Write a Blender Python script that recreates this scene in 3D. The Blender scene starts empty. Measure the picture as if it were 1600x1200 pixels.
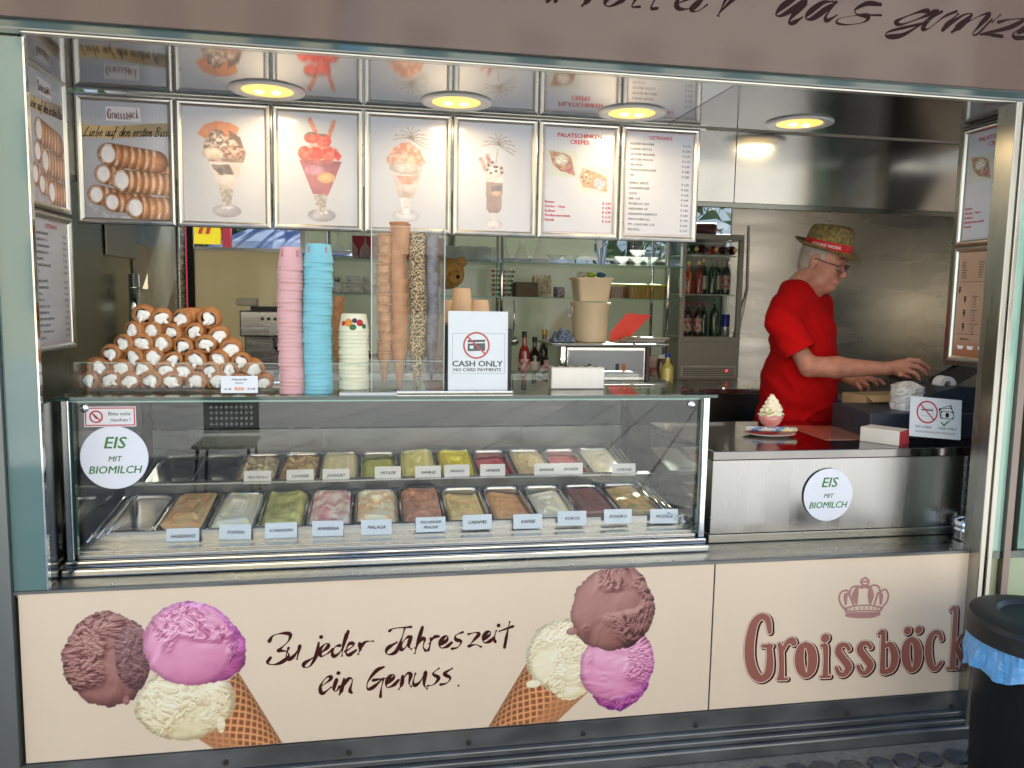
import bpy, math, random
import numpy as np
from mathutils import Vector, Matrix, Euler
R = math.radians
random.seed(7)
SC = bpy.context.scene
COL = SC.collection
# ------------------------------------------------------------------ camera, sky, sun, exposure
CAM = np.array([1.0249, -2.4706, 1.4995]); YAW, PIT, ROL, FPX = -0.1782, -0.1061, -0.0178, 1233.25
def _rot():
    cy, sy, cp, sp, cr, sr = math.cos(YAW), math.sin(YAW), math.cos(PIT), math.sin(PIT), math.cos(ROL), math.sin(ROL)
    return (np.array([[cy, -sy, 0], [sy, cy, 0], [0, 0, 1]]) @ np.array([[1, 0, 0], [0, cp, -sp], [0, sp, cp]])
            @ np.array([[cr, 0, sr], [0, 1, 0], [-sr, 0, cr]]))
CM = _rot()
def at(u, v, **k):
    """place on the plane X=, Y= or Z= that the photograph shows at (u, v)"""
    d = CM @ np.array([(u-800)/FPX, 1, (600-v)/FPX]); a, val = list(k.items())[0]; i = 'XYZ'.index(a)
    return CAM + d*(val-CAM[i])/d[i]
cam = bpy.data.cameras.new('camera'); cam.sensor_width = 36; cam.lens = FPX*36/1600; cam.clip_end = 300; cam.clip_start = .05
co = bpy.data.objects.new('camera', cam); COL.objects.link(co); SC.camera = co
m = np.eye(4); m[:3, 0] = CM[:, 0]; m[:3, 1] = CM[:, 2]; m[:3, 2] = -CM[:, 1]; m[:3, 3] = CAM
co.matrix_world = Matrix(m.tolist())
SUN_EL, SUN_AZ = R(36), R(25)          # the sun stands behind the kiosk (towards +Y), a little to the right
w = bpy.data.worlds.new('World'); SC.world = w; w.use_nodes = True
nt = w.node_tree; sky = nt.nodes.new('ShaderNodeTexSky'); sky.sky_type = 'NISHITA'; sky.sun_disc = False
sky.sun_elevation = SUN_EL; sky.sun_rotation = SUN_AZ
bg = nt.nodes['Background']; bg.inputs[1].default_value = .10; nt.links.new(sky.outputs[0], bg.inputs[0])
sl = bpy.data.lights.new('sun', 'SUN'); sl.energy = 5.0; sl.angle = R(.5); sl.color = (1, .95, .86)
so = bpy.data.objects.new('sun', sl); COL.objects.link(so)
sdir = Vector((math.sin(SUN_AZ)*math.cos(SUN_EL), math.cos(SUN_AZ)*math.cos(SUN_EL), math.sin(SUN_EL)))
so.rotation_euler = sdir.to_track_quat('Z', 'Y').to_euler(); so.location = (0, 0, 20)
SC.view_settings.view_transform = 'Standard'; SC.view_settings.look = 'None'
SC.view_settings.exposure = 2.1; SC.view_settings.gamma = 1; SC.view_settings.use_curve_mapping = False
SC.render.engine = 'CYCLES'
SC.cycles.max_bounces = 12; SC.cycles.transparent_max_bounces = 24; SC.cycles.glossy_bounces = 6
# ------------------------------------------------------------------ materials
def lin(c):
    c = np.asarray(c, float)/255
    return np.where(c <= .04045, c/12.92, ((c+.055)/1.055)**2.4)
def C(r, g, b): return tuple(lin((r, g, b)))
MATS = {}
def mat(name, col=(.5, .5, .5), rough=.5, metal=0, var=0, vs=8, stretch=None, bump=0, bs=None, col2=None, coat=0, attr=False,
        emit=0, trans=0, rvar=0, ior=1.45, sss=0, detail=4, contrast=0, spec=None):
    if name in MATS: return MATS[name]
    mt = bpy.data.materials.new(name); mt.use_nodes = True; MATS[name] = mt
    n, l = mt.node_tree.nodes, mt.node_tree.links; b = n['Principled BSDF']; I = b.inputs
    I['Base Color'].default_value = (*col, 1); I['Roughness'].default_value = rough; I['Metallic'].default_value = metal
    I['IOR'].default_value = ior; I['Coat Weight'].default_value = coat; I['Coat Roughness'].default_value = .06
    I['Transmission Weight'].default_value = trans
    if spec is not None: I['Specular IOR Level'].default_value = spec
    if sss: I['Subsurface Weight'].default_value = sss; I['Subsurface Radius'].default_value = (1, .4, .25); I['Subsurface Scale'].default_value = .01
    if emit: I['Emission Color'].default_value = (*col, 1); I['Emission Strength'].default_value = emit
    if attr:
        a = n.new('ShaderNodeAttribute'); a.attribute_name = 'Col'; l.new(a.outputs['Color'], I['Base Color'])
    if var or bump or rvar or col2:
        tc = n.new('ShaderNodeTexCoord'); mp = n.new('ShaderNodeMapping'); l.new(tc.outputs['Object'], mp.inputs[0])
        if stretch: mp.inputs['Scale'].default_value = stretch
        no = n.new('ShaderNodeTexNoise'); no.inputs['Scale'].default_value = vs; no.inputs['Detail'].default_value = detail
        l.new(mp.outputs[0], no.inputs['Vector'])
        if (var or col2) and not attr:
            c2 = col2 or tuple(min(1, c*(1-var)) for c in col)
            rp = n.new('ShaderNodeValToRGB'); k = .22*(1-contrast)
            rp.color_ramp.elements[0].position = .5-k-.02; rp.color_ramp.elements[1].position = .5+k+.02
            rp.color_ramp.elements[0].color = (*c2, 1); rp.color_ramp.elements[1].color = (*col, 1)
            l.new(no.outputs['Fac'], rp.inputs[0]); l.new(rp.outputs[0], I['Base Color'])
        if rvar:
            mr = n.new('ShaderNodeMapRange'); mr.inputs[1].default_value = .3; mr.inputs[2].default_value = .7
            mr.inputs[3].default_value = max(0, rough-rvar); mr.inputs[4].default_value = rough+rvar
            l.new(no.outputs['Fac'], mr.inputs[0]); l.new(mr.outputs[0], I['Roughness'])
        if bump:
            n2 = no
            if bs:
                n2 = n.new('ShaderNodeTexNoise'); n2.inputs['Scale'].default_value = bs; n2.inputs['Detail'].default_value = 5
                l.new(mp.outputs[0], n2.inputs['Vector'])
            bp = n.new('ShaderNodeBump'); bp.inputs['Strength'].default_value = bump; bp.inputs['Distance'].default_value = .004
            l.new(n2.outputs['Fac'], bp.inputs['Height']); l.new(bp.outputs[0], I['Normal'])
    return mt
def thin_glass(name, tint=(.93, .97, .95), refl=1.5, rough=0.0):
    """thin pane: clear with a Fresnel reflection"""
    if name in MATS: return MATS[name]
    mt = bpy.data.materials.new(name); mt.use_nodes = True; MATS[name] = mt
    n, l = mt.node_tree.nodes, mt.node_tree.links; n.remove(n['Principled BSDF']); out = n['Material Output']
    t = n.new('ShaderNodeBsdfTransparent'); t.inputs[0].default_value = (*tint, 1)
    g = n.new('ShaderNodeBsdfGlossy'); g.inputs['Roughness'].default_value = rough
    f = n.new('ShaderNodeFresnel'); ge = n.new('ShaderNodeNewGeometry'); mr = n.new('ShaderNodeMapRange')   # same reflection from either side of the pane
    mr.inputs[3].default_value = refl; mr.inputs[4].default_value = 1/refl; l.new(ge.outputs['Backfacing'], mr.inputs[0]); l.new(mr.outputs[0], f.inputs[0])
    mx = n.new('ShaderNodeMixShader'); l.new(f.outputs[0], mx.inputs[0]); l.new(t.outputs[0], mx.inputs[1]); l.new(g.outputs[0], mx.inputs[2])
    l.new(mx.outputs[0], out.inputs[0]); return mt
def frosted(name, col):
    mt = bpy.data.materials.new(name); mt.use_nodes = True; n, l = mt.node_tree.nodes, mt.node_tree.links; n.remove(n['Principled BSDF'])
    d = n.new('ShaderNodeBsdfDiffuse'); d.inputs[0].default_value = (*col, 1); t = n.new('ShaderNodeBsdfTranslucent'); t.inputs[0].default_value = (*col, 1); g = n.new('ShaderNodeBsdfGlossy'); g.inputs['Roughness'].default_value = .12
    m1 = n.new('ShaderNodeMixShader'); m1.inputs[0].default_value = .55; m2 = n.new('ShaderNodeMixShader'); f = n.new('ShaderNodeFresnel'); l.new(d.outputs[0], m1.inputs[1]); l.new(t.outputs[0], m1.inputs[2])
    l.new(f.outputs[0], m2.inputs[0]); l.new(m1.outputs[0], m2.inputs[1]); l.new(g.outputs[0], m2.inputs[2]); l.new(m2.outputs[0], n['Material Output'].inputs[0]); return mt
STEEL = mat('brushed_steel', (.52, .52, .50), .26, 1, var=.10, vs=3, stretch=(1.2, 1.2, 20), rvar=.06)
STEELH = mat('hood_steel', (.36, .36, .345), .17, 1, var=.25, vs=2.2, stretch=(1, 1, 1.2), rvar=.07, bump=.05, bs=1.3)
STEELV = mat('wall_steel', (.58, .55, .50), .27, 1, var=.18, vs=2.5, stretch=(.3, 1, 3), rvar=.08, bump=.02, bs=.9)
DARKST = mat('dark_steel', (.16, .17, .16), .3, 1, var=.3, vs=3, stretch=(1, 1, .3), rvar=.1)
CEILM = mat('polished_ceiling_steel', (.38, .38, .38), .07, 1, var=.1, vs=2, rvar=.03, bump=.01)
CHROME = mat('polished_chrome', (.72, .73, .72), .10, 1, var=.08, vs=5, stretch=(1, 8, 8), rvar=.05)
ALU = mat('silver_anodised_frame', (.58, .57, .53), .32, 1, var=.08, vs=20, rvar=.05)
BASEM = mat('dull_grey_aluminium', (.24, .25, .25), .42, .75, var=.4, vs=5, stretch=(1, 1, 2), rvar=.12, bump=.05, bs=60)
SILL = mat('worn_steel_sill', (.42, .42, .38), .30, 1, var=.3, vs=6, stretch=(.4, 3, 3), rvar=.12)
TEAL = mat('teal_backed_glass', C(92, 122, 117), .05, 0, var=.12, vs=1.2, coat=1)
TEALD = mat('dark_teal_glass', C(40, 70, 70), .06, 0, coat=1)
GLASS = thin_glass('clear_pane', (.95, .985, .965), 1.5)
GLASSC = thin_glass('acrylic_sheet', (.97, .98, .98), 1.35)
def ware_glass(name, tint=(.97, .985, .98), white=.16):
    """drinking glassware: clear with a Fresnel reflection and white diffuse mixed in"""
    mt = thin_glass(name, tint, 1.5, .03); n, l = mt.node_tree.nodes, mt.node_tree.links; out = n['Material Output']; src = out.inputs[0].links[0].from_socket
    t = n.new('ShaderNodeBsdfTranslucent'); t.inputs[0].default_value = (.9, .92, .9, 1); d = n.new('ShaderNodeBsdfDiffuse'); d.inputs[0].default_value = (.9, .92, .9, 1); m0 = n.new('ShaderNodeMixShader'); l.new(t.outputs[0], m0.inputs[1]); l.new(d.outputs[0], m0.inputs[2])
    m1 = n.new('ShaderNodeMixShader'); m1.inputs[0].default_value = white; l.new(src, m1.inputs[1]); l.new(m0.outputs[0], m1.inputs[2]); l.new(m1.outputs[0], out.inputs[0]); return mt  # white share brightens the glass, standing in for highlights
GLASSW = ware_glass('drinking_glass')
GLASST = thin_glass('teal_tinted_pane', (.62, .86, .80), 1.7)
GEDGE = mat('green_glass_edge', C(30, 62, 52), .08, 0, coat=1)
GEDGEL = mat('pale_glass_edge', C(150, 190, 172), .08, 0, coat=1)
BLACK = mat('black_plastic', (.012, .012, .013), .4, var=.3, vs=30)
RUB = mat('dark_gap', (.01, .01, .01), .6)
WHITE = mat('white_plastic', (.74, .73, .69), .35, var=.05, vs=6)
PAPER = mat('white_card', (.76, .78, .80), .45, var=.04, vs=6)
INK = mat('black_ink', (.015, .015, .018), .5, spec=.2)
INKG = mat('green_ink', C(62, 128, 66), .5)
INKR = mat('red_ink', C(190, 36, 44), .5)
INKB = mat('dark_brown_ink', C(62, 18, 16), .45, spec=.25)
PRINT = mat('printed_sheet', (.8, .8, .8), .30, attr=True, coat=.5)
PRINTF = mat('printed_film', (.8, .8, .8), .33, attr=True, coat=.25)
CREAMP = mat('cream_printed_panel', C(229, 209, 184), .38, coat=.2, var=.05, vs=2.5, rvar=.1)
# ------------------------------------------------------------------ mesh helpers
class MB:
    def __init__(s): s.v = []; s.f = []; s.c = []
    def add(s, v, f):
        o = len(s.v); s.v += [tuple(map(float, p)) for p in v]; s.f += [tuple(i+o for i in q) for q in f]; return s
    def box(s, x0, x1, y0, y1, z0, z1):
        return s.add([(x0, y0, z0), (x1, y0, z0), (x1, y1, z0), (x0, y1, z0), (x0, y0, z1), (x1, y0, z1), (x1, y1, z1), (x0, y1, z1)],
                     [(0, 3, 2, 1), (4, 5, 6, 7), (0, 1, 5, 4), (1, 2, 6, 5), (2, 3, 7, 6), (3, 0, 4, 7)])
    def cbox(s, c, d): return s.box(c[0]-d[0]/2, c[0]+d[0]/2, c[1]-d[1]/2, c[1]+d[1]/2, c[2]-d[2]/2, c[2]+d[2]/2)
    def lathe(s, prof, n=20, c=(0, 0, 0), sx=1, sy=1, close=True, M=None, rip=0, rn=0):
        v = []; f = []
        for r, z in prof:
            for k in range(n):
                a = 2*math.pi*k/n; rr = r*(1+rip*math.cos(rn*a))
                v.append((rr*math.cos(a)*sx, rr*math.sin(a)*sy, z))
        for i in range(len(prof)-1):
            for k in range(n):
                k2 = (k+1) % n; f.append((i*n+k, i*n+k2, (i+1)*n+k2, (i+1)*n+k))
        if close: f.append(tuple(range(n))[::-1]); f.append(tuple((len(prof)-1)*n+k for k in range(n)))
        if M is not None: v = [tuple(M @ Vector(p)) for p in v]
        return s.add([(p[0]+c[0], p[1]+c[1], p[2]+c[2]) for p in v], f)
    def tube(s, pts, rad, n=8, caps=True):
        P = [Vector(p) for p in pts]; rad = rad if hasattr(rad, '__len__') else [rad]*len(P); v = []; f = []
        t0 = (P[1]-P[0]).normalized(); up = Vector((0, 0, 1)) if abs(t0.z) < .9 else Vector((1, 0, 0)); a = t0.cross(up).normalized()
        for i, p in enumerate(P):
            t = (P[min(i+1, len(P)-1)]-P[max(i-1, 0)]).normalized(); a = (a-t*a.dot(t)).normalized(); b = t.cross(a)
            for k in range(n):
                q = 2*math.pi*k/n; v.append(p+(a*math.cos(q)+b*math.sin(q))*rad[i])
        for i in range(len(P)-1):
            for k in range(n):
                k2 = (k+1) % n; f.append((i*n+k, i*n+k2, (i+1)*n+k2, (i+1)*n+k))
        if caps: f.append(tuple(range(n))[::-1]); f.append(tuple((len(P)-1)*n+k for k in range(n)))
        return s.add(v, f)
    def prism(s, poly, y0, y1):
        """polygon in x,z extruded along y"""
        n = len(poly); v = [(x, y0, z) for x, z in poly]+[(x, y1, z) for x, z in poly]
        return s.add(v, [tuple(range(n)), tuple(range(n, 2*n))[::-1]]+[(i, (i+1) % n+0, (i+1) % n+n, i+n) for i in range(n)])
    def quad(s, *p): return s.add(p, [(0, 1, 2, 3)])
    def build(s, name, mt, parent=None, world=False, smooth=False, bev=0, auto=None, cols=None):
        me = bpy.data.meshes.new(name); v = s.v
        if world and parent is not None:
            o = WORLD0(parent); v = [(p[0]-o[0], p[1]-o[1], p[2]-o[2]) for p in v]
        me.from_pydata(v, [], s.f); me.materials.append(mt)
        if cols is not None:
            a = me.color_attributes.new('Col', 'FLOAT_COLOR', 'POINT')
            c4 = np.ones((len(v), 4), np.float32); c4[:, :3] = cols; a.data.foreach_set('color', c4.ravel())
        me.validate(); me.update()
        if smooth or auto: me.polygons.foreach_set('use_smooth', [True]*len(me.polygons))
        if auto: me.set_sharp_from_angle(angle=R(auto))
        ob = bpy.data.objects.new(name, me); COL.objects.link(ob)
        if parent is not None: ob.parent = parent
        if bev:
            md = ob.modifiers.new('bevel', 'BEVEL'); md.width = bev; md.segments = 2; md.limit_method = 'ANGLE'
        return ob
def WORLD0(p):
    o = Vector((0, 0, 0))
    while p is not None: o += p.location; p = p.parent
    return o
def tag(o, label, cat, group=None, kind=None):
    o['label'] = label; o['category'] = cat
    if group: o['group'] = group
    if kind: o['kind'] = kind
    return o
def thing(name, label, cat, loc=(0, 0, 0), rot=(0, 0, 0), group=None):
    o = bpy.data.objects.new(name, None); o.empty_display_size = .05; COL.objects.link(o)
    o.location = loc; o.rotation_euler = rot; return tag(o, label, cat, group)
def struct(o): o['kind'] = 'structure'; return o
def dup(o, loc, rot=None, label=None, group=None, scale=None):
    c = o.copy(); COL.objects.link(c); c.location = loc
    if rot is not None: c.rotation_euler = rot
    if scale: c.scale = scale
    if label: c['label'] = label
    if group: c['group'] = group
    for ch in list(KIDS(o)):
        k = ch.copy(); COL.objects.link(k); k.parent = c
        for g in list(KIDS(ch)):
            j = g.copy(); COL.objects.link(j); j.parent = k
    return c
def KIDS(o): return [x for x in COL.objects if x.parent is o]
ORD = ['first', 'second', 'third', 'fourth', 'fifth', 'sixth', 'seventh', 'eighth', 'ninth', 'tenth', 'eleventh', 'twelfth', 'thirteenth',
       'fourteenth', 'fifteenth', 'sixteenth', 'seventeenth', 'eighteenth', 'nineteenth', 'twentieth']
def nth(i):
    if i < 20: return ORD[i]
    t = {2: 'twenty', 3: 'thirty', 4: 'forty'}[(i+1)//10]
    return ({2: 'twentieth', 3: 'thirtieth', 4: 'fortieth'}[(i+1)//10]) if (i+1) % 10 == 0 else t+'-'+ORD[(i+1) % 10-1]
# text -------------------------------------------------------------
def textmesh(s, size=1, align='LEFT', shear=0, bold=0, xs=1):
    cu = bpy.data.curves.new('t', 'FONT'); cu.body = s; cu.size = size; cu.align_x = align; cu.shear = shear; cu.offset = bold*size
    cu.resolution_u = 2; cu.fill_mode = 'FRONT' if hasattr(cu, 'fill_mode') else cu.fill_mode
    o = bpy.data.objects.new('t', cu); COL.objects.link(o)
    me = o.to_mesh(); v = [(p.co.x*xs, p.co.y) for p in me.vertices]; f = [tuple(p.vertices) for p in me.polygons]
    o.to_mesh_clear(); bpy.data.objects.remove(o); bpy.data.curves.remove(cu); return v, f
def lettering(parent, lines, mt, y=-.001, name='lettering'):
    """lines: (text, x, z, size, align, shear, bold, xscale) on the parent's local x-z plane, facing -y"""
    b = MB()
    for L in lines:
        L = list(L)+['CENTER', 0, 0, 1][len(L)-4:] if len(L) < 8 else L
        v, f = textmesh(L[0], L[3], L[4], L[5], 0, L[7]); k = L[6]*L[3]
        for j, (ox, oz) in enumerate(((-k, 0), (k, 0), (0, k*.6), (0, -k*.6)) if L[6] > .004 else ((0, 0),)): b.add([(p[0]+L[1]+ox, y-j*6e-6, p[1]+L[2]+oz) for p in v], f)
    return b.build(name, mt, parent)
def smoothpath(pts, k=6):
    P = np.array(pts, float)
    if len(P) < 3: return np.array([P[0]+(P[-1]-P[0])*t for t in np.linspace(0, 1, k+1)])
    Q = np.vstack([2*P[0]-P[1], P, 2*P[-1]-P[-2]]); out = []
    for i in range(1, len(Q)-2):
        for t in np.linspace(0, 1, k, endpoint=False):
            a, b_, c, d = Q[i-1], Q[i], Q[i+1], Q[i+2]
            out.append(.5*((2*b_)+(-a+c)*t+(2*a-5*b_+4*c-d)*t*t+(-a+3*b_-3*c+d)*t**3))
    out.append(Q[-2]); return np.array(out)
STK = [0]
def strokes(b, paths, wid, y, grow=0, dx=0, dz=0, brush=False, k=6):
    """paths: lists of (x, z[, halfwidth]) -> flat ribbons with round ends, each a hair in front of the last"""
    for pth in paths:
        P = smoothpath([(p[0], p[1], p[2] if len(p) > 2 else wid) for p in pth], k) if len(pth) > 1 else None
        if P is None:
            p = pth[0]; r = (p[2] if len(p) > 2 else wid)+grow; STK[0] += 1; yy = y-(STK[0] % 40)*4e-6
            b.add([(p[0]+dx+r*math.cos(a), yy, p[1]+dz+r*math.sin(a)) for a in np.linspace(0, 2*math.pi, 16, endpoint=False)], [tuple(range(16))]); continue
        n = len(P); STK[0] += 1; base = y-(STK[0] % 40)*4e-6; v = []; f = []
        T = np.gradient(P[:, :2], axis=0); T /= np.maximum(np.linalg.norm(T, axis=1, keepdims=True), 1e-9)
        ph = random.random()*6
        for i in range(n):
            h = P[i, 2]+grow
            if brush: h = P[i, 2]*(.62+.38*math.sin(ph+i*.35))*(1 if i < n-4 else .8)+grow
            nx, nz = -T[i, 1], T[i, 0]; yy = base-1.2e-4*i/n
            v += [(P[i, 0]+nx*h+dx, yy, P[i, 1]+nz*h+dz), (P[i, 0]-nx*h+dx, yy, P[i, 1]-nz*h+dz)]
        f = [(2*i, 2*i+1, 2*i+3, 2*i+2) for i in range(n-1)]; b.add(v, f)
        for e, sg, yo in ((0, -1, 6e-6), (n-1, 1, -1.3e-4)):
            h = (P[e, 2])*(.62 if brush else 1)+grow; a0 = math.atan2(T[e, 1]*sg, T[e, 0]*sg)
            b.add([(P[e, 0]+dx+h*math.cos(a0+q), base+yo, P[e, 1]+dz+h*math.sin(a0+q)) for q in np.linspace(-math.pi/2, math.pi/2, 7)], [tuple(range(7))])
# noise / painted prints ---------------------------------------------
RT = np.random.RandomState(3).rand(256, 256)
def vn(x, y, s=0):
    x = x+s*17.3; y = y+s*9.1; xi = np.floor(x).astype(int); yi = np.floor(y).astype(int); fx = x-xi; fy = y-yi
    fx = fx*fx*(3-2*fx); fy = fy*fy*(3-2*fy); g = lambda a, b: RT[a % 256, b % 256]
    return (g(xi, yi)*(1-fx)+g(xi+1, yi)*fx)*(1-fy)+(g(xi, yi+1)*(1-fx)+g(xi+1, yi+1)*fx)*fy
def fbm(x, y, o=4, s=0):
    r = 0; a = .5; t = 0
    for i in range(o): r = r+a*vn(x*2**i, y*2**i, s+i); t += a; a *= .5
    return r/t
def painted(parent, name, x0, x1, z0, z1, nx, nz, fn, y=-.001, mt=None, masked=False, label=None):
    X, Z = np.meshgrid(np.linspace(x0, x1, nx+1), np.linspace(z0, z1, nz+1)); c = fn(X, Z)
    col, mk = c if masked else (c, None)
    me = bpy.data.meshes.new(name); nv = X.size; V = np.stack([X, np.full_like(X, y), Z], -1).reshape(-1, 3)
    ii = (np.arange(nz)[:, None]*(nx+1)+np.arange(nx)[None]); F = np.stack([ii, ii+1, ii+nx+2, ii+nx+1], -1).reshape(-1, 4)
    cc = np.clip(lin(np.clip(col, 0, 255)), 0, 1).reshape(-1, 3)
    if mk is not None:
        mk = mk.reshape(-1); F = F[mk[F].any(axis=1)]; used = np.unique(F); mp = np.full(nv, -1); mp[used] = np.arange(len(used)); V = V[used]; cc = cc[used]; F = mp[F]
    me.from_pydata(V.tolist(), [], F.tolist()); a = me.color_attributes.new('Col', 'FLOAT_COLOR', 'POINT')
    c4 = np.ones((len(V), 4), np.float32); c4[:, :3] = cc; a.data.foreach_set('color', c4.ravel()); me.materials.append(mt or PRINT); me.update()
    o = bpy.data.objects.new(name, me); COL.objects.link(o); o.parent = parent
    if label: o['label'] = label
    return o
def sstep(a, b, x): t = np.clip((x-a)/(b-a+1e-12), 0, 1); return t*t*(3-2*t)
def over(img, m_, c):
    c = np.asarray(c, float); return img*(1-m_[..., None])+(c if c.ndim > 1 else c[None, None])*m_[..., None]
def inpoly(X, Z, poly):
    r = np.zeros(X.shape, bool); n = len(poly)
    for i in range(n):
        (x1, y1), (x2, y2) = poly[i], poly[(i+1) % n]
        if y1 == y2: continue
        c = ((y1 > Z) != (y2 > Z)) & (X < (x2-x1)*(Z-y1)/(y2-y1)+x1); r ^= c
    return r
def segd(X, Z, a, b):
    ax, az = a; dx, dz = b[0]-ax, b[1]-az; t = np.clip(((X-ax)*dx+(Z-az)*dz)/(dx*dx+dz*dz+1e-12), 0, 1)
    return np.hypot(X-ax-t*dx, Z-az-t*dz), t
def blend2(c1, c2, n, k=2.2):
    t = np.clip((n-.5)*k+.5, 0, 1)[..., None]; return np.asarray(c1)*(1-t)+np.asarray(c2)*t
# ================================================================== SETTING
ZT, ZB, ZH, P, XS, XR, GZ = .616, .082, 2.205, .632, 2.19, 3.18, -.07
def slabmat():
    mt = bpy.data.materials.new('paving_slabs'); mt.use_nodes = True; n, l = mt.node_tree.nodes, mt.node_tree.links; b = n['Principled BSDF']
    tc = n.new('ShaderNodeTexCoord'); mp = n.new('ShaderNodeMapping'); mp.inputs['Rotation'].default_value = (0, 0, R(62)); l.new(tc.outputs['Object'], mp.inputs[0])
    br = n.new('ShaderNodeTexBrick'); br.inputs['Scale'].default_value = 1; br.inputs['Brick Width'].default_value = 1.3; br.inputs['Row Height'].default_value = .62
    br.inputs['Mortar Size'].default_value = .012; br.inputs['Color1'].default_value = (.64, .64, .62, 1); br.inputs['Color2'].default_value = (.50, .52, .52, 1)
    br.inputs['Mortar'].default_value = (.16, .16, .16, 1); l.new(mp.outputs[0], br.inputs[0])
    no = n.new('ShaderNodeTexNoise'); no.inputs['Scale'].default_value = 3; no.inputs['Detail'].default_value = 6; l.new(mp.outputs[0], no.inputs[0])
    mx = n.new('ShaderNodeMixRGB'); mx.blend_type = 'MULTIPLY'; mx.inputs[0].default_value = .35; l.new(br.outputs[0], mx.inputs[1]); l.new(no.outputs['Fac'], mx.inputs[2])
    l.new(mx.outputs[0], b.inputs['Base Color']); b.inputs['Roughness'].default_value = .6; return mt
struct(MB().add([(-120, -120, GZ-.02), (120, -120, GZ-.02), (120, 120, GZ-.02), (-120, 120, GZ-.02)], [(0, 1, 2, 3)]).build('ground', slabmat()))
# cobbled strip at the foot of the kiosk, stone by stone
pav = struct(MB().box(-3, 6, -1.3, -.03, GZ-.018, GZ-.006).build('pavement', mat('sandy_joint_grit', (.30, .26, .19), .9, var=.4, vs=40, bump=.5)))
cob = [mat('cobble_grey', (.10, .10, .10), .6, var=.5, vs=25, bump=.4), mat('cobble_brown', (.13, .115, .09), .65, var=.5, vs=25, bump=.4)]
cm = []
for k in range(4):
    b = MB(); s = .046; v = []
    for (sc, z) in ((1, -.012), (1, .0), (.9, .008), (.6, .0115)):
        for a in range(8):
            q = a*math.pi/4+math.pi/8; sq = min(1/abs(math.cos(q)+1e-9), 1/abs(math.sin(q)+1e-9))
            rj = 1+random.uniform(-.08, .08); v.append((s*sc*sq*math.cos(q)*rj*.97, s*sc*sq*math.sin(q)*rj*.97, z))
    f = [(i*8+a, i*8+(a+1) % 8, i*8+8+(a+1) % 8, i*8+8+a) for i in range(3) for a in range(8)]+[tuple(24+a for a in range(8))]
    o = b.add(v, f).build('cobblestone', cob[k % 2], pav, smooth=False); cm.append(o.data); bpy.data.objects.remove(o)
for j in range(6):
    for i in range(26):
        o = bpy.data.objects.new('cobblestone', random.choice(cm)); COL.objects.link(o); o.parent = pav
        o.location = (1.45+i*.1+(j % 2)*.05+random.uniform(-.006, .006), -.17-j*.1+random.uniform(-.006, .006), GZ-.002+random.uniform(-.003, .003))
        o.rotation_euler = (random.uniform(-.04, .04), random.uniform(-.04, .04), random.uniform(-.1, .1)); s = random.uniform(.9, 1.02); o.scale = (s, s*random.uniform(.85, 1), 1)
# ------------------------------------------------------------------ kiosk shell
K = thing('kiosk', 'stainless steel ice cream kiosk with mauve fascia and wide open counter front', 'kiosk', (1.6, .1, GZ))
def kb(b, name, mt, **k): return b.build(name, mt, K, world=True, **k)
# base: stepped aluminium plinth with screws
kb(MB().box(-.6, 3.25, -.012, .02, .016, ZB-.003), 'base_board', BASEM)
kb(MB().box(-.6, 3.25, -.032, .02, -.006, .014), 'base_step', BASEM, bev=.004)
kb(MB().box(-.6, 3.25, -.050, .02, -.026, -.008), 'base_step', BASEM, bev=.004)
kb(MB().box(-.6, 3.25, -.066, .02, GZ-.006, -.028), 'base_step', BASEM, bev=.006)
for u, v in ((353, 1191), (545, 1176), (732, 1160), (911, 1146), (1087, 1133), (1323, 1115), (1486, 1103)):
    p = at(u, v, Y=-.013); kb(MB().lathe([(.009, 0), (.009, .003), (.006, .0045)], 12, c=p, M=Matrix.Rotation(R(90), 3, 'X')), 'screw', mat('rusty_screw', (.05, .045, .04), .6, .6), smooth=False)
# printed panels of the counter front
def bare(name, **k): return MB(), name
pl = kb(MB().box(0, XS-.003, -.004, .014, ZB, ZT-.006), 'counter_panel', CREAMP); pl['label'] = 'wide cream panel printed with two ice cream cones'
pr = kb(MB().box(XS+.003, XR+.02, -.004, .014, ZB, ZT-.006), 'counter_panel', CREAMP); pr['label'] = 'narrow cream panel printed with crown and shop name'
kb(MB().box(XS-.003, XS+.003, .0, .012, ZB, ZT-.006), 'panel_joint', RUB)
kb(MB().box(-.02, XR+.04, -.008, .012, ZT-.006, ZT+.003), 'sill_lip', BASEM)
kb(MB().box(-.02, XR+.16, .012, .24, ZT-.02, ZT-.001), 'sill', SILL)
for i in range(9):
    p = (.25+i*.36, .03, ZT+.0); kb(MB().lathe([(.005, -.001), (.005, .001), (.003, .002)], 8, c=p), 'rivet', CHROME)
# left edge post, teal fin
kb(MB().box(-.6, -.012, -.02, .10, -.02, 2.20), 'corner_post', mat('grey_post', (.22, .24, .23), .4, .6, var=.2, vs=3, stretch=(3, 3, .3)))
kb(MB().box(-.010, .080, -.004, .012, ZT+.004, 2.196), 'glass_fin', TEAL)
kb(MB().box(-.010, .080, -.018, -.0045, 2.20, 2.212), 'fin_cap', TEALD)
kb(MB().box(.0805, .0855, -.006, .014, ZT+.004, 2.196), 'edge_trim', CHROME)
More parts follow.
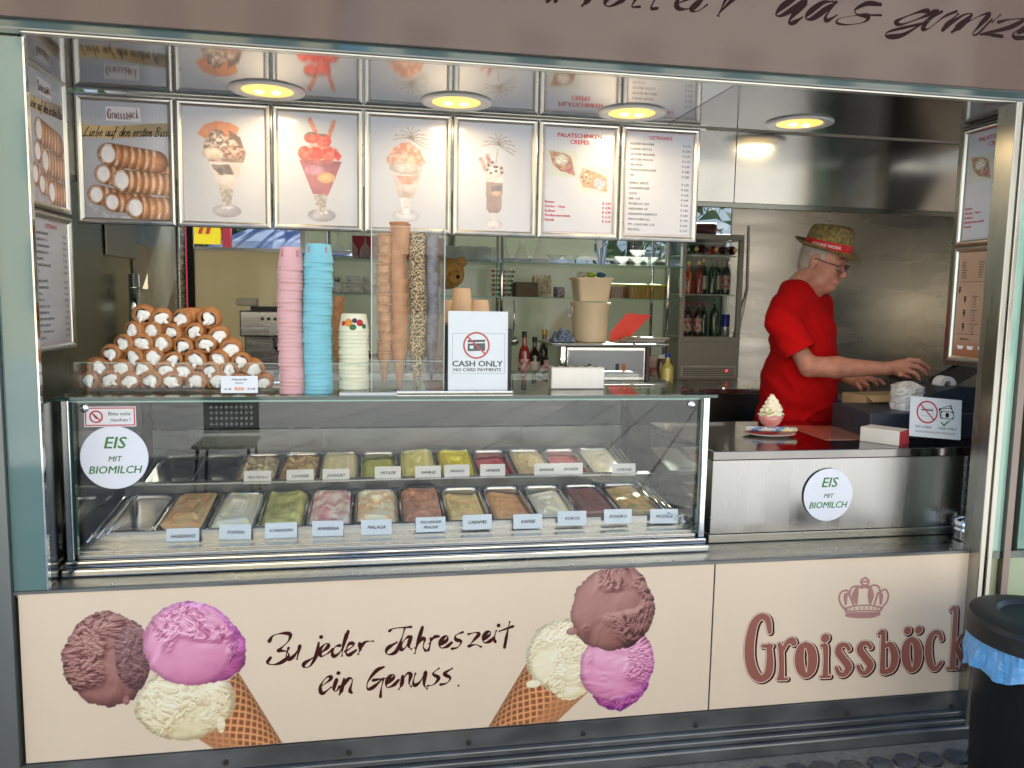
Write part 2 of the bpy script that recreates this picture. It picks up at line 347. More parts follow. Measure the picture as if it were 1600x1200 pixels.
# left jamb wall (runs back into the kiosk)
kb(MB().box(-.05, -.02, .014, 2.36, -.05, 2.2), 'side_wall', mat('greenish_dark_steel', (.34, .33, .28), .30, 1, var=.45, vs=2, stretch=(1, 1, .5), rvar=.1))
kb(MB().box(-.019, .076, .02, .14, ZT, 1.17), 'jamb_cover', DARKST)
kb(MB().box(-.019, -.005, 2.16, 2.30, -.05, 2.2), 'door_post', STEEL, bev=.004)
kb(MB().box(-.005, .03, 2.335, 2.36, -.05, 2.2), 'corner_strip', RUB)
# ceiling, hood, lintel
kb(MB().box(-.02, 2.186, .012, .60, ZH, ZH+.02), 'ceiling_panel', CEILM)
kb(MB().box(2.190, 3.62, .012, .60, ZH, ZH+.02), 'ceiling_panel', mat('dark_ceiling_steel', (.22, .215, .21), .14, 1, var=.2, vs=2, rvar=.04))
kb(MB().box(-.02, 2.497, P, P+.03, 1.915, ZH-.004), 'hood_panel', STEELH)
kb(MB().box(2.501, 3.62, P, P+.03, 1.915, ZH-.004), 'hood_panel', STEELH)
kb(MB().box(-.02, 3.62, P+.002, P+.03, 1.895, 1.913), 'hood_lip', DARKST)
kb(MB().box(-.02, 2.36, P-.010, P-.002, ZH-.012, ZH-.004), 'hood_strip', ALU)
kb(MB().box(-.6, 3.60, -.012, .012, ZH, ZH+.007), 'front_trim', mat('pale_trim', (.55, .55, .50), .3, .8), bev=.002)
kb(MB().box(-.6, 3.60, -.016, .012, ZH+.0075, ZH+.013), 'front_trim', BASEM)
kb(MB().box(-.6, 3.60, -.010, .012, ZH+.0135, ZH+.036), 'glass_strip', TEALD)
FASC = mat('mauve_gloss_fascia', C(90, 70, 61), .30, 0, coat=.35, var=.05, vs=1)
fas = kb(MB().box(-.7, 3.9, -.03, .0, ZH+.037, 3.85), 'fascia', FASC)  # upper part out of view, stretched tall to lengthen the kiosk shadow
kb(MB().box(-1.0, 4.9, -.12, 4.2, 3.86, 4.08), 'roof', mat('shade_roof_sheet', (.35, .35, .34), .6))  # unseen slab, set high and run far back to shade forecourt and rear window
kb(MB().box(-.7, 4.8, .002, .03, 2.26, 3.85), 'roof_beam', DARKST)
# interior: floor, back wall, right wall
kb(MB().box(-.02, 4.6, .05, 2.4, -.05, -.02), 'kiosk_floor', mat('tiled_floor', (.32, .30, .28), .5))
kb(MB().box(-.02, 4.62, P+.03, 2.42, 2.30, 2.33), 'inner_ceiling', mat('inner_ceiling', (.78, .77, .74), .5))
YB = 2.36
kb(MB().box(.03, .50, YB, YB+.02, -.05, 1.755), 'back_panel', frosted('beige_frosted_panel', C(182, 174, 150)))
kb(MB().box(.503, 3.30, YB, YB+.02, -.05, 1.735), 'back_panel', frosted('green_frosted_panel', C(158, 163, 150)))
kb(MB().box(.652, 2.40, YB-.012, YB-.006, 1.774, 2.28), 'back_panel', frosted('pale_frosted_panel', C(186, 188, 176)))
bp_ = kb(MB().box(3.305, 3.98, YB-.02, YB, -.05, 2.29), 'back_panel', STEELV); bp_['label'] = 'brushed steel panel behind the man'
kb(MB().box(3.984, 4.62, YB-.02, YB, -.05, 2.29), 'back_panel', STEELV)
kb(MB().box(4.6, 4.62, .4, YB-.02, -.05, 2.29), 'side_wall', STEELV)
kb(MB().box(.03, 3.30, YB-.004, YB+.024, 1.757, 1.772), 'window_rail', ALU)
kb(MB().box(.03, 3.30, YB+.006, YB+.012, 1.772, 2.29), 'window_pane', GLASS)
for x in (.62, 1.50, 2.42): kb(MB().box(x, x+.03, YB-.002, YB+.024, 1.772, 2.29), 'window_post', ALU)
# right jamb, pillar, side screen
JX = 3.335
JM = mat('jamb_steel', (.30, .28, .26), .28, 1, var=.25, vs=2, stretch=(4, 4, .4), rvar=.08)
kb(MB().box(JX, JX+.03, .03, .10, ZT-.02, 2.2), 'jamb', JM)
kb(MB().box(JX+.002, JX+.028, .1005, .40, 1.27, 2.2), 'poster_board', JM)
pb = MB(); pb.box(XR, XR+.022, -.055, .03, GZ-.005, 2.199); pb.box(XR+.024, XR+.03, -.04, .03, GZ-.005, 2.199); pb.box(XR+.032, XR+.052, -.055, .03, GZ-.005, 2.199)
kb(pb, 'pillar', mat('worn_pillar_steel', (.50, .49, .44), .28, 1, var=.35, vs=3, stretch=(5, 5, .6), rvar=.12), bev=.003)
kb(MB().box(XR+.053, 3.262, -.01, -.004, ZT, 2.199), 'side_pane', GLASST)
kb(MB().box(3.264, 3.300, -.014, .004, ZT-.02, 2.199), 'pane_edge', GEDGEL)
kb(MB().box(3.302, 3.330, -.03, .02, GZ, 2.199), 'inner_post', mat('brown_grey_post', (.24, .20, .18), .35, .8, var=.2, vs=3, stretch=(4, 4, .5)))
kb(MB().box(3.374, 4.6, -.01, .0, ZT, 2.199), 'side_pane', mat('teal_side_panel', C(70, 128, 112), .06, coat=1, var=.15, vs=1.5))
kb(MB().box(3.374, 4.6, .002, .03, GZ, 2.199), 'side_backing', mat('brown_backing', (.10, .08, .06), .5))
kb(MB().box(XR+.053, 3.30, -.008, .004, GZ, ZT-.03), 'side_panel', mat('pale_green_panel', C(168, 172, 140), .3, var=.1, vs=3))
kb(MB().box(3.331, 4.6, -.014, -.0105, GZ, ZT-.03), 'side_panel', mat('pale_green_panel_b', C(150, 165, 130), .2, coat=.5))
kb(MB().box(XR+.053, 4.6, -.02, -.015, ZT-.028, ZT-.001), 'side_rail', GEDGE)
# downlights
lampm = mat('lamp_diffuser', (1, .60, .13), .3, emit=.30)
bulbm = mat('lamp_bulb', (1, .80, .34), .3, emit=.9)
for i, (u, v, nm) in enumerate(((418, 143, 'above the first sundae poster'), (713, 161, 'above the shell wafer sundae poster'), (987, 178, 'above the crepes and drinks lists'), (1249, 194, 'over the man at the till'))):
    p = at(u, v, Z=2.2); t = thing('ceiling_light', 'round recessed downlight glowing warm yellow '+nm, 'ceiling light', (p[0], p[1], 2.205), group='round downlights in the kiosk ceiling')
    MB().lathe([(.088, -.004), (.115, -.010), (.126, -.006), (.128, 0), (.128, -.0005)], 40, close=False).build('ring', mat('light_ring', (.62, .62, .60), .3, .3), t, smooth=True)
    MB().lathe([(.0875, -.0035), (.05, -.0065), (.001, -.0075)], 32, close=False).build('diffuser', lampm, t, smooth=True)
    for s in (-1, 1): MB().lathe([(.001, -.016), (.012, -.013), (.018, -.0075)], 14, c=(s*.028, .0, 0), close=False).build('bulb', bulbm, t, smooth=True)
    ld = bpy.data.lights.new('lamp', 'AREA'); ld.shape = 'DISK'; ld.size = .14; ld.energy = .55; ld.color = (1, .74, .42); ld.spread = R(172)
    lo = bpy.data.objects.new('lamp', ld); COL.objects.link(lo); lo.parent = t; lo.location = (0, 0, -.03)
# ================================================================== street behind the camera (seen in glass and steel) and beyond the rear window
def building(x0, x1, y0, y1, h, label, col, nx, nz, face):
    t = thing('town_building', label, 'building', ((x0+x1)/2, (y0+y1)/2, GZ))
    MB().box(x0, x1, y0, y1, GZ-.02, h).build('wall', mat('render_'+label[:8].replace(' ', '_'), col, .8, var=.08, vs=.5), t, world=True)
    MB().box(x0-.3, x1+.3, y0-.3, y1+.3, h, h+.5).build('roof', mat('roof_eaves', (.2, .12, .09), .8), t, world=True)
    wm = mat('far_window_glass', (.12, .12, .13), .1, coat=.5); yf = y1 if face > 0 else y0
    W = (x1-x0)/nx
    for i in range(nx):
        for j in range(nz):
            xc = x0+(i+.5)*W; zc = 1.9+j*3.1
            MB().box(xc-.6, xc+.6, yf-.02, yf+.03*1 if face > 0 else yf+.02, zc-.85, zc+.85).build('window', wm, t, world=True) if face > 0 else MB().box(xc-.6, xc+.6, yf-.03, yf+.02, zc-.85, zc+.85).build('window', wm, t, world=True)
    return t
building(-16, 0, -26, -19, 11, 'pale yellow town house across the square, mirrored in the glass', (.40, .35, .25), 6, 3, 1)
building(1, 19.4, -27, -20, 13, 'white rendered town house across the square, mirrored in the steel', (.40, .39, .36), 6, 4, 1)
building(19.7, 40, -27, -20, 14, 'dark brick office block across the square, mirrored in the hood', (.03, .028, .026), 5, 3, 1)  # unseen dark block, added so the hood end reflects black
building(-8, 12, 17, 22, 8, 'light grey house behind the kiosk, seen through the rear window', (.42, .45, .47), 7, 2, -1)
def cafe_chair(x, y, rz, label):
    t = thing('cafe_chair', label, 'chair', (x, y, GZ), (0, 0, rz), 'dark perforated cafe chairs on the square'); bm_ = BLACK
    b = MB(); N = 9
    b.box(-.21, .21, .2, .215, .80, .86); b.box(-.21, .21, .2, .215, .48, .53); b.box(-.21, -.17, .2, .215, .53, .80); b.box(.17, .21, .2, .215, .53, .80)
    for i in range(9):
        for j in range(6):
            x0, z0, dx, dz = -.17+.34*i/9, .53+.27*j/6, .34/9, .27/6; h = .36
            cx, cz = x0+dx/2, z0+dz/2; D = [(cx, cz-dz*h), (cx+dx*h, cz), (cx, cz+dz*h), (cx-dx*h, cz)]; Q = [(x0, z0), (x0+dx, z0), (x0+dx, z0+dz), (x0, z0+dz)]
            v = [(p[0], .2075, p[1]) for p in Q+D]; b.add(v, [(0, 1, 5, 4), (1, 2, 6, 5), (2, 3, 7, 6), (3, 0, 4, 7)])
    b.build('backrest', bm_, t); MB().box(-.22, .22, -.22, .22, .43, .455).build('seat', bm_, t, bev=.008)
    for sx in (-1, 1):
        for sy in (-1, 1): MB().tube([(sx*.18, sy*.18, .43), (sx*.21, sy*.21, 0)], .012).build('leg', bm_, t)
    return t
cafe_chair(-.06, -3.5, R(180), 'dark perforated metal cafe chair, mirrored left in the vitrine glass')
# beyond the rear window
t = thing('street_sign_board', 'yellow sign board between red posts beyond the rear window', 'sign', (-1.0, 6, GZ))
a, b_ = at(300, 357, Y=6), at(345, 382, Y=6)
MB().box(a[0], b_[0], 6, 6.03, b_[2], a[2]+.25).build('board', mat('yellow_sign', C(250, 215, 20), .5), t, world=True)
MB().box(b_[0]+.02, b_[0]+.10, 5.98, 6.06, GZ, a[2]+.5).build('post', mat('red_post', C(170, 30, 50), .5), t, world=True)
MB().box(a[0]-.14, a[0]-.02, 5.98, 6.06, GZ, a[2]+.5).build('post', mat('red_post', C(170, 30, 50), .5), t, world=True)
bb = MB()
for k in range(2):
    x = a[0]+.06+k*.07; bb.prism([(x, a[2]-.05), (x+.03, a[2]-.05), (x+.06, a[2]+.06), (x+.03, a[2]+.06)], 5.985, 5.998)
bb.build('mark', INKR, t, world=True)
t = thing('parasol', 'folded-down blue and white parasol beyond the rear window', 'parasol', (at(440, 380, Y=7)[0], 7, GZ))
MB().lathe([(.95, 2.02), (.75, 2.14), (.4, 2.3), (.03, 2.42)], 12, close=False).build('canopy', mat('blue_parasol', C(34, 62, 120), .8, col2=C(120, 135, 160), vs=3), t)
MB().tube([(0, 0, 0), (0, 0, 2.4)], .03).build('pole', ALU, t)
lf = mat('leaf_green', (.06, .11, .035), .6, var=.6, vs=3)
def tree(x, y, h, r, label):
    t = thing('street_tree', label, 'tree', (x, y, GZ), group='street trees behind the kiosk')
    MB().tube([(0, 0, 0), (.05, 0, h*.5), (0, .1, h*.8)], [.16, .12, .05]).build('trunk', mat('bark', (.09, .07, .05), .9), t)
    b = MB(); rs = np.random.RandomState(int(abs(x*10))+1)
    for k in range(1500):
        d = rs.normal(size=3); d /= np.linalg.norm(d); c = np.array([0, 0, h*.8])+d*r*(rs.rand()**.4)*(1+.25*math.sin(d[0]*7+d[2]*5)); a1, a2 = rs.normal(size=3)*.09, rs.normal(size=3)*.09
        b.add([c-a1, c+a2, c+a1], [(0, 1, 2)])
    b.build('crown', lf, t)
for x, y, h, r, l in ((-1.3, 9, 4.2, 1.9, 'leafy tree behind the yellow sign board'), (1.2, 10, 4, 1.7, 'leafy tree behind the blue parasol'), (5.2, 10, 4.5, 2, 'leafy tree behind the drinks fridge')): tree(x, y, h, r, l)
# ================================================================== prints on the counter front
KX, KZ = K.location.x, K.location.z
PB = np.array([226, 208, 190.])
def scoop(img, X, Z, cx, cz, r, base, dark, lite, seed, rough=.5, purple=0, smoothside=(0, 0), sx=1, sz=1):
    dx, dz = (X-cx)/sx, (Z-cz)/sz; an = np.arctan2(dz, dx); rr = r*(1+.07*(fbm(an*2.2+5, an*0+seed, 3, seed)-.5)*2+.06*(fbm(an*14, an*0+3, 2, seed)-.5))
    d = np.hypot(dx, dz); m_ = sstep(rr+.0012, rr-.0012, d); nx, nz = dx/r, dz/r; ny = np.sqrt(np.clip(1-nx**2-nz**2, 0, 1)); ca, sa = math.cos(seed), math.sin(seed)*.6
    def H(x, z):
        wx = fbm(x*14, z*14, 2, seed+1)*.05; u_ = x*ca+z*sa+wx; w_ = z*ca-x*sa+wx
        a = fbm(u_*11, w_*22, 3, seed); q = fbm(u_*130, w_*175, 3, seed+4); q2 = 1-abs(2*fbm(u_*48, w_*80, 3, seed+7)-1)
        mask = sstep(.38, .58, fbm(x*10+3, z*10, 2, seed+9)+(smoothside[0]*(x-cx)+smoothside[1]*(z-cz))/r*.42); return a*.8+(q*.62+q2*.28)*mask*rough, mask, q
    e = .0018; h0, mk, q0 = H(X, Z); gx = (H(X+e, Z)[0]-h0)/e; gz = (H(X, Z+e)[0]-h0)/e
    sh = .50+.36*(ny*.65-nx*.25+nz*.60)+np.clip((gx*.32-gz*.85)*.0150, -.40, .34)-.42*sstep(.46, .33, q0)*mk*rough
    t = np.clip(sh, 0, 1.15)[..., None]; c = np.where(t < .55, np.asarray(dark)*(1-t/.55)+np.asarray(base)*(t/.55), np.asarray(base)*(1-(t-.55)/.6)+np.asarray(lite)*((t-.55)/.6))
    if purple: c = c+np.array([10, -14, 46.])*(sstep(.80, 1.0, d/r)*sstep(.1, .8, nx*.6+nz*purple))[..., None]*.6
    if r > .09: c = c*(1-.15*sstep(.86, 1.0, d/r))[..., None]
    return over(img, m_, c)
def cone(img, X, Z, p0, p1, w0, w1, seed):
    """waffle cone from its mouth p0 (half width w0) to p1"""
    d, t = segd(X, Z, p0, p1); ax = np.array(p1)-p0; L = np.hypot(*ax); ax /= L; nx = np.array([-ax[1], ax[0]])
    s = (X-p0[0])*ax[0]+(Z-p0[1])*ax[1]; q = (X-p0[0])*nx[0]+(Z-p0[1])*nx[1]; w_ = w0+(w1-w0)*s/L
    m_ = sstep(.0015, -.0015, abs(q)-w_)*(s > -.02)*(s < L); k = q/w_
    wv = np.arcsin(np.clip(k, -1, 1)); P_ = .031; a = (s+wv*w0*.8)/P_+fbm(X*30, Z*30, 2, seed)*.25; b = (s*.9-wv*w0*.8)/P_
    fa, fb = a-np.floor(a), b-np.floor(b); cell = np.minimum(np.minimum(fa, 1-fa), np.minimum(fb, 1-fb))*2
    c = blend2((206, 146, 98), (132, 78, 50), np.clip(cell*1.6+.25*(fbm(X*90, Z*90, 3, 7)-.5), 0, 1), 1.2)
    hi = ((fa > .80) | (fb < .2))*22.; c = c+hi[..., None]*np.array([1, .85, .6]); c = c*(.72+.36*np.sqrt(np.clip(1-k*k*.9, 0, 1)))[..., None]
    c = np.where((k < -.35)[..., None] if seed % 2 else (k > .35)[..., None], c*.35+np.array([206, 142, 96])*.62, c)
    return over(img, m_, c)
CH = ((156, 106, 98), (70, 36, 36), (204, 160, 150)); PK = ((222, 144, 178), (156, 70, 112), (250, 206, 224)); VA = ((238, 224, 186), (196, 172, 120), (252, 246, 226))
def drip(img, X, Z, pts, w_, col):
    m_ = 0*X
    for i in range(len(pts)-1): m_ = np.maximum(m_, sstep(w_+.0012, w_-.0012, segd(X, Z, pts[i], pts[i+1])[0]))
    return over(img, m_, np.broadcast_to(np.asarray(col, float)*1., X.shape+(3,))*(.9+.2*fbm(X*60, Z*60, 2, 3))[..., None])
def grad_mask(img): return (np.abs(img-PB).sum(-1) > .5)
def art_left(X, Z):
    X = X+KX; Z = Z+KZ; im = np.broadcast_to(PB, X.shape+(3,)).copy()
    im = cone(im, X, Z, (.535, .235), (.80, -.09), .118, .035, 3)
    im = scoop(im, X, Z, .458, .238, .112, *VA, 5, .8, smoothside=(-.5, 0), sx=1.30, sz=1.06); im = scoop(im, X, Z, .562, .158, .016, *VA, 9, .3, sx=.8, sz=1.6)
    im = scoop(im, X, Z, .238, .396, .122, *CH, 21, 1, 0, (-.7, .5), sx=1.02, sz=1.22); im = scoop(im, X, Z, .312, .400, .062, (122, 84, 84), (50, 28, 36), (190, 150, 150), 24, .5, 0, sx=.85, sz=1.75); im = scoop(im, X, Z, .288, .262, .010, *CH, 25, .2, sz=1.5)
    im = scoop(im, X, Z, .540, .400, .102, (196, 100, 156), (110, 36, 90), (240, 176, 216), 31, .9, 1)
    im = scoop(im, X, Z, .478, .430, .136, *PK, 33, 1, .8, (.1, .8));
    return im, grad_mask(im)
def art_right(X, Z):
    X = X+KX; Z = Z+KZ; im = np.broadcast_to(PB, X.shape+(3,)).copy()
    im = cone(im, X, Z, (1.66, .265), (1.43, -.02), .125, .070, 4)
    im = scoop(im, X, Z, 1.662, .318, .125, *VA, 41, .8, 0, (-.4, .2)); im = scoop(im, X, Z, 1.69, .228, .070, *VA, 44, .8, sx=1.1); im = scoop(im, X, Z, 1.560, .222, .017, *VA, 46, .3, sx=1.5, sz=.8)
    im = scoop(im, X, Z, 1.862, .205, .100, (190, 92, 150), (106, 34, 96), (238, 160, 214), 51, .9, -1)
    im = scoop(im, X, Z, 1.852, .272, .132, *PK, 53, 1, -.6, (.8, 0));
    im = scoop(im, X, Z, 1.83, .470, .148, *CH, 61, 1, 0, (.7, .4)); im = scoop(im, X, Z, 1.690, .398, .013, *CH, 65, .3, sx=1.6)
    return im, grad_mask(im)
o = painted(K, 'ice_cream_print', .09-KX, .76-KX, ZB+.001-KZ, .59-KZ, 330, 250, art_left, y=-.0046-K.location.y, mt=PRINTF, masked=True, label='printed chocolate, pink and vanilla scoops on a cone, cone pointing right')
o = painted(K, 'ice_cream_print', 1.38-KX, 2.02-KX, ZB+.001-KZ, .61-KZ, 315, 260, art_right, y=-.0046-K.location.y, mt=PRINTF, masked=True, label='printed chocolate scoop above pink and vanilla scoops on a cone, cone pointing left')
# traced hand lettering: crop origin + scale, then on the plane of the panel
WF = 1
def tr(paths, u0, v0, s, Y, wpx=3.0, proj=None):
    out = []
    for p in paths:
        q = []
        for c in p:
            w_ = at(u0+c[0]*s, v0+c[1]*s, Y=Y); q.append((w_[0]-KX, w_[2]-KZ, (c[2] if len(c) > 2 else wpx)*s*.00205*WF))
        out.append(q)
    return out
Z1 = [[(1068,325),(1085,300),(1120,290),(1155,293),(1150,320),(1120,350),(1105,362)],[(1105,362),(1140,365),(1150,385),(1120,410),(1085,420),(1062,412),(1075,390)],
 [(1150,350),(1140,380),(1150,398),(1175,380),(1195,345)],[(1197,340),(1185,395)],[(1275,330),(1265,380),(1240,425),(1215,430),(1215,415),(1245,395),(1285,370)],[(1285,305)],
 [(1285,370),(1310,350),(1315,335),(1300,335),(1280,360),(1285,385),(1310,375),(1335,355)],[(1365,340),(1345,345),(1332,370),(1340,385),(1365,365),(1385,320),(1398,280)],[(1393,290),(1375,350),(1372,382)],
 [(1385,365),(1415,345),(1418,332),(1400,335),(1388,365),(1400,380),(1430,360)],[(1445,330),(1448,355),(1440,375)],[(1445,350),(1470,325),(1500,322)],
 [(1285,510),(1320,485),(1325,470),(1305,475),(1282,510),(1290,540),(1325,515)],[(1350,480),(1338,520),(1348,530),(1362,510)],[(1357,455)],[(1380,480),(1370,525),(1362,543)],[(1368,515),(1400,478),(1415,485),(1405,525),(1412,537)],
 [(1545,430),(1515,445),(1480,490),(1478,520),(1500,515),(1540,480)],[(1500,485),(1560,475)],[(1545,478),(1535,520),(1532,555)]]
Z2 = [[(25,385),(50,372),(130,365)],[(100,370),(85,420),(60,480),(30,497),(10,490),(20,465),(60,440)],[(120,410),(100,425),(80,455),(85,475),(105,460),(130,415)],[(130,410),(118,455),(130,470)],
 [(185,365),(165,430),(148,490)],[(150,465),(180,425),(195,425),(188,460),(200,480)],[(225,420),(222,450),(212,478)],[(218,445),(240,415),(262,410)],
 [(270,450),(300,430),(305,410),(290,412),(268,440),(272,465),(300,460),(325,440)],[(378,390),(345,405),(345,425),(370,435),(355,462),(325,470)],
 [(405,400),(440,392),(455,400),(430,430),(405,458)],[(405,458),(440,450),(465,460)],[(475,425),(505,405),(510,390),(495,390),(475,415),(480,440),(505,435),(528,415)],[(538,385),(528,420),(535,438)],[(550,358)],
 [(603,342),(590,400),(578,465)],[(555,385),(620,362)],[(15,635),(45,610),(48,595),(30,600),(12,630),(15,655),(45,645),(70,620)],[(90,600),(85,640),(72,662)],[(80,635),(110,590),(128,595),(120,635),(130,650)],
 [(150,590),(140,630),(150,645),(175,625),(195,585)],[(200,580),(192,640),(205,660)],[(262,565),(235,590),(262,610),(240,640),(210,648)],[(325,565),(290,590),(318,610),(300,635),(270,642)],[(357,647,5)]]
b = MB(); strokes(b, tr(Z1, 20, 880, .375, 0, 8.6), .002, -.0048-K.location.y, brush=True); strokes(b, tr(Z2, 600, 860, .325, 0, 10), .002, -.0048-K.location.y, brush=True)
b.build('lettering', INKB, K)['label'] = 'brush lettering Zu jeder Jahreszeit ein Genuss'
# shop name
GR = [[(350,428,9),(340,370,13),(308,352,13),(272,390,17),(252,480,20),(252,560,20),(270,625,20),(305,657,15),(340,635,17),(350,590,16),(350,535,13),(345,498,12)],[(315,497,7),(358,497,9)],
 [(398,490,9),(405,520,11),(408,600,11),(405,650,14)],[(390,658,6),(434,658,6)],[(412,520,8),(435,480,10),(458,470,14),(468,482,13)],
 [(525,487,10),(502,510,17),(494,560,20),(504,615,18),(528,642,10),(552,615,18),(560,560,20),(550,510,17),(525,487,10)],
 [(605,495,7),(622,500,12),(624,570,10),(622,640,13)],[(600,648,6),(644,646,6)],[(622,458,19)],
 [(738,512,9),(722,492,9),(695,496,12),(686,525,15),(710,562,15),(736,600,16),(715,635,11),(690,632,9),(676,604,8)],
 [(844,504,9),(828,484,9),(801,488,12),(792,517,15),(816,554,15),(842,592,16),(821,627,11),(796,624,9),(782,596,8)],
 [(884,438,7),(905,430,10),(904,520,11),(902,620,13)],[(912,500,8),(940,490,12),(962,545,17),(950,605,15),(915,626,11)],
 [(1045,462,10),(1022,485,16),(1014,535,19),(1024,590,17),(1046,615,10),(1068,590,17),(1076,535,19),(1066,485,16),(1045,462,10)],[(1025,422,17)],[(1079,418,17)],
 [(1190,462,10),(1180,435,10),(1155,432,11),(1131,470,14),(1126,530,16),(1138,590,14),(1162,608,10),(1188,578,8)],
 [(1236,322,7),(1258,316,10),(1252,450,11),(1244,600,14)],[(1218,606,6),(1270,606,6)],[(1262,505,8),(1285,455,10),(1312,440,9)],[(1266,505,10),(1290,560,13),(1312,606,11)],[(1290,610,6),(1330,608,6)]]
WF = 1.38
for mt_, gr, dx, yy, nm in ((INKB, 8.5, 9, .0047, 'letter_shadow'), (mat('pale_outline_ink', C(236, 212, 196), .35), 4.6, 0, .0051, 'letter_outline'), (mat('brown_letter_ink', C(150, 92, 78), .35), 0, 0, .0055, 'lettering')):
    b = MB(); strokes(b, tr(GR, 1090, 850, .31875, 0), .01, -yy-K.location.y, grow=gr*.00062, dx=dx*.0006, dz=-dx*.0004, k=5); b.build(nm, mt_, K)
b = MB(); strokes(b, tr(GR, 1090, 850, .31875, 0), .01, -.00495-K.location.y, grow=6.4*.00062, k=5); b.build('letter_keyline', INKB, K)
CR = [[(725,322,6),(700,295,4),(690,262,4),(702,232,4),(728,226,4),(742,238,4)],[(742,238,4),(752,212,4),(780,204,4),(800,214,4)],[(800,214,4),(815,202,5),(832,214,4)],[(832,214,4),(855,200,4),(882,206,4),(892,232,4)],
 [(892,232,4),(915,220,4),(930,242,4),(926,275,4),(908,300,4),(892,322,6)],[(722,292,5),(722,250,9),(738,242,4)],[(774,288,6),(768,250,15),(778,214,8)],[(842,288,6),(845,250,14),(842,214,8)],[(893,290,5),(896,250,9),(886,236,4)],
 [(760,296,4),(738,240,5)],[(862,294,4),(880,238,5)],[(724,312,4),(765,302,3),(812,298,3),(855,300,3),(892,308,4)],[(728,345,8),(765,346,12),(812,346,13),(855,345,12),(884,340,8)],[(722,330,4),(765,326,3),(812,323,3),(855,324,3),(890,326,4)],
 [(742,318,4)],[(765,315,4)],[(790,312,4)],[(812,311,4)],[(834,311,4)],[(856,312,4)],[(876,314,4)],[(812,165,4),(798,176,4),(800,192,4),(816,200,4),(832,192,4),(834,176,4),(818,163,4)],[(800,182,4),(834,182,4)],[(800,206,7),(832,206,7)]]
b = MB(); strokes(b, tr(CR, 1090, 850, .31875, 0), .01, -.0048-K.location.y, k=5); b.build('crown_emblem', mat('dusty_pink_ink', C(176, 130, 124), .35), K)
WF = 1.9
# fascia lettering (only its lower part shows)
FT = [[(170,-10,9),(90,40,11),(50,90,10),(85,97,8),(180,40,10),(250,-30,12),(300,-120,12)],[(235,10,12),(160,90,12),(130,140,12),(160,142,8),(215,108,5)],[(400,10,8),(340,18,8),(250,85,11),(240,120,9),(285,112,9),(380,45,11),(425,15,10)],[(418,18,11),(360,105,12),(372,128,7),(430,95,5)],
 [(700,28,12),(620,22,8),(545,60,8),(560,92,7),(625,102,9),(600,138,6),(500,155,4),(430,143,4),(450,115,3),(560,96,3),(708,95,5)],
 [(1005,66,8),(940,76,9),(830,118,9),(800,143,8),(840,152,8),(960,110,9),(1045,70,10)],[(1060,68,10),(980,135,11),(850,215,9),(760,230,9),(735,215,8),(780,190,6),(1000,140,6)],[(1090,70,5),(1030,110,9),(975,165,10),(975,182,9),(1010,175,6),(1100,105,5),(1180,70,6)],
 [(1185,90,9),(1130,145,11),(1090,190,9)],[(1105,172,6),(1220,95,7),(1275,92,10),(1200,160,12),(1150,200,9)],[(1165,190,6),(1300,110,7),(1385,85,8),(1330,150,9),(1280,210,8),(1310,212,4),(1400,120,5)],
 [(1450,95,7),(1400,140,6)],[(1435,140,6),(1510,122,7),(1600,122,8),(1500,175,8),(1325,215,7),(1390,218,8),(1465,228,8)],[(1560,205,7),(1690,160,8),(1740,130,7),(1700,120,6),(1580,180,8),(1530,215,8),(1560,238,8),(1680,225,7)],
 [(-200,-90,8),(-260,-10,9),(-310,95,9)],[(-300,75,7),(-200,-20,8),(-150,-30,8)],[(-340,-120,9),(-420,0,10),(-480,60,9),(-440,70,6),(-380,30,5)],[(-560,20,8),(-470,-20,8),(-440,-55,7),(-520,-50,8),(-570,15,9),(-555,55,9),(-480,55,7)],
 [(-640,-150,9),(-700,-20,9),(-730,50,8),(-690,52,6)],[(-760,-150,9),(-820,-20,9),(-850,40,8),(-800,42,6)],[(-900,-40,8),(-980,-30,8),(-1020,20,9),(-990,40,8),(-910,0,8),(-900,-40,8)],[(-1080,-50,9),(-1130,5,9),(-1160,35,8)],[(-1340,-30,8),(-1380,10,9)],[(-1300,-60,8),(-1330,10,9)]]
b = MB(); strokes(b, tr(FT, 1200, 0, .25, -.03), .01, -.0305-K.location.y, brush=True)
o = b.build('lettering', mat('dark_brown_fascia_ink', C(34, 8, 8), .5, spec=.15), K); o['label'] = 'dark brown brush lettering rollen das ganze'
# ================================================================== posters
PW, PH = .3343, .455
def artmix(img, X, Z, items):
    """X 0..1 left to right, Z 0..1 top to bottom; aspect .707"""
    A = 1.414
    for it in items:
        k, p, c1, c2 = it[:4]; sc = it[4] if len(it) > 4 else 18
        if k == 'e': d = np.hypot((X-p[0])/p[2], (Z-p[1])*1/p[3]); m_ = sstep(1.04, .94, d); sh = 1.06-.25*np.clip(d, 0, 1)**2
        elif k == 'p': m_ = inpoly(X, Z, p).astype(float); sh = 1
        else:
            d = 9+0*X; sh = 1
            for i in range(len(p[0])-1):
                a, b_ = p[0][i], p[0][i+1]; d = np.minimum(d, segd(X, Z*A, (a[0], a[1]*A), (b_[0], b_[1]*A))[0])
            m_ = sstep(p[1]*1.25, p[1]*.75, d)
        n_ = fbm(X*sc, Z*sc*A, 3, int(abs(p[0] if k == 'e' else 1)*50)); c = blend2(c1, c2, n_, 3.2)
        if not np.isscalar(sh): c = c*sh[..., None]
        img = over(img, m_, c)
    return img*.78+SP*.22  # grey haze of the reflective poster film blended into the picture colours
SP = np.array([184, 187, 196.])
def paper(X, Z): return np.broadcast_to(SP, X.shape+(3,))*(.97+.05*fbm(X*3, Z*4, 3, 2))[..., None]
W1, W2 = (232, 222, 212), (196, 182, 172)
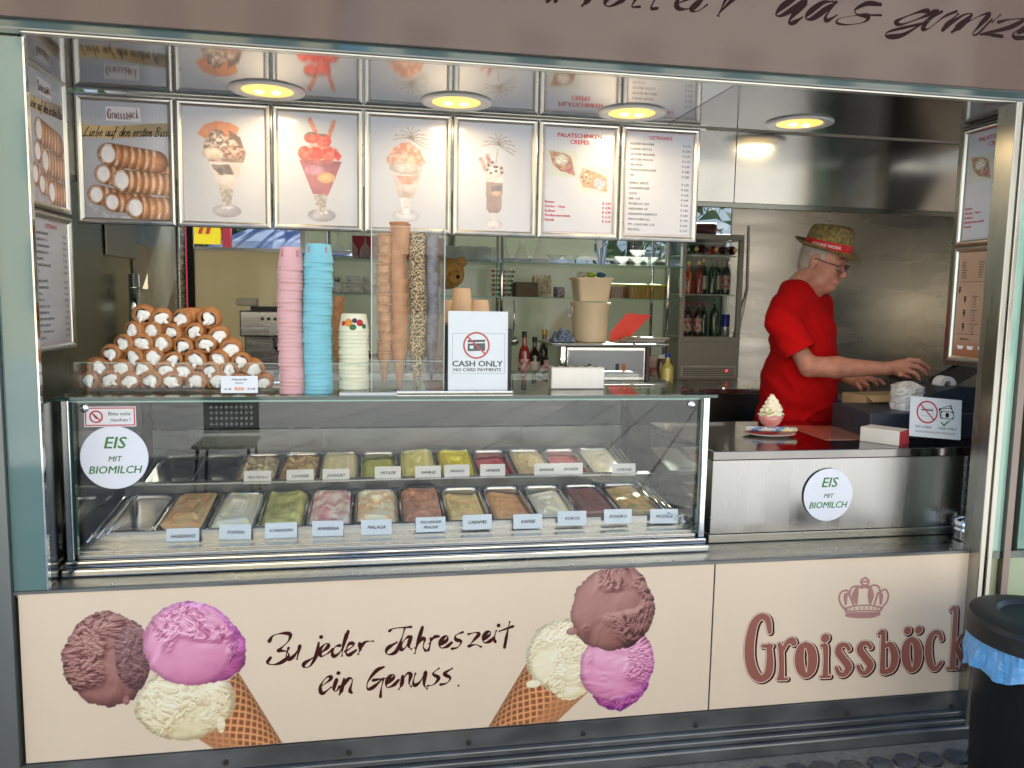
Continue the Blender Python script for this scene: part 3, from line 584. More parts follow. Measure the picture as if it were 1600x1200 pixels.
def palm(cx, cz, s=1):
    L = []
    for a in (-82, -62, -38, -12, 8, 30, 55, 75, 100, 118):
        q = R(a); r = .20*s; x1, z1 = cx+.5*r*math.sin(q), cz-.5*r*math.cos(q)*.75; x2, z2 = cx+1.15*r*math.sin(q), cz-.72*r*math.cos(q)*.8+.03*abs(math.sin(q))
        L.append(('l', ([(cx, cz), (x1, z1), (x2, z2)], .006), (120, 106, 84), (150, 136, 110)))
    return L
def footed(cx, c1=(182, 176, 184), c2=(150, 146, 154), y=.90): return [('e', (cx, y, .18, .058), c1, c2, 6), ('e', (cx, y-.03, .10, .022), (216, 214, 220), (180, 176, 186), 30)]
def beads(cx, z0, z1, w_, c=((190, 180, 172), (140, 128, 122))): return [('p', [(cx-w_, z0), (cx+w_, z0), (cx+w_*.45, z1), (cx-w_*.45, z1)], c[0], c[1], 34)]
def glassv(cx, zr, hw, zb, hb, c1, c2, sc=9): return [('p', [(cx-hw, zr), (cx+hw, zr), (cx+hb, zb), (cx-hb, zb)], c1, c2, sc)]
def sund1(X, Z):
    c = .52; return artmix(paper(X, Z), X, Z, footed(c)+beads(c, .66, .86, .10)+glassv(c, .38, .26, .70, .09, (214, 200, 196), (186, 168, 160), 6)
        +[('p', [(.34, .50), (.56, .49), (.62, .58), (.44, .585), (.36, .53)], (78, 66, 64), (120, 104, 98)), ('p', [(.27, .40), (.77, .40), (.73, .47), (.31, .47)], (190, 150, 132), (120, 96, 86), 14),
          ('p', [(.18, .235), (.26, .155), (.42, .115), (.58, .128), (.69, .165), (.62, .30), (.40, .33)], (206, 128, 84), (190, 108, 70), 8), ('p', [(.56, .19), (.70, .25), (.74, .34), (.60, .36)], (92, 70, 66), (110, 88, 82)),
          ('e', (.46, .34, .22, .10), (238, 216, 198), (120, 92, 80), 26), ('e', (.60, .38, .17, .06), (220, 168, 150), (110, 76, 70), 30), ('e', (.42, .26, .10, .07), (240, 214, 196), (104, 78, 68), 30), ('e', (.36, .40, .13, .055), (240, 228, 206), (206, 182, 158), 12)])
def sund2(X, Z):
    c = .53; red = ((214, 52, 44), (232, 92, 76)); return artmix(paper(X, Z), X, Z, footed(c+.01, y=.91)+beads(c, .70, .88, .10)+glassv(c, .42, .27, .72, .10, (158, 84, 92), (126, 62, 74), 5)
        +[('e', (.46, .51, .14, .05), (196, 130, 150), (170, 104, 126)), ('e', (.60, .57, .12, .05), (214, 160, 112), (196, 140, 96)), ('l', ([(.40, .06), (.52, .25)], .028), (206, 132, 104), (178, 98, 74), 40), ('l', ([(.70, .07), (.62, .24)], .028), (206, 132, 104), (178, 98, 74), 40),
          ('e', (.52, .36, .27, .09), (214, 128, 110), (236, 196, 180), 20), ('e', (.42, .22, .10, .052), *red), ('e', (.57, .24, .10, .06), *red), ('e', (.33, .36, .085, .065), *red), ('e', (.47, .36, .095, .065), *red), ('e', (.63, .36, .10, .06), *red),
          ('p', [(.70, .30), (.80, .37), (.76, .42), (.70, .38)], (176, 40, 40), (200, 60, 52)), ('e', (.53, .43, .24, .018), (170, 84, 84), (140, 60, 66)), ('l', ([(.35, .20), (.40, .175), (.47, .185)], .012), (70, 92, 60), (90, 110, 74)), ('l', ([(.52, .185), (.58, .20)], .010), (70, 92, 60), (90, 110, 74))])
def sund3(X, Z):
    c = .47; return artmix(paper(X, Z), X, Z, footed(c, (216, 214, 218), (196, 194, 200), .885)+beads(c, .70, .87, .09, ((222, 216, 214), (186, 180, 180)))+glassv(c, .42, .22, .72, .10, (198, 190, 184), (168, 150, 140), 6)
        +[('p', [(.33, .52), (.62, .52), (.55, .60), (.42, .60)], (206, 150, 132), (188, 128, 108)), ('p', [(.23, .385), (.27, .29), (.40, .225), (.52, .21), (.65, .28), (.73, .40), (.5, .42)], (228, 172, 146), (190, 120, 92), 22),
          ('e', (.46, .38, .25, .085), (232, 182, 160), (196, 136, 110), 24), ('e', (.46, .45, .21, .055), (214, 208, 200), (180, 170, 160), 12)]+palm(.53, .185))
def sund4(X, Z):
    c = .49; return artmix(paper(X, Z), X, Z, [('e', (c, .935, .115, .042), (222, 204, 200), (198, 180, 178)), ('l', ([(c, .83), (c, .92)], .022), (222, 208, 204), (196, 184, 182)), ('p', [(c-.125, .44), (c+.125, .44), (c+.10, .80), (c+.06, .83), (c-.06, .83), (c-.10, .80)], (142, 118, 112), (120, 98, 94), 5),
          ('p', [(c-.125, .44), (c+.125, .44), (c+.12, .55), (c-.12, .54)], (222, 204, 196), (200, 182, 176)), ('e', (c+.03, .645, .08, .03), (196, 160, 128), (180, 146, 116)), ('p', [(c-.04, .58), (c+.11, .57), (c+.10, .62), (c-.03, .63)], (96, 88, 92), (112, 100, 102)),
          ('l', ([(.30, .34), (.40, .46)], .030), (206, 160, 148), (150, 96, 88), 44), ('l', ([(.39, .30), (.44, .42)], .030), (196, 150, 138), (140, 90, 82), 44), ('e', (c, .43, .13, .075), (226, 214, 210), (198, 184, 180), 12)]
        +[('e', (c+dx, z, .022, .014), (84, 72, 70), (104, 90, 86)) for dx, z in ((-.08, .39), (-.03, .36), (.03, .40), (.09, .41), (-.10, .43), (-.05, .46), (.02, .44), (.10, .45), (.0, .40))]+[('l', ([(.51, .36), (.53, .23)], .006), (120, 106, 84), (150, 136, 110))]+palm(.54, .20))
def rollart(X, Z):
    im = paper(X, Z)*(1-.16*sstep(.35, .95, Z))[..., None]; im = im*(1-.05*((X*60).astype(int) % 2)*(Z < .16))[..., None]
    wave = .20+.012*np.sin(X*5)-.03*X; m_ = sstep(0, .008, Z-wave)*sstep(0, .008, wave+.115-Z)
    im = over(im, m_, (np.array([176, 146, 90])*(1+.25*np.sin(X*4+1))[..., None]))
    im = artmix(im, X, Z, [('p', [(0, .80), (.25, .97), (.9, .99), (.9, 1.0), (.2, 1.0), (0, .86)], (150, 152, 158), (190, 192, 198))])
    def roll(im, x0, z0, x1, z1, r, s):
        A = 1.414; r = r*1.22; d, t = segd(X, Z*A, (x0, z0*A), (x1, z1*A)); k = d/r; m_ = sstep(1.04, .93, k)
        L = np.hypot(x1-x0, (z1-z0)*A); ph = t*L/.085+.35*k*k; fr = ph-np.floor(ph); c = blend2((206, 156, 116), (154, 100, 66), fr*.9+.25*fbm(X*20, Z*30, 3, s), 1.5)
        c = c*(1.12-.45*k**2)[..., None]; sug = np.clip((fbm(X*16, Z*20, 3, s+3)-.34)*3, 0, 1)*(k < .9)*sstep(.25, .0, abs(fr-.3)); c = c*(1-.8*sug[..., None])+np.array([238, 232, 228])*.8*sug[..., None]
        im = over(im, m_, c); d2 = np.hypot((X-x0+.012)/.8, (Z-z0)*A); return over(im, sstep(r*.80, r*.66, d2), np.broadcast_to(np.array([240, 240, 244.]), X.shape+(3,))*(.92+.1*fbm(X*20, Z*20, 2, 4))[..., None])
    for q in ((.24, .62, .5, .66, .10, 1), (.55, .62, 1.1, .60, .115, 9), (.30, .45, .85, .50, .115, 2), (.15, .80, .4, .84, .10, 3), (.45, .67, 1.1, .70, .115, 4), (.33, .86, .7, .86, .10, 5), (.60, .90, 1.15, .90, .115, 6)): im = roll(im, *q)
    for x0, x1, z0, z1 in ((.28, .68, .04, .165),): im = over(im, ((X > x0) & (X < x1) & (Z > z0) & (Z < z1)).astype(float), (222, 220, 222))
    return im
def crepe(kind):
    def f(X, Z):
        im = np.broadcast_to(np.array([176, 182, 170.] if kind == 0 else [196, 196, 180.]), X.shape+(3,)).copy()
        if kind == 0: it = [('p', [(.06, .03), (.55, .10), (.80, .22), (.95, .95), (.45, .80), (.20, .55)], (168, 118, 78), (120, 76, 50), 12), ('e', (.48, .36, .22, .22), (206, 206, 196), (160, 150, 130), 14), ('p', [(.75, .45), (.9, .85), (.55, .80)], (130, 50, 70), (170, 110, 90), 16)]
        else: it = [('p', [(.10, .05), (.55, .20), (.92, .38), (.96, .98), (.45, .85), (.15, .82), (.02, .45)], (224, 150, 116), (206, 120, 86), 10), ('e', (.28, .42, .20, .26), (230, 206, 160), (96, 60, 40), 24), ('e', (.70, .65, .20, .24), (150, 140, 160), (224, 208, 200), 16)]
        return artmix(im, X, Z, it)
    return f
def frame_mesh(W, H, prof=((0, 0), (0, .008), (.003, .013), (.009, .0155), (.015, .014), (.021, .008), (.0225, .0035))):
    b = MB(); v = []; f = []
    for d, h in prof: v += [(d, -h, d), (W-d, -h, d), (W-d, -h, H-d), (d, -h, H-d)]
    for i in range(len(prof)-1):
        for k in range(4): k2 = (k+1) % 4; f.append((i*4+k, i*4+k2, i*4+4+k2, i*4+4+k))
    return b.add(v, f)
def poster(label, loc, rz, sheet, extra=None, W=PW-.004, H=PH-.003, group='poster frames in the kiosk'):
    """local frame: lower left corner at the origin, x right, z up, faces -y"""
    t = thing('framed_poster', label, 'poster', loc, (0, 0, rz), group)
    frame_mesh(W, H).build('frame', ALU, t); MB().box(.002, W-.002, -.002, .004, .002, H-.002).build('backing', BLACK, t)
    a = .0215; fn = lambda X, Z: sheet((X-a)/(W-2*a), 1-(Z-a)/(H-2*a))
    painted(t, 'sheet', a, W-a, a, H-a, 110, 156, fn, y=-.0028); w_, h_ = W-2*a, H-2*a
    if extra: extra(t, lambda x: a+x*w_, lambda z: a+(1-z)*h_)
    return t
def name_small(t, fx, fz):
    paths = [[((q[0]-790)/1100, (q[1]-480)/1100, (q[2] if len(q) > 2 else 9)/1100) for q in p] for p in GR]; b = MB()
    pp = [[(fx(.48)+q[0]*.105, fz(.10)-q[1]*.115, q[2]*.115) for q in p] for p in paths]; strokes(b, pp, .001, -.0036, k=3); b.build('lettering', mat('brown_print_ink', C(110, 70, 66), .5), t)
    lettering(t, [('Café & Konditorei', fx(.48), fz(.148), .0065, 'CENTER', 0, .01, 1)], INKB, -.0035)
    script(t, fx, fz)
LB = {'L': [[(.5,1.5),(.2,.9),(0,.1),(-.15,0),(0,-.05),(.3,.1),(.7,0)]], 'i': [[(.25,.8),(.1,.1),(.2,0),(.4,.2)],[(.32,1.15)]], 'e': [[(.1,.4),(.45,.55),(.45,.8),(.2,.75),(.05,.3),(.2,0),(.5,.2)]],
 'b': [[(.4,1.6),(.1,.1),(.3,0),(.5,.4),(.35,.7),(.15,.5)]], 'a': [[(.55,.75),(.2,.75),(.05,.3),(.15,0),(.4,.3),(.58,.8),(.45,.1),(.55,0),(.7,.2)]], 'u': [[(.15,.8),(.05,.15),(.2,0),(.45,.3),(.55,.8),(.45,.1),(.55,0),(.7,.2)]],
 'f': [[(.7,1.5),(.5,1.5),(.3,.9),(.1,-.4),(-.05,-.5)],[(.1,.75),(.55,.8)]], 'd': [[(.55,.75),(.2,.75),(.05,.3),(.15,0),(.4,.3),(.75,1.6),(.5,.1),(.6,0)]], 'n': [[(.1,.8),(0,0)],[(.05,.4),(.35,.8),(.45,.7),(.35,.1),(.45,0),(.6,.2)]],
 'r': [[(.1,.8),(0,0)],[(.05,.4),(.3,.8),(.5,.75)]], 's': [[(.45,.8),(.15,.7),(.25,.4),(.35,.15),(.1,0),(0,.1)]], 't': [[(.35,1.3),(.1,.1),(.2,0),(.4,.2)],[(.05,.85),(.5,.9)]], 'B': [[(.3,1.4),(.05,0)],[(.1,1.3),(.6,1.5),(.7,1.1),(.3,.8),(.65,.6),(.5,.05),(0,0)]], ' ': []}
def script(t, fx, fz, s='Liebe auf den ersten Biss'):
    b = MB(); x = 0; tot = sum({'L': .8, 'B': .85, ' ': .45, 'i': .45, 'r': .5, 's': .5, 't': .45}.get(c, .66) for c in s); k = (fx(.99)-fx(.02))/tot
    for c in s:
        z0 = .305-.03*(x/tot); pp = [[(fx(.02)+(x+px_)*k+pz*k*.25, fz(z0)+pz*k*1.15, k*.075) for px_, pz in p] for p in LB[c]]; strokes(b, pp, .0008, -.0034, k=3)
        x += {'L': .8, 'B': .85, ' ': .45, 'i': .45, 'r': .5, 's': .5, 't': .45}.get(c, .66)
    b.build('lettering', INK, t)
DR = [('KLEINER BRAUNER', '2,10'), ('KLEINER MOCCA', '2,00'), ('GROSSER BRAUNER', '3,20'), ('GROSSER MOCCA', '3,10'), ('MELANGE', '3,30'), ('TRINKSCHOKOLADE', '3,80'), ('TEE', '2,80'), None, ('APEROL SPRITZ', '5,20'), ('KAISERSPRITZER', '4,50'), ('HUGO', '5,20'),
      ('BIER  0,33', '4,40'), ('PROSECCO  0,20', '3,20'), ('WEISSWEIN 1/8', '2,80'), ('WEISSWEIN GESPRITZT', '3,00'), ('SPIRITUOSEN 2CL', '1,90'), ('PET - FLASCHEN  0,50', '3,00'), ('RED BULL', '4,10')]
def border(t, fx, fz, m_):
    b = MB(); w_ = .0009; y = -.0034; x0, x1, z0, z1 = fx(.015), fx(.985), fz(.985), fz(.012)
    for q in ((x0, x1, z0, z0+w_), (x0, x1, z1-w_, z1), (x0, x0+w_, z0+w_, z1-w_), (x1-w_, x1, z0+w_, z1-w_)): b.quad((q[0], y, q[2]), (q[1], y, q[2]), (q[1], y, q[3]), (q[0], y, q[3]))
    b.build('border_line', m_, t)
GRY = mat('grey_ink', (.05, .05, .065), .5); REDS = mat('crimson_ink', C(176, 34, 62), .5)
def drinks(t, fx, fz):
    border(t, fx, fz, REDS); L = []; z = .125
    for q in DR:
        if q is None: z += .026; continue
        L += [(q[0], fx(.06), fz(z), .0118, 'LEFT', 0, .012, 1), ('€ '+q[1], fx(.94), fz(z), .0118, 'RIGHT', 0, .012, 1)]; z += .0498
    lettering(t, [('GETRÄNKE', fx(.5), fz(.068), .020, 'CENTER', 0, .012, 1)], REDS, -.0034, 'heading'); lettering(t, L, GRY, -.0034, 'price_list')
def crepes(t, fx, fz):
    border(t, fx, fz, REDS); H_ = [('PALATSCHINKEN', fx(.5), fz(.09), .0225, 'CENTER', 0, .03, 1.03), ('CREPES', fx(.5), fz(.150), .0225, 'CENTER', 0, .03, 1.05)]; lettering(t, H_, REDS, -.0034, 'heading')
    L = []
    for i, (a, b_) in enumerate((('Banane', '4,30'), ('Schoko – Nuss', '4,90'), ('Erdbeer', '4,90'), ('Marillenmarmelade', '5,10'), ('Nutella', '5,30'))):
        z = .712+i*.043; L += [(a, fx(.03), fz(z), .0135, 'LEFT', 0, .03, 1), ('€ '+b_, fx(.97), fz(z), .0135, 'RIGHT', 0, .03, 1)]
    lettering(t, L, REDS, -.0034, 'price_list')
    for k, (x0, x1, z0, z1) in enumerate(((.045, .47, .215, .46), (.50, .93, .355, .60))):
        painted(t, 'crepe_photo', fx(x0), fx(x1), fz(z1), fz(z0), 50, 50, (lambda a0, a1, b0, b1, kk: (lambda X, Z: crepe(kk)((X-a0)/(a1-a0), 1-(Z-b0)/(b1-b0))))(fx(x0), fx(x1), fz(z1), fz(z0), k), y=-.0032)
def tan_sheet(X, Z): return blend2((168, 138, 118), (158, 100, 70), sstep(.80, .98, Z), 1.0)*(.97+.05*fbm(X*3, Z*4, 3, 2))[..., None]
def icemenu(t, fx, fz):
    L = [('Eissorten', fx(.62), fz(.055), .016, 'CENTER', .3, .01, .9), ('Eistüten', fx(.80), fz(.36), .014, 'CENTER', .3, .01, .9), ('Eisbecher', fx(.2), fz(.84), .014, 'CENTER', .3, .01, .9)]
    for c, ws in enumerate((('Vanille', 'Banane', 'Kaffee', 'Haselnuss', 'Pistazie', 'Mozart', 'Amarena'), ('Himbeer', 'Erdbeer', 'Zitrone', 'Mango', 'Joghurt', 'Kokos', 'Schoko'), ('Cookies', 'Stracciatella', 'Caramel', 'Topfen', 'Malaga'))):
        for i, s in enumerate(ws): L.append((s, fx(.06+c*.31), fz(.105+i*.0235), .008, 'LEFT', 0, .015, 1))
    for g, z in enumerate((.43, .56, .69)):
        L.append((('Tüte klein', 'Tüte gross', 'Eis im Becher')[g], fx(.28), fz(z), .008, 'LEFT', 0, .015, 1))
        for i in range(4): L.append((f'{i+1}   {1.8+i*1.4+g*.4:.2f}'.replace('.', ','), fx(.28), fz(z+.024*(i+1)), .0075, 'LEFT', 0, .01, 1))
    lettering(t, L, INK, -.0034, 'menu_text'); b = MB(); y = -.0034
    for z in (.285, .785): b.quad((fx(.04), y, fz(z)), (fx(.96), y, fz(z)), (fx(.96), y, fz(z-.003)), (fx(.04), y, fz(z-.003)))
    for z in (.44, .57, .70, .35):
        x = fx(.16 if z > .4 else .05); zz = fz(z); b.add([(x-.007, y, zz), (x+.007, y, zz), (x, y, zz-.022)], [(0, 2, 1)]); b.add([(x+.007*math.cos(q), y, zz+.002+.007*math.sin(q)) for q in np.linspace(0, math.pi, 8)], [tuple(range(8))])
    b.build('drawing', INK, t); b = MB()
    for z in (.43, .50, .575, .65, .735): x = fx(.80); zz = fz(z); b.add([(x-.012, y, zz), (x+.012, y, zz), (x+.009, y, zz-.012), (x-.009, y, zz-.012)], [(0, 3, 2, 1)])
    for x_ in (.08, .26, .46): x = fx(x_); zz = fz(.895); b.add([(x-.002, y, zz), (x+.034, y, zz), (x+.028, y, zz-.014), (x+.004, y, zz-.014)], [(0, 3, 2, 1)])
    b.build('white_drawing', PAPER, t)
XP = -.0025; ZP0 = 2.198-PH
for i, (lb, sh, ex) in enumerate((('framed poster of cream-filled pastry rolls above the pastry pile, facing the street', rollart, name_small), ('framed poster of a chocolate sundae with a fan wafer', sund1, None), ('framed poster of a strawberry sundae with two wafer sticks', sund2, None),
        ('framed poster of a nut sundae with a shell wafer and foil palm', sund3, None), ('framed poster of a tall iced coffee glass with foil palm', sund4, None),
        ('framed crepes price list PALATSCHINKEN CREPES facing the street beside the drinks list', paper, crepes), ('framed drinks price list GETRÄNKE facing the street, last of the row above the counter', paper, drinks))):
    poster(lb, (XP+i*PW+.002, P-.003, ZP0+.0015), 0, sh, ex)
# on the left jamb (faces +x) and the right jamb (faces -x)
poster('framed poster of cream-filled pastry rolls on the side wall by the teal glass edge', (-.016, .235, 1.765), R(90), rollart, name_small, group='poster frames in the kiosk')
poster('framed drinks price list on the side wall below the pastry roll poster', (-.016, .235, 1.303), R(90), paper, drinks)
poster('framed crepes price list on the right side wall behind the steel pillar', (JX-.002, .362, 1.742), R(-90), paper, crepes)
poster('framed brown ice cream price list on the right side wall above the till', (JX-.002, .362, 1.287), R(-90), tan_sheet, icemenu)
# ================================================================== ice cream vitrine
VX0, VX1, VY0, VY1, VT = .090, 2.205, .15, 1.06, 1.166
V = thing('ice_cream_vitrine', 'long glass ice cream display case with chrome base and flat glass top', 'display case', (1.15, .6, ZT))
def vb(b, name, mt, **k): return b.build(name, mt, V, world=True, **k)
vb(MB().box(VX0-.012, VX1+.012, .105, 1.06, ZT, .640), 'base_rail', CHROME, bev=.006)
vb(MB().box(VX0-.006, VX1+.006, .120, 1.06, .6405, .662), 'base_rail', CHROME, bev=.006)
vb(MB().box(VX0+.03, VX1-.03, .137, 1.05, .6625, .676), 'base_rail', STEEL, bev=.003)
for x, n in ((VX0, 0), (VX1-.022, 1)):
    vb(MB().box(x, x+.022, .128, .150, .663, VT+.004), 'corner_post', CHROME, bev=.003)
    vb(MB().box(x+(.0225 if n == 0 else -.0085), x+(.0305 if n == 0 else -.0005), .134, .150, .677, VT-.004), 'post_seal', GEDGE)
    c = x+(.062 if n == 0 else -.040)
    vb(MB().lathe([(.0145, 0), (.0145, .004), (.011, .007), (.0, .0075)], 24, c=(c, .147, 1.143), M=Matrix.Rotation(R(90), 3, 'X'), close=False), 'glass_bolt', CHROME, smooth=True)
    xs = VX0+.004 if n == 0 else VX1-.010
    vb(MB().box(xs, xs+.005, .152, 1.05, .664, VT-.002), 'side_glass', GLASS)
vb(MB().quad((VX0+.024, .1495, .677), (VX1-.024, .1495, .677), (VX1-.024, .1495, VT-.004), (VX0+.024, .1495, VT-.004)), 'front_glass', thin_glass('vitrine_pane', (.98, .99, .985), 1.72))
vb(MB().box(VX0+.024, VX1-.024, .146, .1485, VT-.006, VT-.001), 'glass_edge', GEDGEL)
vb(MB().box(VX0-.016, VX1+.022, .120, VY1-.12, VT+.0045, VT+.014), 'glass_top', thin_glass('top_pane', (.96, .985, .975), 1.5))
vb(MB().box(VX0-.016, VX1+.022, .1155, .1195, VT+.004, VT+.0145), 'top_glass_edge', GEDGE)
vb(MB().box(VX0-.016, VX1+.022, VY1-.117, VY1+.02, VT-.02, VT+.012), 'rear_rail', STEEL, bev=.003)
vb(MB().box(VX0+.03, VX1-.03, .30, .325, VT-.018, VT-.006), 'inner_bar', ALU)
vb(MB().box(VX0+.03, VX1-.03, VY1-.02, VY1-.01, .93, VT-.022), 'rear_door', mat('smoked_rear_door', (.03, .034, .034), .15))
vb(MB().box(VX0+.03, VX1-.03, VY1-.035, VY1-.021, .655, .925), 'rear_wall', DARKST)
vb(MB().box(VX0+.01, VX1-.01, .16, VY1-.04, .6765, .682), 'floor_plate', STEEL)
vb(MB().box(VX0+.03, VX1-.03, .205, .245, .682, .686), 'card_ledge', STEEL)
vb(MB().box(VX0+.03, VX1-.03, .246, .250, .682, .716), 'pan_rail', STEEL)
vb(MB().box(VX0+.03, VX1-.03, .628, .634, .70, .795), 'pan_rail', DARKST)
vb(MB().box(VX0+.03, VX1-.03, .585, .627, .792, .797), 'card_ledge', STEEL)
for s in (0, 1):
    for k in range(3):
        x = (VX0+.035+k*.03) if s == 0 else (VX1-.045-k*.028); b = MB(); b.tube([(x, .2, .70+k*.012), (x, .62, .745+k*.012), (x, 1.0, .82+k*.01)], .005, 6); vb(b, 'side_slide', CHROME, smooth=True)
# --- pans and their ice cream
def rr(w, l, r, n=5):
    P_ = []
    for cx, cy, a0 in ((w/2-r, l/2-r, 0), (-w/2+r, l/2-r, 90), (-w/2+r, -l/2+r, 180), (w/2-r, -l/2+r, 270)):
        for i in range(n): a = R(a0+90*i/(n-1)); P_.append((cx+r*math.cos(a), cy+r*math.sin(a)))
    return P_
def loops(b, rings, cap=True):
    v = []; f = []; n = len(rings[0][0])
    for ring, z in rings: v += [(x, y, z) for x, y in ring]
    for i in range(len(rings)-1):
        for k in range(n): k2 = (k+1) % n; f.append((i*n+k, i*n+k2, (i+1)*n+k2, (i+1)*n+k))
    if cap: f.append(tuple((len(rings)-1)*n+k for k in range(n)))
    return b.add(v, f)
PWD, PLN = .1585, .352
panm = loops(MB(), [(rr(PWD+.002, PLN, .012), -.004), (rr(PWD+.002, PLN, .012), 0), (rr(PWD-.010, PLN-.010, .022), .001), (rr(PWD-.016, PLN-.016, .024), -.002), (rr(PWD-.020, PLN-.020, .025), -.012), (rr(PWD-.028, PLN-.028, .025), -.10)])
PANME = None
def icecream(seed, m_, fill, lump, low):
    """surface of rings inside the rounded pan, raised in swirls"""
    N, M_ = 26, 40; w, l = PWD-.0215, PLN-.0215; base = rr(w, l, .024, 11); n = len(base); V_ = []; F = []
    bx = np.array(base); rs = np.random.RandomState(seed); ox, oy = rs.rand(2)*9
    for i in range(N+1):
        s = 1-i/N*.985
        x, y = bx[:, 0]*s, bx[:, 1]*s; e = sstep(1.0, .80, s)
        a = fbm(x*28+ox, y*16+oy, 4, seed); sw = np.sin((x*55+y*24)+9*fbm(x*9+ox, y*9+oy, 3, seed+2)); rg = 1-np.abs(2*fbm(x*45+oy, y*30+ox, 3, seed+5)-1)
        z = fill*.75+.004+(a-.5)*lump*1.7+sw*lump*.40+(rg-.6)*lump*.9+e*lump*.45-low*sstep(-.17, .17, -y*-1)*1.0
        z = z*1.0+(1-e)*(-.006)*(s > .9)
        V_ += list(zip(x, y, z))
    for i in range(N):
        for k in range(n): k2 = (k+1) % n; F.append((i*n+k, i*n+k2, (i+1)*n+k2, (i+1)*n+k))
    F.append(tuple(N*n+k for k in range(n))); return MB().add(V_, F)
def lighter(c): return tuple(min(.90, x*1.75+.06) for x in C(*c))
def ice(name, c1, c2, vs=26, contrast=.2, bs=90): return mat('ice_'+name, lighter(c1), .42, var=.1, col2=lighter(c2), vs=vs, bump=.6, bs=bs, sss=.12, contrast=contrast)
FRONT = [('hazelnut', 'light caramel-brown hazelnut ice cream', ice('hazelnut', (206, 158, 104), (184, 134, 84)), .000, .012, 0), ('curd', 'pale yellow-white curd ice cream', ice('curd', (246, 228, 176), (232, 210, 146)), -.006, .016, .0),
 ('pumpkin', 'green pumpkin seed ice cream', ice('pumpkin', (166, 164, 98), (122, 124, 62), 22, .4), -.004, .016, 0), ('amarena', 'pink and white marbled cherry ice cream', ice('amarena', (214, 182, 172), (160, 100, 108), 20, .5), -.004, .016, 0),
 ('malaga', 'cream coloured raisin ice cream', ice('malaga', (226, 200, 158), (190, 150, 108), 24, .75), -.002, .016, 0), ('praline', 'brown praline ice cream with nut pieces', ice('praline', (166, 118, 88), (112, 74, 54), 30, .3), -.002, .014, 0),
 ('caramel', 'beige caramel ice cream, half used up', ice('caramel', (216, 180, 124), (192, 150, 96)), -.022, .016, .016), ('coffee', 'light brown coffee ice cream, half used up', ice('coffee', (196, 148, 96), (168, 118, 72)), -.020, .014, .016),
 ('coconut', 'creamy white coconut ice cream, half used up', ice('coconut', (236, 228, 186), (216, 200, 150)), -.022, .016, .018), ('chocolate', 'dark brown chocolate ice cream', ice('chocolate', (108, 66, 54), (74, 42, 36)), -.012, .014, .010),
 ('nougat', 'brown and green marbled marzipan nougat ice cream', ice('nougat', (170, 130, 84), (112, 110, 62), 18, .5), -.014, .016, .010)]
REAR = [('straccia', 'white ice cream flecked with dark chocolate', ice('straccia', (206, 190, 160), (110, 92, 74), 40, .6), -.012, .018, .004), ('cookies', 'beige cookie ice cream with brown crumbs', ice('cookies', (200, 172, 130), (120, 86, 58), 34, .6), -.010, .02, .004),
 ('yoghurt', 'smooth pale cream yoghurt ice cream', ice('yoghurt', (238, 218, 166), (226, 200, 142)), -.006, .010, 0), ('pistachio', 'green pistachio ice cream, low in its pan', ice('pistachio', (166, 176, 100), (140, 150, 78)), -.034, .012, .012),
 ('vanilla', 'heaped yellow vanilla ice cream', ice('vanilla', (240, 222, 142), (224, 198, 108)), .002, .022, -.004), ('mango', 'bright orange-yellow mango ice cream', ice('mango', (246, 198, 62), (226, 166, 34)), -.004, .014, 0),
 ('raspberry', 'dark red raspberry sorbet, low in its pan', ice('raspberry', (190, 62, 70), (150, 40, 52)), -.040, .014, .014), ('banana', 'pale beige banana ice cream', ice('banana', (216, 190, 152), (196, 164, 122)), -.008, .010, .004),
 ('strawberry', 'red-pink strawberry ice cream, low in its pan', ice('strawberry', (206, 104, 96), (176, 70, 70)), -.036, .012, .012), ('lemon', 'pale yellow-white lemon ice cream', ice('lemon', (240, 226, 180), (226, 206, 150)), -.004, .010, 0)]
def pan(x, y, z, tilt, label, spec=None, seed=0, lid=False):
    global PANME
    t = thing('ice_cream_pan', label, 'ice cream pan', (x, y, z), (tilt, 0, 0), 'ice cream pans in the vitrine')
    if PANME is None: o = panm.build('pan_body', mat('pan_steel', (.56, .55, .52), .20, 1, var=.1, vs=8, rvar=.06), t, auto=40); PANME = o.data
    else: o = bpy.data.objects.new('pan_body', PANME); COL.objects.link(o); o.parent = t
    if spec: icecream(seed, spec[2], spec[3], spec[4], spec[5]).build('ice_cream', spec[2], t, smooth=True)
    if spec:
        o = t['label']
    if lid: loops(MB(), [(rr(PWD-.004, PLN-.004, .02), .003), (rr(PWD-.004, PLN-.004, .02), .010), (rr(PWD-.014, PLN-.014, .02), .014)]).build('lid', thin_glass('lid_plastic', (.72, .74, .72), 1.5, .08), t)
    return t
FT_, RT_ = R(6.5), R(9.5)
pan(.223, .445, .731, FT_, 'empty steel pan at the left end of the front row')
for i, s in enumerate(FRONT): pan(.223+.1646*(i+1), .445, .731, FT_, 'steel pan of '+s[1]+' in the front row', s, 11+i)
pan(.254, .815, .800, RT_, 'steel pan under a clear lid, in the corner of the rear row', lid=True)
pan(.415, .815, .800, RT_, 'steel pan under a clear lid beside the flecked white ice cream', lid=True)
for i, s in enumerate(REAR): pan(.576+.1612*i, .815, .800, RT_, 'steel pan of '+s[1]+' in the rear row', s, 31+i)
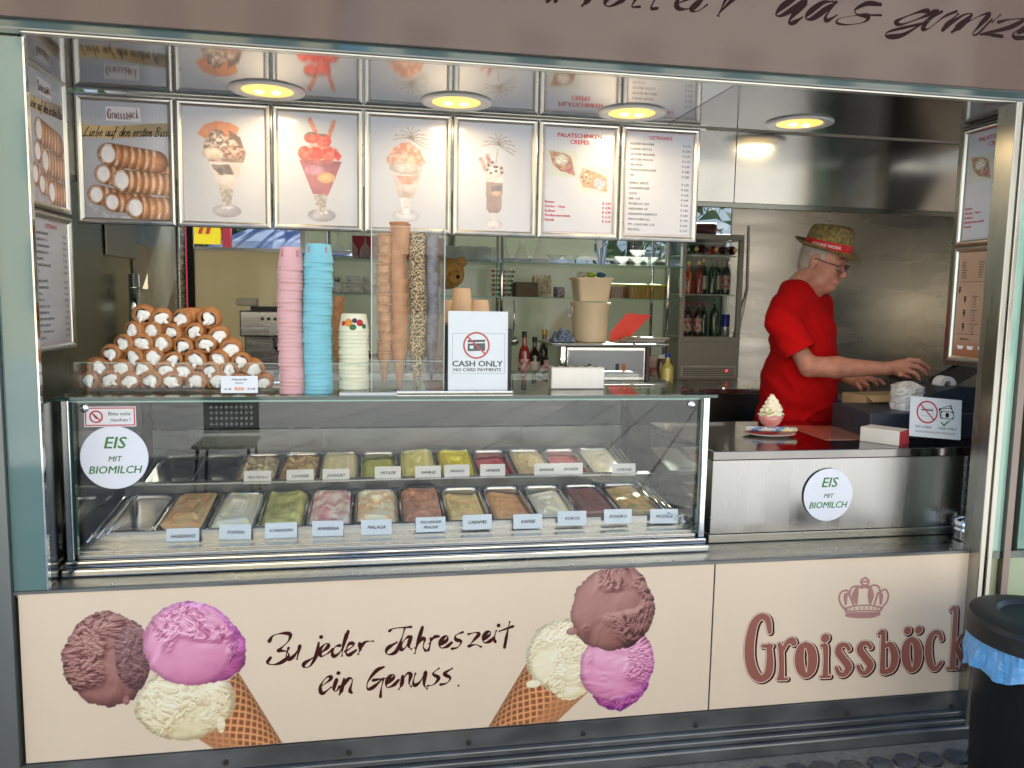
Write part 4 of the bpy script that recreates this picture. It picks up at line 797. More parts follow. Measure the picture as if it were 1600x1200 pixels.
# --- flavour cards
def card(u, v, Y, w_, h_, s, rz, col, tcol, grp='flavour cards in the vitrine', seedlean=0):
    p = at(u, v, Y=Y); t = thing('flavour_card', f'white card lettered {s.replace(chr(10)," ")} in the {"front" if Y < .4 else "rear"} row of cards', 'card', (p[0], p[1], p[2]-h_/2), (R(-8), 0, R(rz)), grp)
    MB().box(-w_/2, w_/2, 0, .0015, 0, h_).build('card', col, t)
    L = s.split('\n'); n = max(len(x) for x in L); sz = min(h_*.30, w_*1.28/n)
    lettering(t, [(x, 0, h_*.5-sz*.35+(len(L)-1)*.009-i*.018, sz, 'CENTER', .28, .03, 1) for i, x in enumerate(L)], tcol, -.0006)
CB = mat('bluish_card', C(208, 219, 226), .4, var=.03, vs=9); CW = mat('pale_card', C(214, 216, 214), .4, var=.03, vs=9)
for s, u, v in (('HASELNUSS', 285, 838), ('TOPFEN', 367, 832), ('KÜRBISKERN', 439, 829), ('AMARENA', 512, 826), ('MALAGA', 588, 824), ('PISCHINGER\nPRALINE', 673, 820), ('CARAMEL', 746, 816), ('KAFFEE', 825, 815), ('KOKOS', 894, 810), ('SCHOKO', 966, 807), ('MOZART', 1038, 807)):
    card(u, v, .222, .104, .052, s, random.uniform(-5, 3), CB, INK if s in ('HASELNUSS', 'AMARENA', 'CARAMEL', 'KAFFEE', 'MALAGA') else GRY)
for s, u, v in (('STRACCIATELLA', 402, 746), ('COOKIES', 469, 744), ('JOGHURT', 525, 743), ('PISTAZIE', 606, 739), ('VANILLE', 669, 738), ('MANGO', 714, 736), ('HIMBEER', 770, 735), ('BANANE', 854, 734), ('ERDBEER', 892, 733), ('CITRONE', 975, 734)):
    card(u, v, .600, .101, .050, s, random.uniform(-4, 4), CW, GRY)
# --- stickers
def disc_sticker(c, r, label):
    t = thing('round_sticker', label, 'sticker', c); MB().lathe([(r, -.0006), (r, .0006)], 48, M=Matrix.Rotation(R(90), 3, 'X')).build('disc', mat('sticker_white', C(226, 229, 238), .35), t)
    k = r/.1; lettering(t, [('EIS', 0, .030*k, .052*k, 'CENTER', .22, .02, 1.05), ('MIT', 0, -.012*k, .024*k, 'CENTER', .22, .02, 1), ('BIOMILCH', 0, -.050*k, .034*k, 'CENTER', .22, .02, 1)], INKG, -.0012)
p = at(179, 715, Y=.1465); disc_sticker((p[0], .1465, p[2]), .100, 'round white sticker EIS MIT BIOMILCH on the left end of the vitrine glass')
p = at(1294, 773, Y=.197); disc_sticker((p[0], .1965, p[2]), .101, 'round white sticker EIS MIT BIOMILCH on the steel counter front')
def ring(b, cx, cz, r, w_, y, n=32):
    v = []; f = []
    for k in range(n):
        a = 2*math.pi*k/n; v += [(cx+(r+w_)*math.cos(a), y, cz+(r+w_)*math.sin(a)), (cx+(r-w_)*math.cos(a), y, cz+(r-w_)*math.sin(a))]
    for k in range(n): k2 = (k+1) % n; f.append((2*k, 2*k+1, 2*k2+1, 2*k2))
    b.add(v, f)
def bar(b, p, q, w_, y):
    d = Vector((q[0]-p[0], q[1]-p[1])).normalized(); n = (-d.y*w_, d.x*w_); b.quad((p[0]+n[0], y, p[1]+n[1]), (p[0]-n[0], y, p[1]-n[1]), (q[0]-n[0], y, q[1]-n[1]), (q[0]+n[0], y, q[1]+n[1]))
a, c = at(132, 667, Y=.1465), at(212, 633, Y=.1465); W_, H_ = c[0]-a[0], c[2]-a[2]-.004
t = thing('no_smoking_sticker', 'small red-bordered sticker Bitte nicht rauchen in the top corner of the vitrine glass', 'sticker', (a[0], .1465, a[2]))
MB().box(0, W_, -.0006, .0006, 0, H_).build('sheet', PAPER, t); b = MB(); w_ = .0035; g = .003
for q in ((g, W_-g, g, g+w_), (g, W_-g, H_-g-w_, H_-g), (g, g+w_, g+w_, H_-g-w_), (W_-g-w_, W_-g, g+w_, H_-g-w_)): b.quad((q[0], -.0012, q[2]), (q[1], -.0012, q[2]), (q[1], -.0012, q[3]), (q[0], -.0012, q[3]))
ring(b, H_*.55, H_/2, H_*.28, .0022, -.0016); bar(b, (H_*.36, H_*.70), (H_*.74, H_*.30), .002, -.0017); b.build('red_mark', INKR, t)
b = MB(); bar(b, (H_*.42, H_*.62), (H_*.58, H_*.40), .002, -.0014); b.build('cigarette', INK, t); lettering(t, [('Bitte nicht', W_*.68, H_*.56, H_*.25, 'CENTER', 0, .005, 1), ('rauchen !', W_*.70, H_*.26, H_*.25, 'CENTER', 0, .005, 1)], INK, -.0012)
# ================================================================== on the vitrine top
TZ = VT+.0145
# tray of pastry rolls
t = thing('serving_tray', 'shallow polished steel tray under the pile of cream rolls', 'tray', (.42, .42, TZ))
loops(MB(), [(rr(.60, .26, .03), .0), (rr(.62, .28, .03), .010), (rr(.64, .30, .03), .0105), (rr(.615, .275, .03), .009), (rr(.59, .25, .03), .002)]).build('tray', CHROME, t, auto=40)
rollm = mat('golden_pastry', C(196, 138, 84), .55, col2=C(156, 98, 54), vs=30, bump=.35, bs=70, contrast=.1); creamm = mat('whipped_cream', C(252, 250, 240), .45, var=.02, vs=20, bump=.2, bs=40, sss=.15)
def make_roll(var):
    rs = np.random.RandomState(var+5); b = MB(); n = 26; L = .125; v = []; f = []; NS = 46; r0 = .0350; v2 = []
    prof = []
    for i in range(NS+1):
        s = i/NS
        for k in range(n):
            a = 2*math.pi*k/n; ph = s*4.6-a/(2*math.pi); fr = ph-math.floor(ph); r = r0*(1-.10*abs(s-.45)*1.5)*(1+.10*(1-fr)-.03)*(1+.02*math.sin(a*3+var))
            if i == 0: r *= .68
            v.append((r*math.cos(a)*1.06, L*(s-.0), r*math.sin(a)*.94))
    for i in range(NS):
        for k in range(n): k2 = (k+1) % n; f.append((i*n+k, (i+1)*n+k, (i+1)*n+k2, i*n+k2))
    f.append(tuple(NS*n+k for k in range(n))); b.add(v, f); c = MB(); v = []; f = []; m_ = 7
    for j in range(m_+1):
        q = j/m_*math.pi/2
        for k in range(20):
            a = 2*math.pi*k/20; lump = 1+.13*math.sin(2*a+var)+.10*math.sin(3*a+var*2)+.05*math.sin(5*a+var*3); r = .0205*math.cos(q)**.7*lump if j < m_ else .0005
            v.append((r*math.cos(a)*(1.0+.12*(var % 3))+.004*math.sin(var)*math.sin(q), -.009*math.sin(q)*(1+.4*rs.rand()*(j > 2))+.005, r*math.sin(a)*.92+.004*math.cos(var*1.3)*math.sin(q)))
    for j in range(m_):
        for k in range(20): k2 = (k+1) % 20; f.append((j*20+k, j*20+k2, (j+1)*20+k2, (j+1)*20+k))
    c.add(v, f); c.tube([(.008*math.sin(var), -.003, -.010), (.010*math.sin(var*2), -.006, -.018), (.012*math.sin(var*2)+.003, -.004, -.026)], [.008, .006, .002], 8)
    return b, c
ROLLS = [(224,493,0),(251,498,0),(281,498,0),(326,498,0),(206,516,1),(236,517,1),(266,520,1),(302,519,1),(341,525,1),(191,537,2),(221,537,2),(252,537,2),(285,541,2),(321,538,2),(360,546,2),(171,553,3),(207,558,3),(239,559,3),(269,564,3),(305,562,3),(341,562,3),(377,565,3),
 (155,574,4),(189,577,4),(221,577,4),(257,580,4),(287,580,4),(327,580,4),(359,579,4),(398,579,4),(137,595,5),(170,594,5),(201,595,5),(234,595,5),(267,597,5),(306,596,5),(338,596,5),(372,597,5),(410,599,5)]
RN = ['top row', 'second row', 'third row', 'fourth row', 'fifth row', 'bottom row']; protos = []; cnt = {}
for i, (u, v, row) in enumerate(ROLLS):
    Y = .30+(5-row)*.012; p = at(u, v, Y=Y); k = cnt.get(row, 0); cnt[row] = k+1
    lb = f'cream-filled golden pastry roll, {nth(k)} from the left in the {RN[row]} of the pile'; vr = i % 6
    rot = (R(random.uniform(-4, 4)), R(random.uniform(0, 360)) if i >= 6 else 0, R(random.uniform(-30, 18) if row < 4 else random.uniform(-24, 20))); s = random.uniform(.94, 1.06)
    rot = (rot[0], R(random.uniform(-40, 40)), rot[2])
    if i < 6:
        t = thing('pastry_roll', lb, 'pastry', tuple(p), rot, 'cream rolls piled on the tray'); a, c = make_roll(i); a.build('pastry', rollm, t, smooth=True); c.build('cream', creamm, t, smooth=True); protos.append(t); t.scale = (s, s, s)
    else: dup(protos[vr], tuple(p), rot, lb, scale=(s, s, s))
t = thing('price_card', 'small white price card in front of the cream roll tray', 'card', tuple(at(374, 614, Y=.125)), (R(-6), 0, 0)); MB().box(-.056, .056, 0, .0015, 0, .054).build('card', PAPER, t)
lettering(t, [('Schaumrolle', 0, .040, .0095, 'CENTER', .2, .01, 1), ('klein/gross', 0, .030, .006, 'CENTER', .1, .01, 1), ('St. AB', -.035, .010, .008, 'CENTER', .2, .02, 1), ('€ 2,50', .036, .010, .009, 'CENTER', .2, .02, 1)], INK, -.0006)
b = MB()
for k in range(3): b.box(-.014+k*.010, -.006+k*.010, -.001, -.0004, .008, .018)
b.build('picture', mat('card_picture_orange', C(206, 120, 80), .5, col2=C(236, 190, 160), vs=90), t)
# glass guard in front of the rolls
t = thing('glass_guard', 'low clear glass guard standing in front of the pastry rolls', 'glass guard', (.6, .2, TZ)); za = .098
MB().box(-.49, .62, -.004, 0, 0, za).build('pane', GLASSC, t); MB().box(-.49, .62, -.0042, .0002, za+.0005, za+.002).build('pane_edge', GEDGEL, t); MB().box(-.494, -.4905, 0, .26, 0, za).build('pane', GLASSC, t)
# stacked paper cups
def cupmesh(r0, r1, h, rim):
    """upside-down cup: bottom up; origin at the rim"""
    return MB().lathe([(r1, 0), (r1+rim, .0012), (r1+rim, .0038), (r1, .005), (r0, h-.001), (r0-.003, h), (r0-.006, h-.003), (.0005, h-.003)], 28, close=False)
def cupstack(x, y, z, n, r0, r1, h, pitch, m_, word, grp, decor=None):
    first = None
    for i in range(n):
        k = n-1-i; jx, jy = (random.uniform(-.0017, .0017) for _ in range(2)); lb = f'{word} paper cup, {nth(k)} from the top of its upside-down stack'; loc = (x+jx+.003*math.sin(i*.16+n), y+jy, z+i*pitch)
        if first is None: t = thing('paper_cup', lb, 'cup', loc, (0, 0, 0), grp); cupmesh(r0, r1, h, .0010).build('cup', m_, t, auto=50); first = t
        else: t = dup(first, loc, (0, 0, random.uniform(0, 6)), lb)
    if decor: decor(t, r0, r1, h)
def figures(t, r0, r1, h):
    t.rotation_euler = (0, 0, 0); b = MB(); fm = mat('pink_figure_print', C(206, 110, 120), .5)
    for a in (-.9, -2.3, -3.6, -5):
        c, s = math.cos(a), math.sin(a); r = r0+.0022; T_ = (-s, c)
        P_ = lambda q, z: (c*(r+(h-z)*.06)+T_[0]*q, s*(r+(h-z)*.06)+T_[1]*q, z)
        b.add([P_(0, h*.84), P_(.006, h*.45), P_(-.006, h*.45)], [(0, 1, 2)]); b.add([P_(.0035*math.cos(q), h*.76+.0045*math.sin(q)) for q in np.linspace(0, 6.28, 9)[:-1]], [tuple(range(8))]); b.add([P_(.002, h*.46), P_(.005, h*.2), P_(.001, h*.2), P_(-.002, h*.46)], [(0, 1, 2, 3)])
    b.build('figure_print', fm, t)
def fruit(t, r0, r1, h):
    t.rotation_euler = (0, 0, 0)
    for nm, ang, z, q, cl in (('orange_print', -1.95, .5, .013, C(240, 150, 50)), ('apple_print', -1.12, .5, .011, C(196, 30, 34)), ('plum_print', -1.5, .62, .008, C(40, 44, 90)), ('leaf_print', -1.62, .25, .010, C(60, 110, 60)), ('berry_print', -2.35, .45, .008, C(200, 60, 50)), ('leaf_print', -.8, .3, .008, C(60, 100, 70))):
        b = MB(); c, s = math.cos(ang), math.sin(ang); r = r0+.0024+.0009; b.add([(c*(r+(h-h*z)*.07)-s*q*math.cos(w_), s*(r+(h-h*z)*.07)+c*q*math.cos(w_), h*z+q*1.05*math.sin(w_)) for w_ in np.linspace(0, 6.28, 13)[:-1]], [tuple(range(12))])
        v = []; f = []
        for j in range(7):
            for w_ in np.linspace(0, 6.28, 13)[:-1]:
                rad = q*j/6; da = rad*math.cos(w_)/r0; zz = h*z+rad*1.05*math.sin(w_); R0 = r1+(r0-r1)*(zz/h)+.0008; v.append((R0*math.cos(ang+da), R0*math.sin(ang+da), zz))
        f = [(j*12+k, j*12+(k+1) % 12, j*12+12+(k+1) % 12, j*12+12+k) for j in range(6) for k in range(12)]; MB().add(v, f).build(nm, mat(nm+'_ink', cl, .45, var=.4, vs=60), t)
pk = mat('pink_paper', C(222, 172, 170), .45, var=.04, vs=9); bl = mat('blue_paper', C(130, 196, 206), .45, var=.04, vs=9); yl = mat('cream_paper', C(232, 228, 196), .45, var=.05, vs=9)
cupstack(.768, .215, TZ, 33, .0335, .0415, .062, .01295, pk, 'pink', 'pink paper cups in a tall stack', figures)
cupstack(.853, .215, TZ, 34, .0385, .0470, .062, .01295, bl, 'light blue', 'light blue paper cups in a tall stack', figures)
t = thing('low_stand', 'low clear acrylic stand under the cream coloured cups', 'stand', (1.0, .24, TZ)); MB().box(-.075, .11, -.11, .07, 0, .010).build('plate', GLASSC, t); MB().box(-.075, .11, -.1115, -.1102, 0, .010).build('plate_edge', mat('acrylic_edge', C(200, 205, 205), .2), t)
cupstack(.972, .25, TZ+.0105, 16, .0420, .0505, .058, .0130, yl, 'cream coloured', 'cream coloured paper cups in a short stack', fruit)
# cone holder with nested cones
t = thing('cone_holder', 'tall clear acrylic cone holder on the vitrine top', 'cone holder', (1.15, .30, TZ)); hx, hy, hh = .123, .075, .555
for nm, bx in (('front_sheet', (-hx, hx, -hy, -hy+.003, 0, hh)), ('side_sheet', (-hx, -hx+.003, -hy+.0035, hy-.0035, 0, hh)), ('side_sheet', (hx-.003, hx, -hy+.0035, hy-.0035, 0, hh)), ('back_sheet', (-hx, hx, hy-.003, hy, 0, hh)), ('shelf_sheet', (-hx+.0035, hx-.0035, -hy+.0035, hy-.0035, .105, .109)), ('base_sheet', (-hx-.02, hx+.02, -hy-.02, hy+.02, 0, .0)), ):
    if nm == 'base_sheet': bx = (-hx+.0035, hx-.0035, -hy+.0035, hy-.0035, .001, .004)
    MB().box(*bx).build(nm, GLASSC, t)
em = mat('acrylic_rim', C(190, 200, 200), .15, coat=1)
for x in (-hx, hx-.0022): MB().box(x-.0002, x+.0024, -hy-.0022, -hy-.0002, .002, hh).build('sheet_edge', em, t)
MB().box(-hx, hx, -hy-.0022, -hy-.0002, .106, .1075).build('sheet_edge', em, t); MB().box(-hx, hx, -hy-.0022, -hy-.0002, hh, hh+.0012).build('sheet_edge', em, t)
waf = mat('waffle_brown', C(208, 156, 108), .55, col2=C(166, 112, 70), vs=40, bump=.5, bs=110); wafd = mat('sugar_wafer', C(204, 146, 96), .5, col2=C(170, 112, 68), vs=22, bump=.4, bs=60); nutm = mat('nut_coating', C(214, 182, 130), .7, col2=C(52, 34, 24), vs=150, bump=.8, contrast=.7); darkc = mat('dark_choc_coating', C(84, 76, 80), .3, col2=C(140, 136, 142), vs=30, bump=.3)
def cones(x, y, z0, n, pitch, prof, m_, word, tip=True):
    first = None
    for i in range(n):
        loc = (x+random.uniform(-.0015, .0015)+.003*math.sin(i*.7), y, z0+i*pitch); lb = f'{word}, {nth(n-1-i)} from the top of its column' if n > 1 else word
        if first is None: t_ = thing('ice_cream_cone', lb, 'cone', loc, (0, 0, 0), 'empty cones nested in the acrylic holder'); MB().lathe(prof, 22, close=False).build('wafer', m_, t_, auto=35); first = t_
        else: dup(first, loc, (0, 0, random.uniform(0, 6)), lb)
    return z0+n*pitch
cones(1.072, .30, TZ+.10, 13, .0335, [(.001, -.075), (.006, -.072), (.018, -.01), (.019, .0), (.0225, .003), (.0245, .026), (.0285, .030), (.0285, .034), (.0245, .034), (.0235, .028)], waf, 'small waffle cone')
cones(1.122, .30, TZ+.112, 9, .048, [(.001, -.11), (.005, -.105), (.019, -.03), (.027, .040), (.0295, .066), (.0335, .075), (.0335, .080), (.0285, .080), (.0265, .060)], wafd, 'large rolled sugar cone')
cones(1.128, .295, TZ+.528, 1, .05, [(.026, -.06), (.0300, .005), (.0325, .035), (.0335, .042), (.0300, .042), (.0285, .02)], wafd, 'rolled sugar cone with a folded rim sticking out above the holder')
cones(1.185, .30, TZ+.130, 10, .041, [(.001, -.15), (.006, -.14), (.020, -.03), (.0215, .0), (.027, .004), (.0285, .038), (.0300, .044), (.0265, .044), (.025, .03)], nutm, 'nut-coated cone')
cones(1.236, .305, TZ+.150, 9, .043, [(.001, -.12), (.005, -.11), (.0150, -.03), (.0200, .0), (.0220, .035), (.0230, .042), (.0205, .042), (.019, .03)], darkc, 'dark-coated cone in grey wrapping')
cones(.905, .60, TZ+.10, 12, .0185, [(.001, -.09), (.012, -.02), (.021, .014), (.022, .018), (.019, .018)], waf, 'small brown cone behind the blue cup stack')
# cash only sign in a stand
t = thing('sign_rail', 'polished steel strip under the cone holder and cash only sign', 'rail', (1.30, .19, TZ)); MB().box(-.21, .205, -.02, .02, 0, .010).build('rail', CHROME, t, bev=.002)
a, c = at(700, 606, Y=.195), at(795, 482, Y=.195); W_, H_ = c[0]-a[0], c[2]-a[2]
t = thing('cash_only_sign', 'white upright sign with crossed-out bank card reading CASH ONLY', 'sign', (a[0], .195, TZ+.0105), (R(-3), 0, 0)); H_ -= .004
MB().box(0, W_, .0, .0025, 0, H_).build('sheet', PAPER, t); MB().box(-.001, W_+.001, -.003, -.0014, -.0005, H_+.002).build('cover', GLASSC, t); MB().box(0, W_, .003, .05, 0, .003).build('foot', GLASSC, t)
b = MB(); x0, x1, z0, z1, w_ = W_*.07, W_*.95, H_*.21, H_*.72, .0009
for q in ((x0, x1, z0, z0+w_), (x0, x1, z1-w_, z1), (x0, x0+w_, z0+w_, z1-w_), (x1-w_, x1, z0+w_, z1-w_)): b.quad((q[0], -.0004, q[2]), (q[1], -.0004, q[2]), (q[1], -.0004, q[3]), (q[0], -.0004, q[3]))
cx, cz = W_*.47, H_*.545; b.build('border_line', mat('teal_grey_ink', C(60, 92, 104), .5), t)
DK = mat('dark_navy_ink', C(38, 50, 62), .5); b = MB(); b.add([(cx-.030, -.0004, cz-.014), (cx+.030, -.0004, cz-.012), (cx+.030, -.0004, cz+.026), (cx-.030, -.0004, cz+.024)], [(0, 1, 2, 3)]); b.build('card_picture', DK, t)
b = MB(); b.add([(cx-.030, -.0006, cz+.012), (cx+.030, -.0006, cz+.014), (cx+.030, -.0006, cz+.018), (cx-.030, -.0006, cz+.016)], [(0, 1, 2, 3)]); b.add([(cx-.023, -.0006, cz-.005), (cx-.010, -.0006, cz-.005), (cx-.010, -.0006, cz+.005), (cx-.023, -.0006, cz+.005)], [(0, 1, 2, 3)]); b.build('card_detail', PAPER, t)
b = MB(); ring(b, cx, cz+.006, .043, .003, -.0008, 40); bar(b, (cx-.031, cz+.036), (cx+.031, cz-.024), .0028, -.0009); b.build('red_mark', INKR, t)
lettering(t, [('CASH ONLY', W_*.49, H_*.300, .0275, 'CENTER', 0, .035, 1.14), ('NO CARD PAYMENTS', W_*.49, H_*.238, .0155, 'CENTER', 0, .03, 1.08)], DK, -.0006)
# small steel box
t = thing('napkin_box', 'low brushed metal box with holes on top, right of the cash only sign', 'box', (1.768, .33, TZ)); MB().box(-.10, .10, -.03, .03, 0, .080).build('box', mat('pale_box_metal', (.62, .60, .56), .38, .55, var=.1, vs=3, stretch=(8, 1, 1), rvar=.06), t, bev=.004)
for k in range(5): MB().lathe([(.010, 0), (.010, .001), (.0005, .001)], 14, c=(-.075+k*.037, .0, .0802), close=False).build('hole', RUB, t)
# upturned beige cups behind the sign
kc = mat('kraft_paper', C(196, 164, 128), .6, var=.08, vs=12); first = None
for k, (u, v, Y, lb) in enumerate(((722, 480, .42, 'beige upturned paper cup, left one behind the cash only sign'), (722, 462, .42, 'beige upturned paper cup stacked on the left one behind the sign'), (750, 480, .42, 'beige upturned paper cup, right one behind the cash only sign'), (703, 480, .62, 'beige upturned paper cup between cone holder and sign'))):
    p = at(u, v, Y=Y); 
    if first is None: t = thing('kraft_cup', lb, 'cup', tuple(p), group='beige paper cups behind the sign'); MB().lathe([(.041, -.06), (.042, -.057), (.041, -.054), (.030, .025), (.028, .027), (.027, .024), (.0005, .024)], 24, close=False).build('cup', kc, t, auto=50); first = t
    else: dup(first, tuple(p), None, lb)
t = thing('cup_pedestal', 'small dark plinth carrying the beige paper cups', 'plinth', (1.40, .47, TZ)); MB().box(-.09, .13, -.12, .19, 0, .215).build('block', BLACK, t, bev=.004)
# ================================================================== right-hand counter
CX0, CX1, CY0, CY1, CT = 2.262, 3.332, .20, .88, .962
T_ = thing('steel_counter', 'brushed stainless steel sales counter with a dark polished top', 'counter', (2.8, .5, ZT))
def cb(b, name, mt, **k): return b.build(name, mt, T_, world=True, **k)
cb(MB().box(CX0, CX1-.02, CY0+.004, CY1-.02, .65, .925), 'front_box', mat('counter_front_steel', (.42, .42, .415), .27, 1, var=.3, vs=2.6, stretch=(3, 1, .5), rvar=.12, bump=.05))
cb(MB().box(CX0-.008, CX1-.02, CY0-.004, CY1, .6165, .648), 'skirting', SILL, bev=.003)
cb(MB().box(CX0-.006, CX1-.003, CY0-.008, CY1, .929, CT), 'worktop', mat('worktop_steel', (.24, .23, .22), .11, 1, var=.2, vs=3, rvar=.04), bev=.0025)
cb(MB().box(CX0, CX1-.02, CY0+.006, CY1-.02, .9255, .9285), 'shadow_gap', RUB)
cb(MB().box(CX1-.018, CX1-.004, CY0-.002, CY1, .62, .925), 'side_plate', STEEL)
CTZ = CT+.0004
cb(MB().box(CX1+.004, 3.62, CY0+.004, CY1-.02, .62, .925), 'front_box', MATS['counter_front_steel'])
cb(MB().box(CX1+.004, 3.62, CY0-.008, CY1, .929, CT), 'worktop', MATS['worktop_steel'], bev=.0025)
# sundae on its plate
p = at(1202, 680, Z=CT)
t = thing('serving_plate', 'oval white-rimmed dark plate on the steel worktop', 'plate', (p[0], p[1], CTZ), (0, 0, R(-8)))
MB().lathe([(.001, .004), (.075, .004), (.105, .012), (.108, .013), (.106, .010), (.07, .0)], 40, sx=1.0, sy=.78, close=False).build('plate', mat('plate_enamel', C(226, 216, 206), .2, coat=1), t, smooth=True)
MB().box(-.085, .03, -.035, .045, .0125, .0135).build('napkin', mat('red_napkin', C(150, 24, 30), .7), t)
for k, (dx, dy, rz, c1, c2, lb) in enumerate(((-.035, .01, -18, C(206, 200, 190), C(70, 110, 170), 'wrapped wafer with blue print on the plate, left of the sundae bowl'), (.055, -.004, -14, C(226, 206, 150), C(80, 140, 190), 'wrapped wafer with yellow print on the plate, right of the sundae bowl'))):
    s = thing('wrapped_wafer', lb, 'wafer', (p[0]+dx, p[1]+dy, CTZ+.0145), (0, 0, R(rz)), 'wrapped wafers on the plate')
    MB().tube([(-.062, 0, .010), (-.056, 0, .010), (.056, 0, .010), (.062, 0, .010)], [.004, .011, .011, .004], 10).build('wrapper', mat(f'wafer_wrapper_{k}', c1, .25, col2=c2, vs=45, contrast=.7, coat=.6), s, smooth=True)
s = thing('ice_cream_bowl', 'pink glass bowl of ice cream topped with a tall swirl of whipped cream', 'sundae', (p[0]+.012, p[1]+.02, CTZ+.026))
MB().lathe([(.0005, 0), (.022, 0), (.025, .003), (.020, .008), (.036, .018), (.047, .036), (.050, .056), (.0485, .056), (.045, .036), (.034, .021), (.0005, .016)], 32, close=False).build('bowl', mat('pink_glass', C(232, 150, 142), .12, coat=1, sss=.3, var=.2, vs=30), s, smooth=True)
MB().lathe([(.0005, .082), (.018, .078), (.026, .066), (.028, .052), (.02, .04)], 20, c=(-.014, -.014, 0), close=False).build('scoop', mat('greenish_scoop', C(190, 184, 130), .5, var=.2, vs=40, bump=.5), s, smooth=True)
b = MB(); prof = []; N = 70
v = []; f = []; n = 28
for i in range(N+1):
    s_ = i/N; z = .048+.092*s_; r0_ = .042*(1-s_**1.6)+.004
    for k in range(n):
        a = 2*math.pi*k/n; tw = s_*5.5*2*math.pi; r = r0_*(1+.13*math.cos(tw-a)+.10*math.cos(7*a+s_*18)*(1-s_*.5)); v.append((r*math.cos(a)+.006*math.sin(s_*3), r*math.sin(a), z+.004*math.cos(7*a)))
for i in range(N):
    for k in range(n): k2 = (k+1) % n; f.append((i*n+k, i*n+k2, (i+1)*n+k2, (i+1)*n+k))
b.add(v, f).build('whipped_cream', mat('ivory_cream', C(246, 238, 210), .45, sss=.2, var=.03, vs=20), s, smooth=True)
# red mat + clear sheet + card box
q = [at(u, v, Z=CT+.002) for u, v in ((1225, 664), (1290, 687), (1400, 686), (1345, 666))]
t = thing('clear_mat', 'thin translucent mat lying on the worktop', 'mat', (2.85, .5, CTZ)); b = MB(); pts = [(x[0]-2.85, x[1]-.5, 0) for x in q]
b.add(pts+[(x, y, .0012) for x, y, z in pts], [(0, 3, 2, 1), (4, 5, 6, 7), (0, 1, 5, 4), (1, 2, 6, 5), (2, 3, 7, 6), (3, 0, 4, 7)]).build('sheet', mat('mat_tan', C(176, 120, 100), .2, coat=1), t)
a, c = at(1343, 689, Z=CT), at(1400, 697, Z=CT)
t = thing('card_box', 'long white cardboard box with a red end on the worktop', 'box', (a[0], a[1], CTZ), (0, 0, math.atan2(c[1]-a[1], c[0]-a[0]))); L = math.hypot(c[0]-a[0], c[1]-a[1])+.01
MB().box(0, L, 0, .10, 0, .058).build('box', mat('white_board', C(214, 208, 196), .6, var=.05, vs=8), t, bev=.002); MB().box(L+.0004, L+.0015, .001, .099, .001, .057).build('end_flap', mat('red_board', C(176, 20, 26), .5), t)
# till with its sign
a = at(1350, 695, Z=CT)
TX, TY = 3.075, .40
TX = at(1400, 690, Y=.40)[0]-.06
TLL = thing('cash_register', 'dark grey cash register with receipt roll and tilted display at the right counter end', 'cash register', (TX, .40, CTZ), (0, 0, R(-7)))
NAVY = mat('navy_grey_plastic', C(44, 52, 62), .4, var=.1, vs=6); 
MB().box(-.06, .45, .0, .34, 0, .105).build('drawer', NAVY, TLL, bev=.006)
MB().box(-.03, .24, -.002, -.0005, .02, .030).build('drawer_slot', BLACK, TLL)
b = MB(); pr = [(.185, .106), (.43, .106), (.43, .195), (.415, .206), (.31, .202), (.225, .178), (.18, .158)]; b.prism(pr, .03, .26).build('printer_housing', NAVY, TLL, bev=.008)
b = MB(); b.prism([(.195, .146), (.425, .146), (.422, .149), (.197, .149)], .0285, .0298).build('housing_seam', BLACK, TLL)
MB().lathe([(.016, -.03), (.036, -.03), (.036, .03), (.016, .03), (.016, -.03)], 28, c=(.365, .20, .207), M=Matrix.Rotation(R(90), 3, 'X'), close=False).build('paper_roll', mat('receipt_paper', (.7, .68, .66), .6), TLL, auto=40)
b = MB(); sc = MB().box(-.13, .13, -.012, .012, -.075, .075); o = sc.build('display', BLACK, TLL, bev=.004); o.location = tuple(at(1474, 580, Y=.70)-np.array([TX, .40, CTZ])); o.scale = (1.0, 1, .62); o.rotation_euler = (R(25), R(-34), R(-12))
MB().tube([(.24, .25, .21), (.26, .44, .22)], .016).build('display_arm', BLACK, TLL)
o = MB().box(-.03, .03, -.016, .016, -.014, .014).build('clamp', mat('grey_clamp', C(90, 96, 100), .4), TLL, bev=.003); o.location = tuple(at(1466, 561, Y=.68)-np.array([TX, .40, CTZ])); o.rotation_euler = (0, R(-28), 0)
a = at(1420, 687, Y=.27)
W_ = .216; H_ = .158
t = thing('no_card_sign', 'white landscape sheet NO CARD CASH ONLY leaning on the cash register', 'sign', (a[0], .27, at(1420, 681, Y=.27)[2]), (R(-10), R(4.5), R(-5)))
MB().box(0, W_, 0, .0015, 0, H_).build('sheet', PAPER, t); b = MB(); cx, cz = W_*.33, H_*.63; ring(b, cx, cz, .042, .003, -.0008, 36); bar(b, (cx-.03, cz+.03), (cx+.03, cz-.03), .0025, -.0009); b.build('red_mark', mat('crimson_mark', C(190, 40, 66), .5), t)
b = MB(); w_ = .0008
for q in ((-.024, .024, -.016, -.016+w_), (-.024, .024, .015, .0158), (-.024, -.0232, -.015, .015), (.0232, .024, -.015, .015)): b.quad((cx+q[0], -.0004, cz+q[2]), (cx+q[1], -.0004, cz+q[2]), (cx+q[1], -.0004, cz+q[3]), (cx+q[0], -.0004, cz+q[3]))
b.quad((cx-.023, -.0005, cz+.006), (cx+.023, -.0005, cz+.006), (cx+.023, -.0005, cz+.011), (cx-.023, -.0005, cz+.011)); x, z = W_*.71, H_*.62
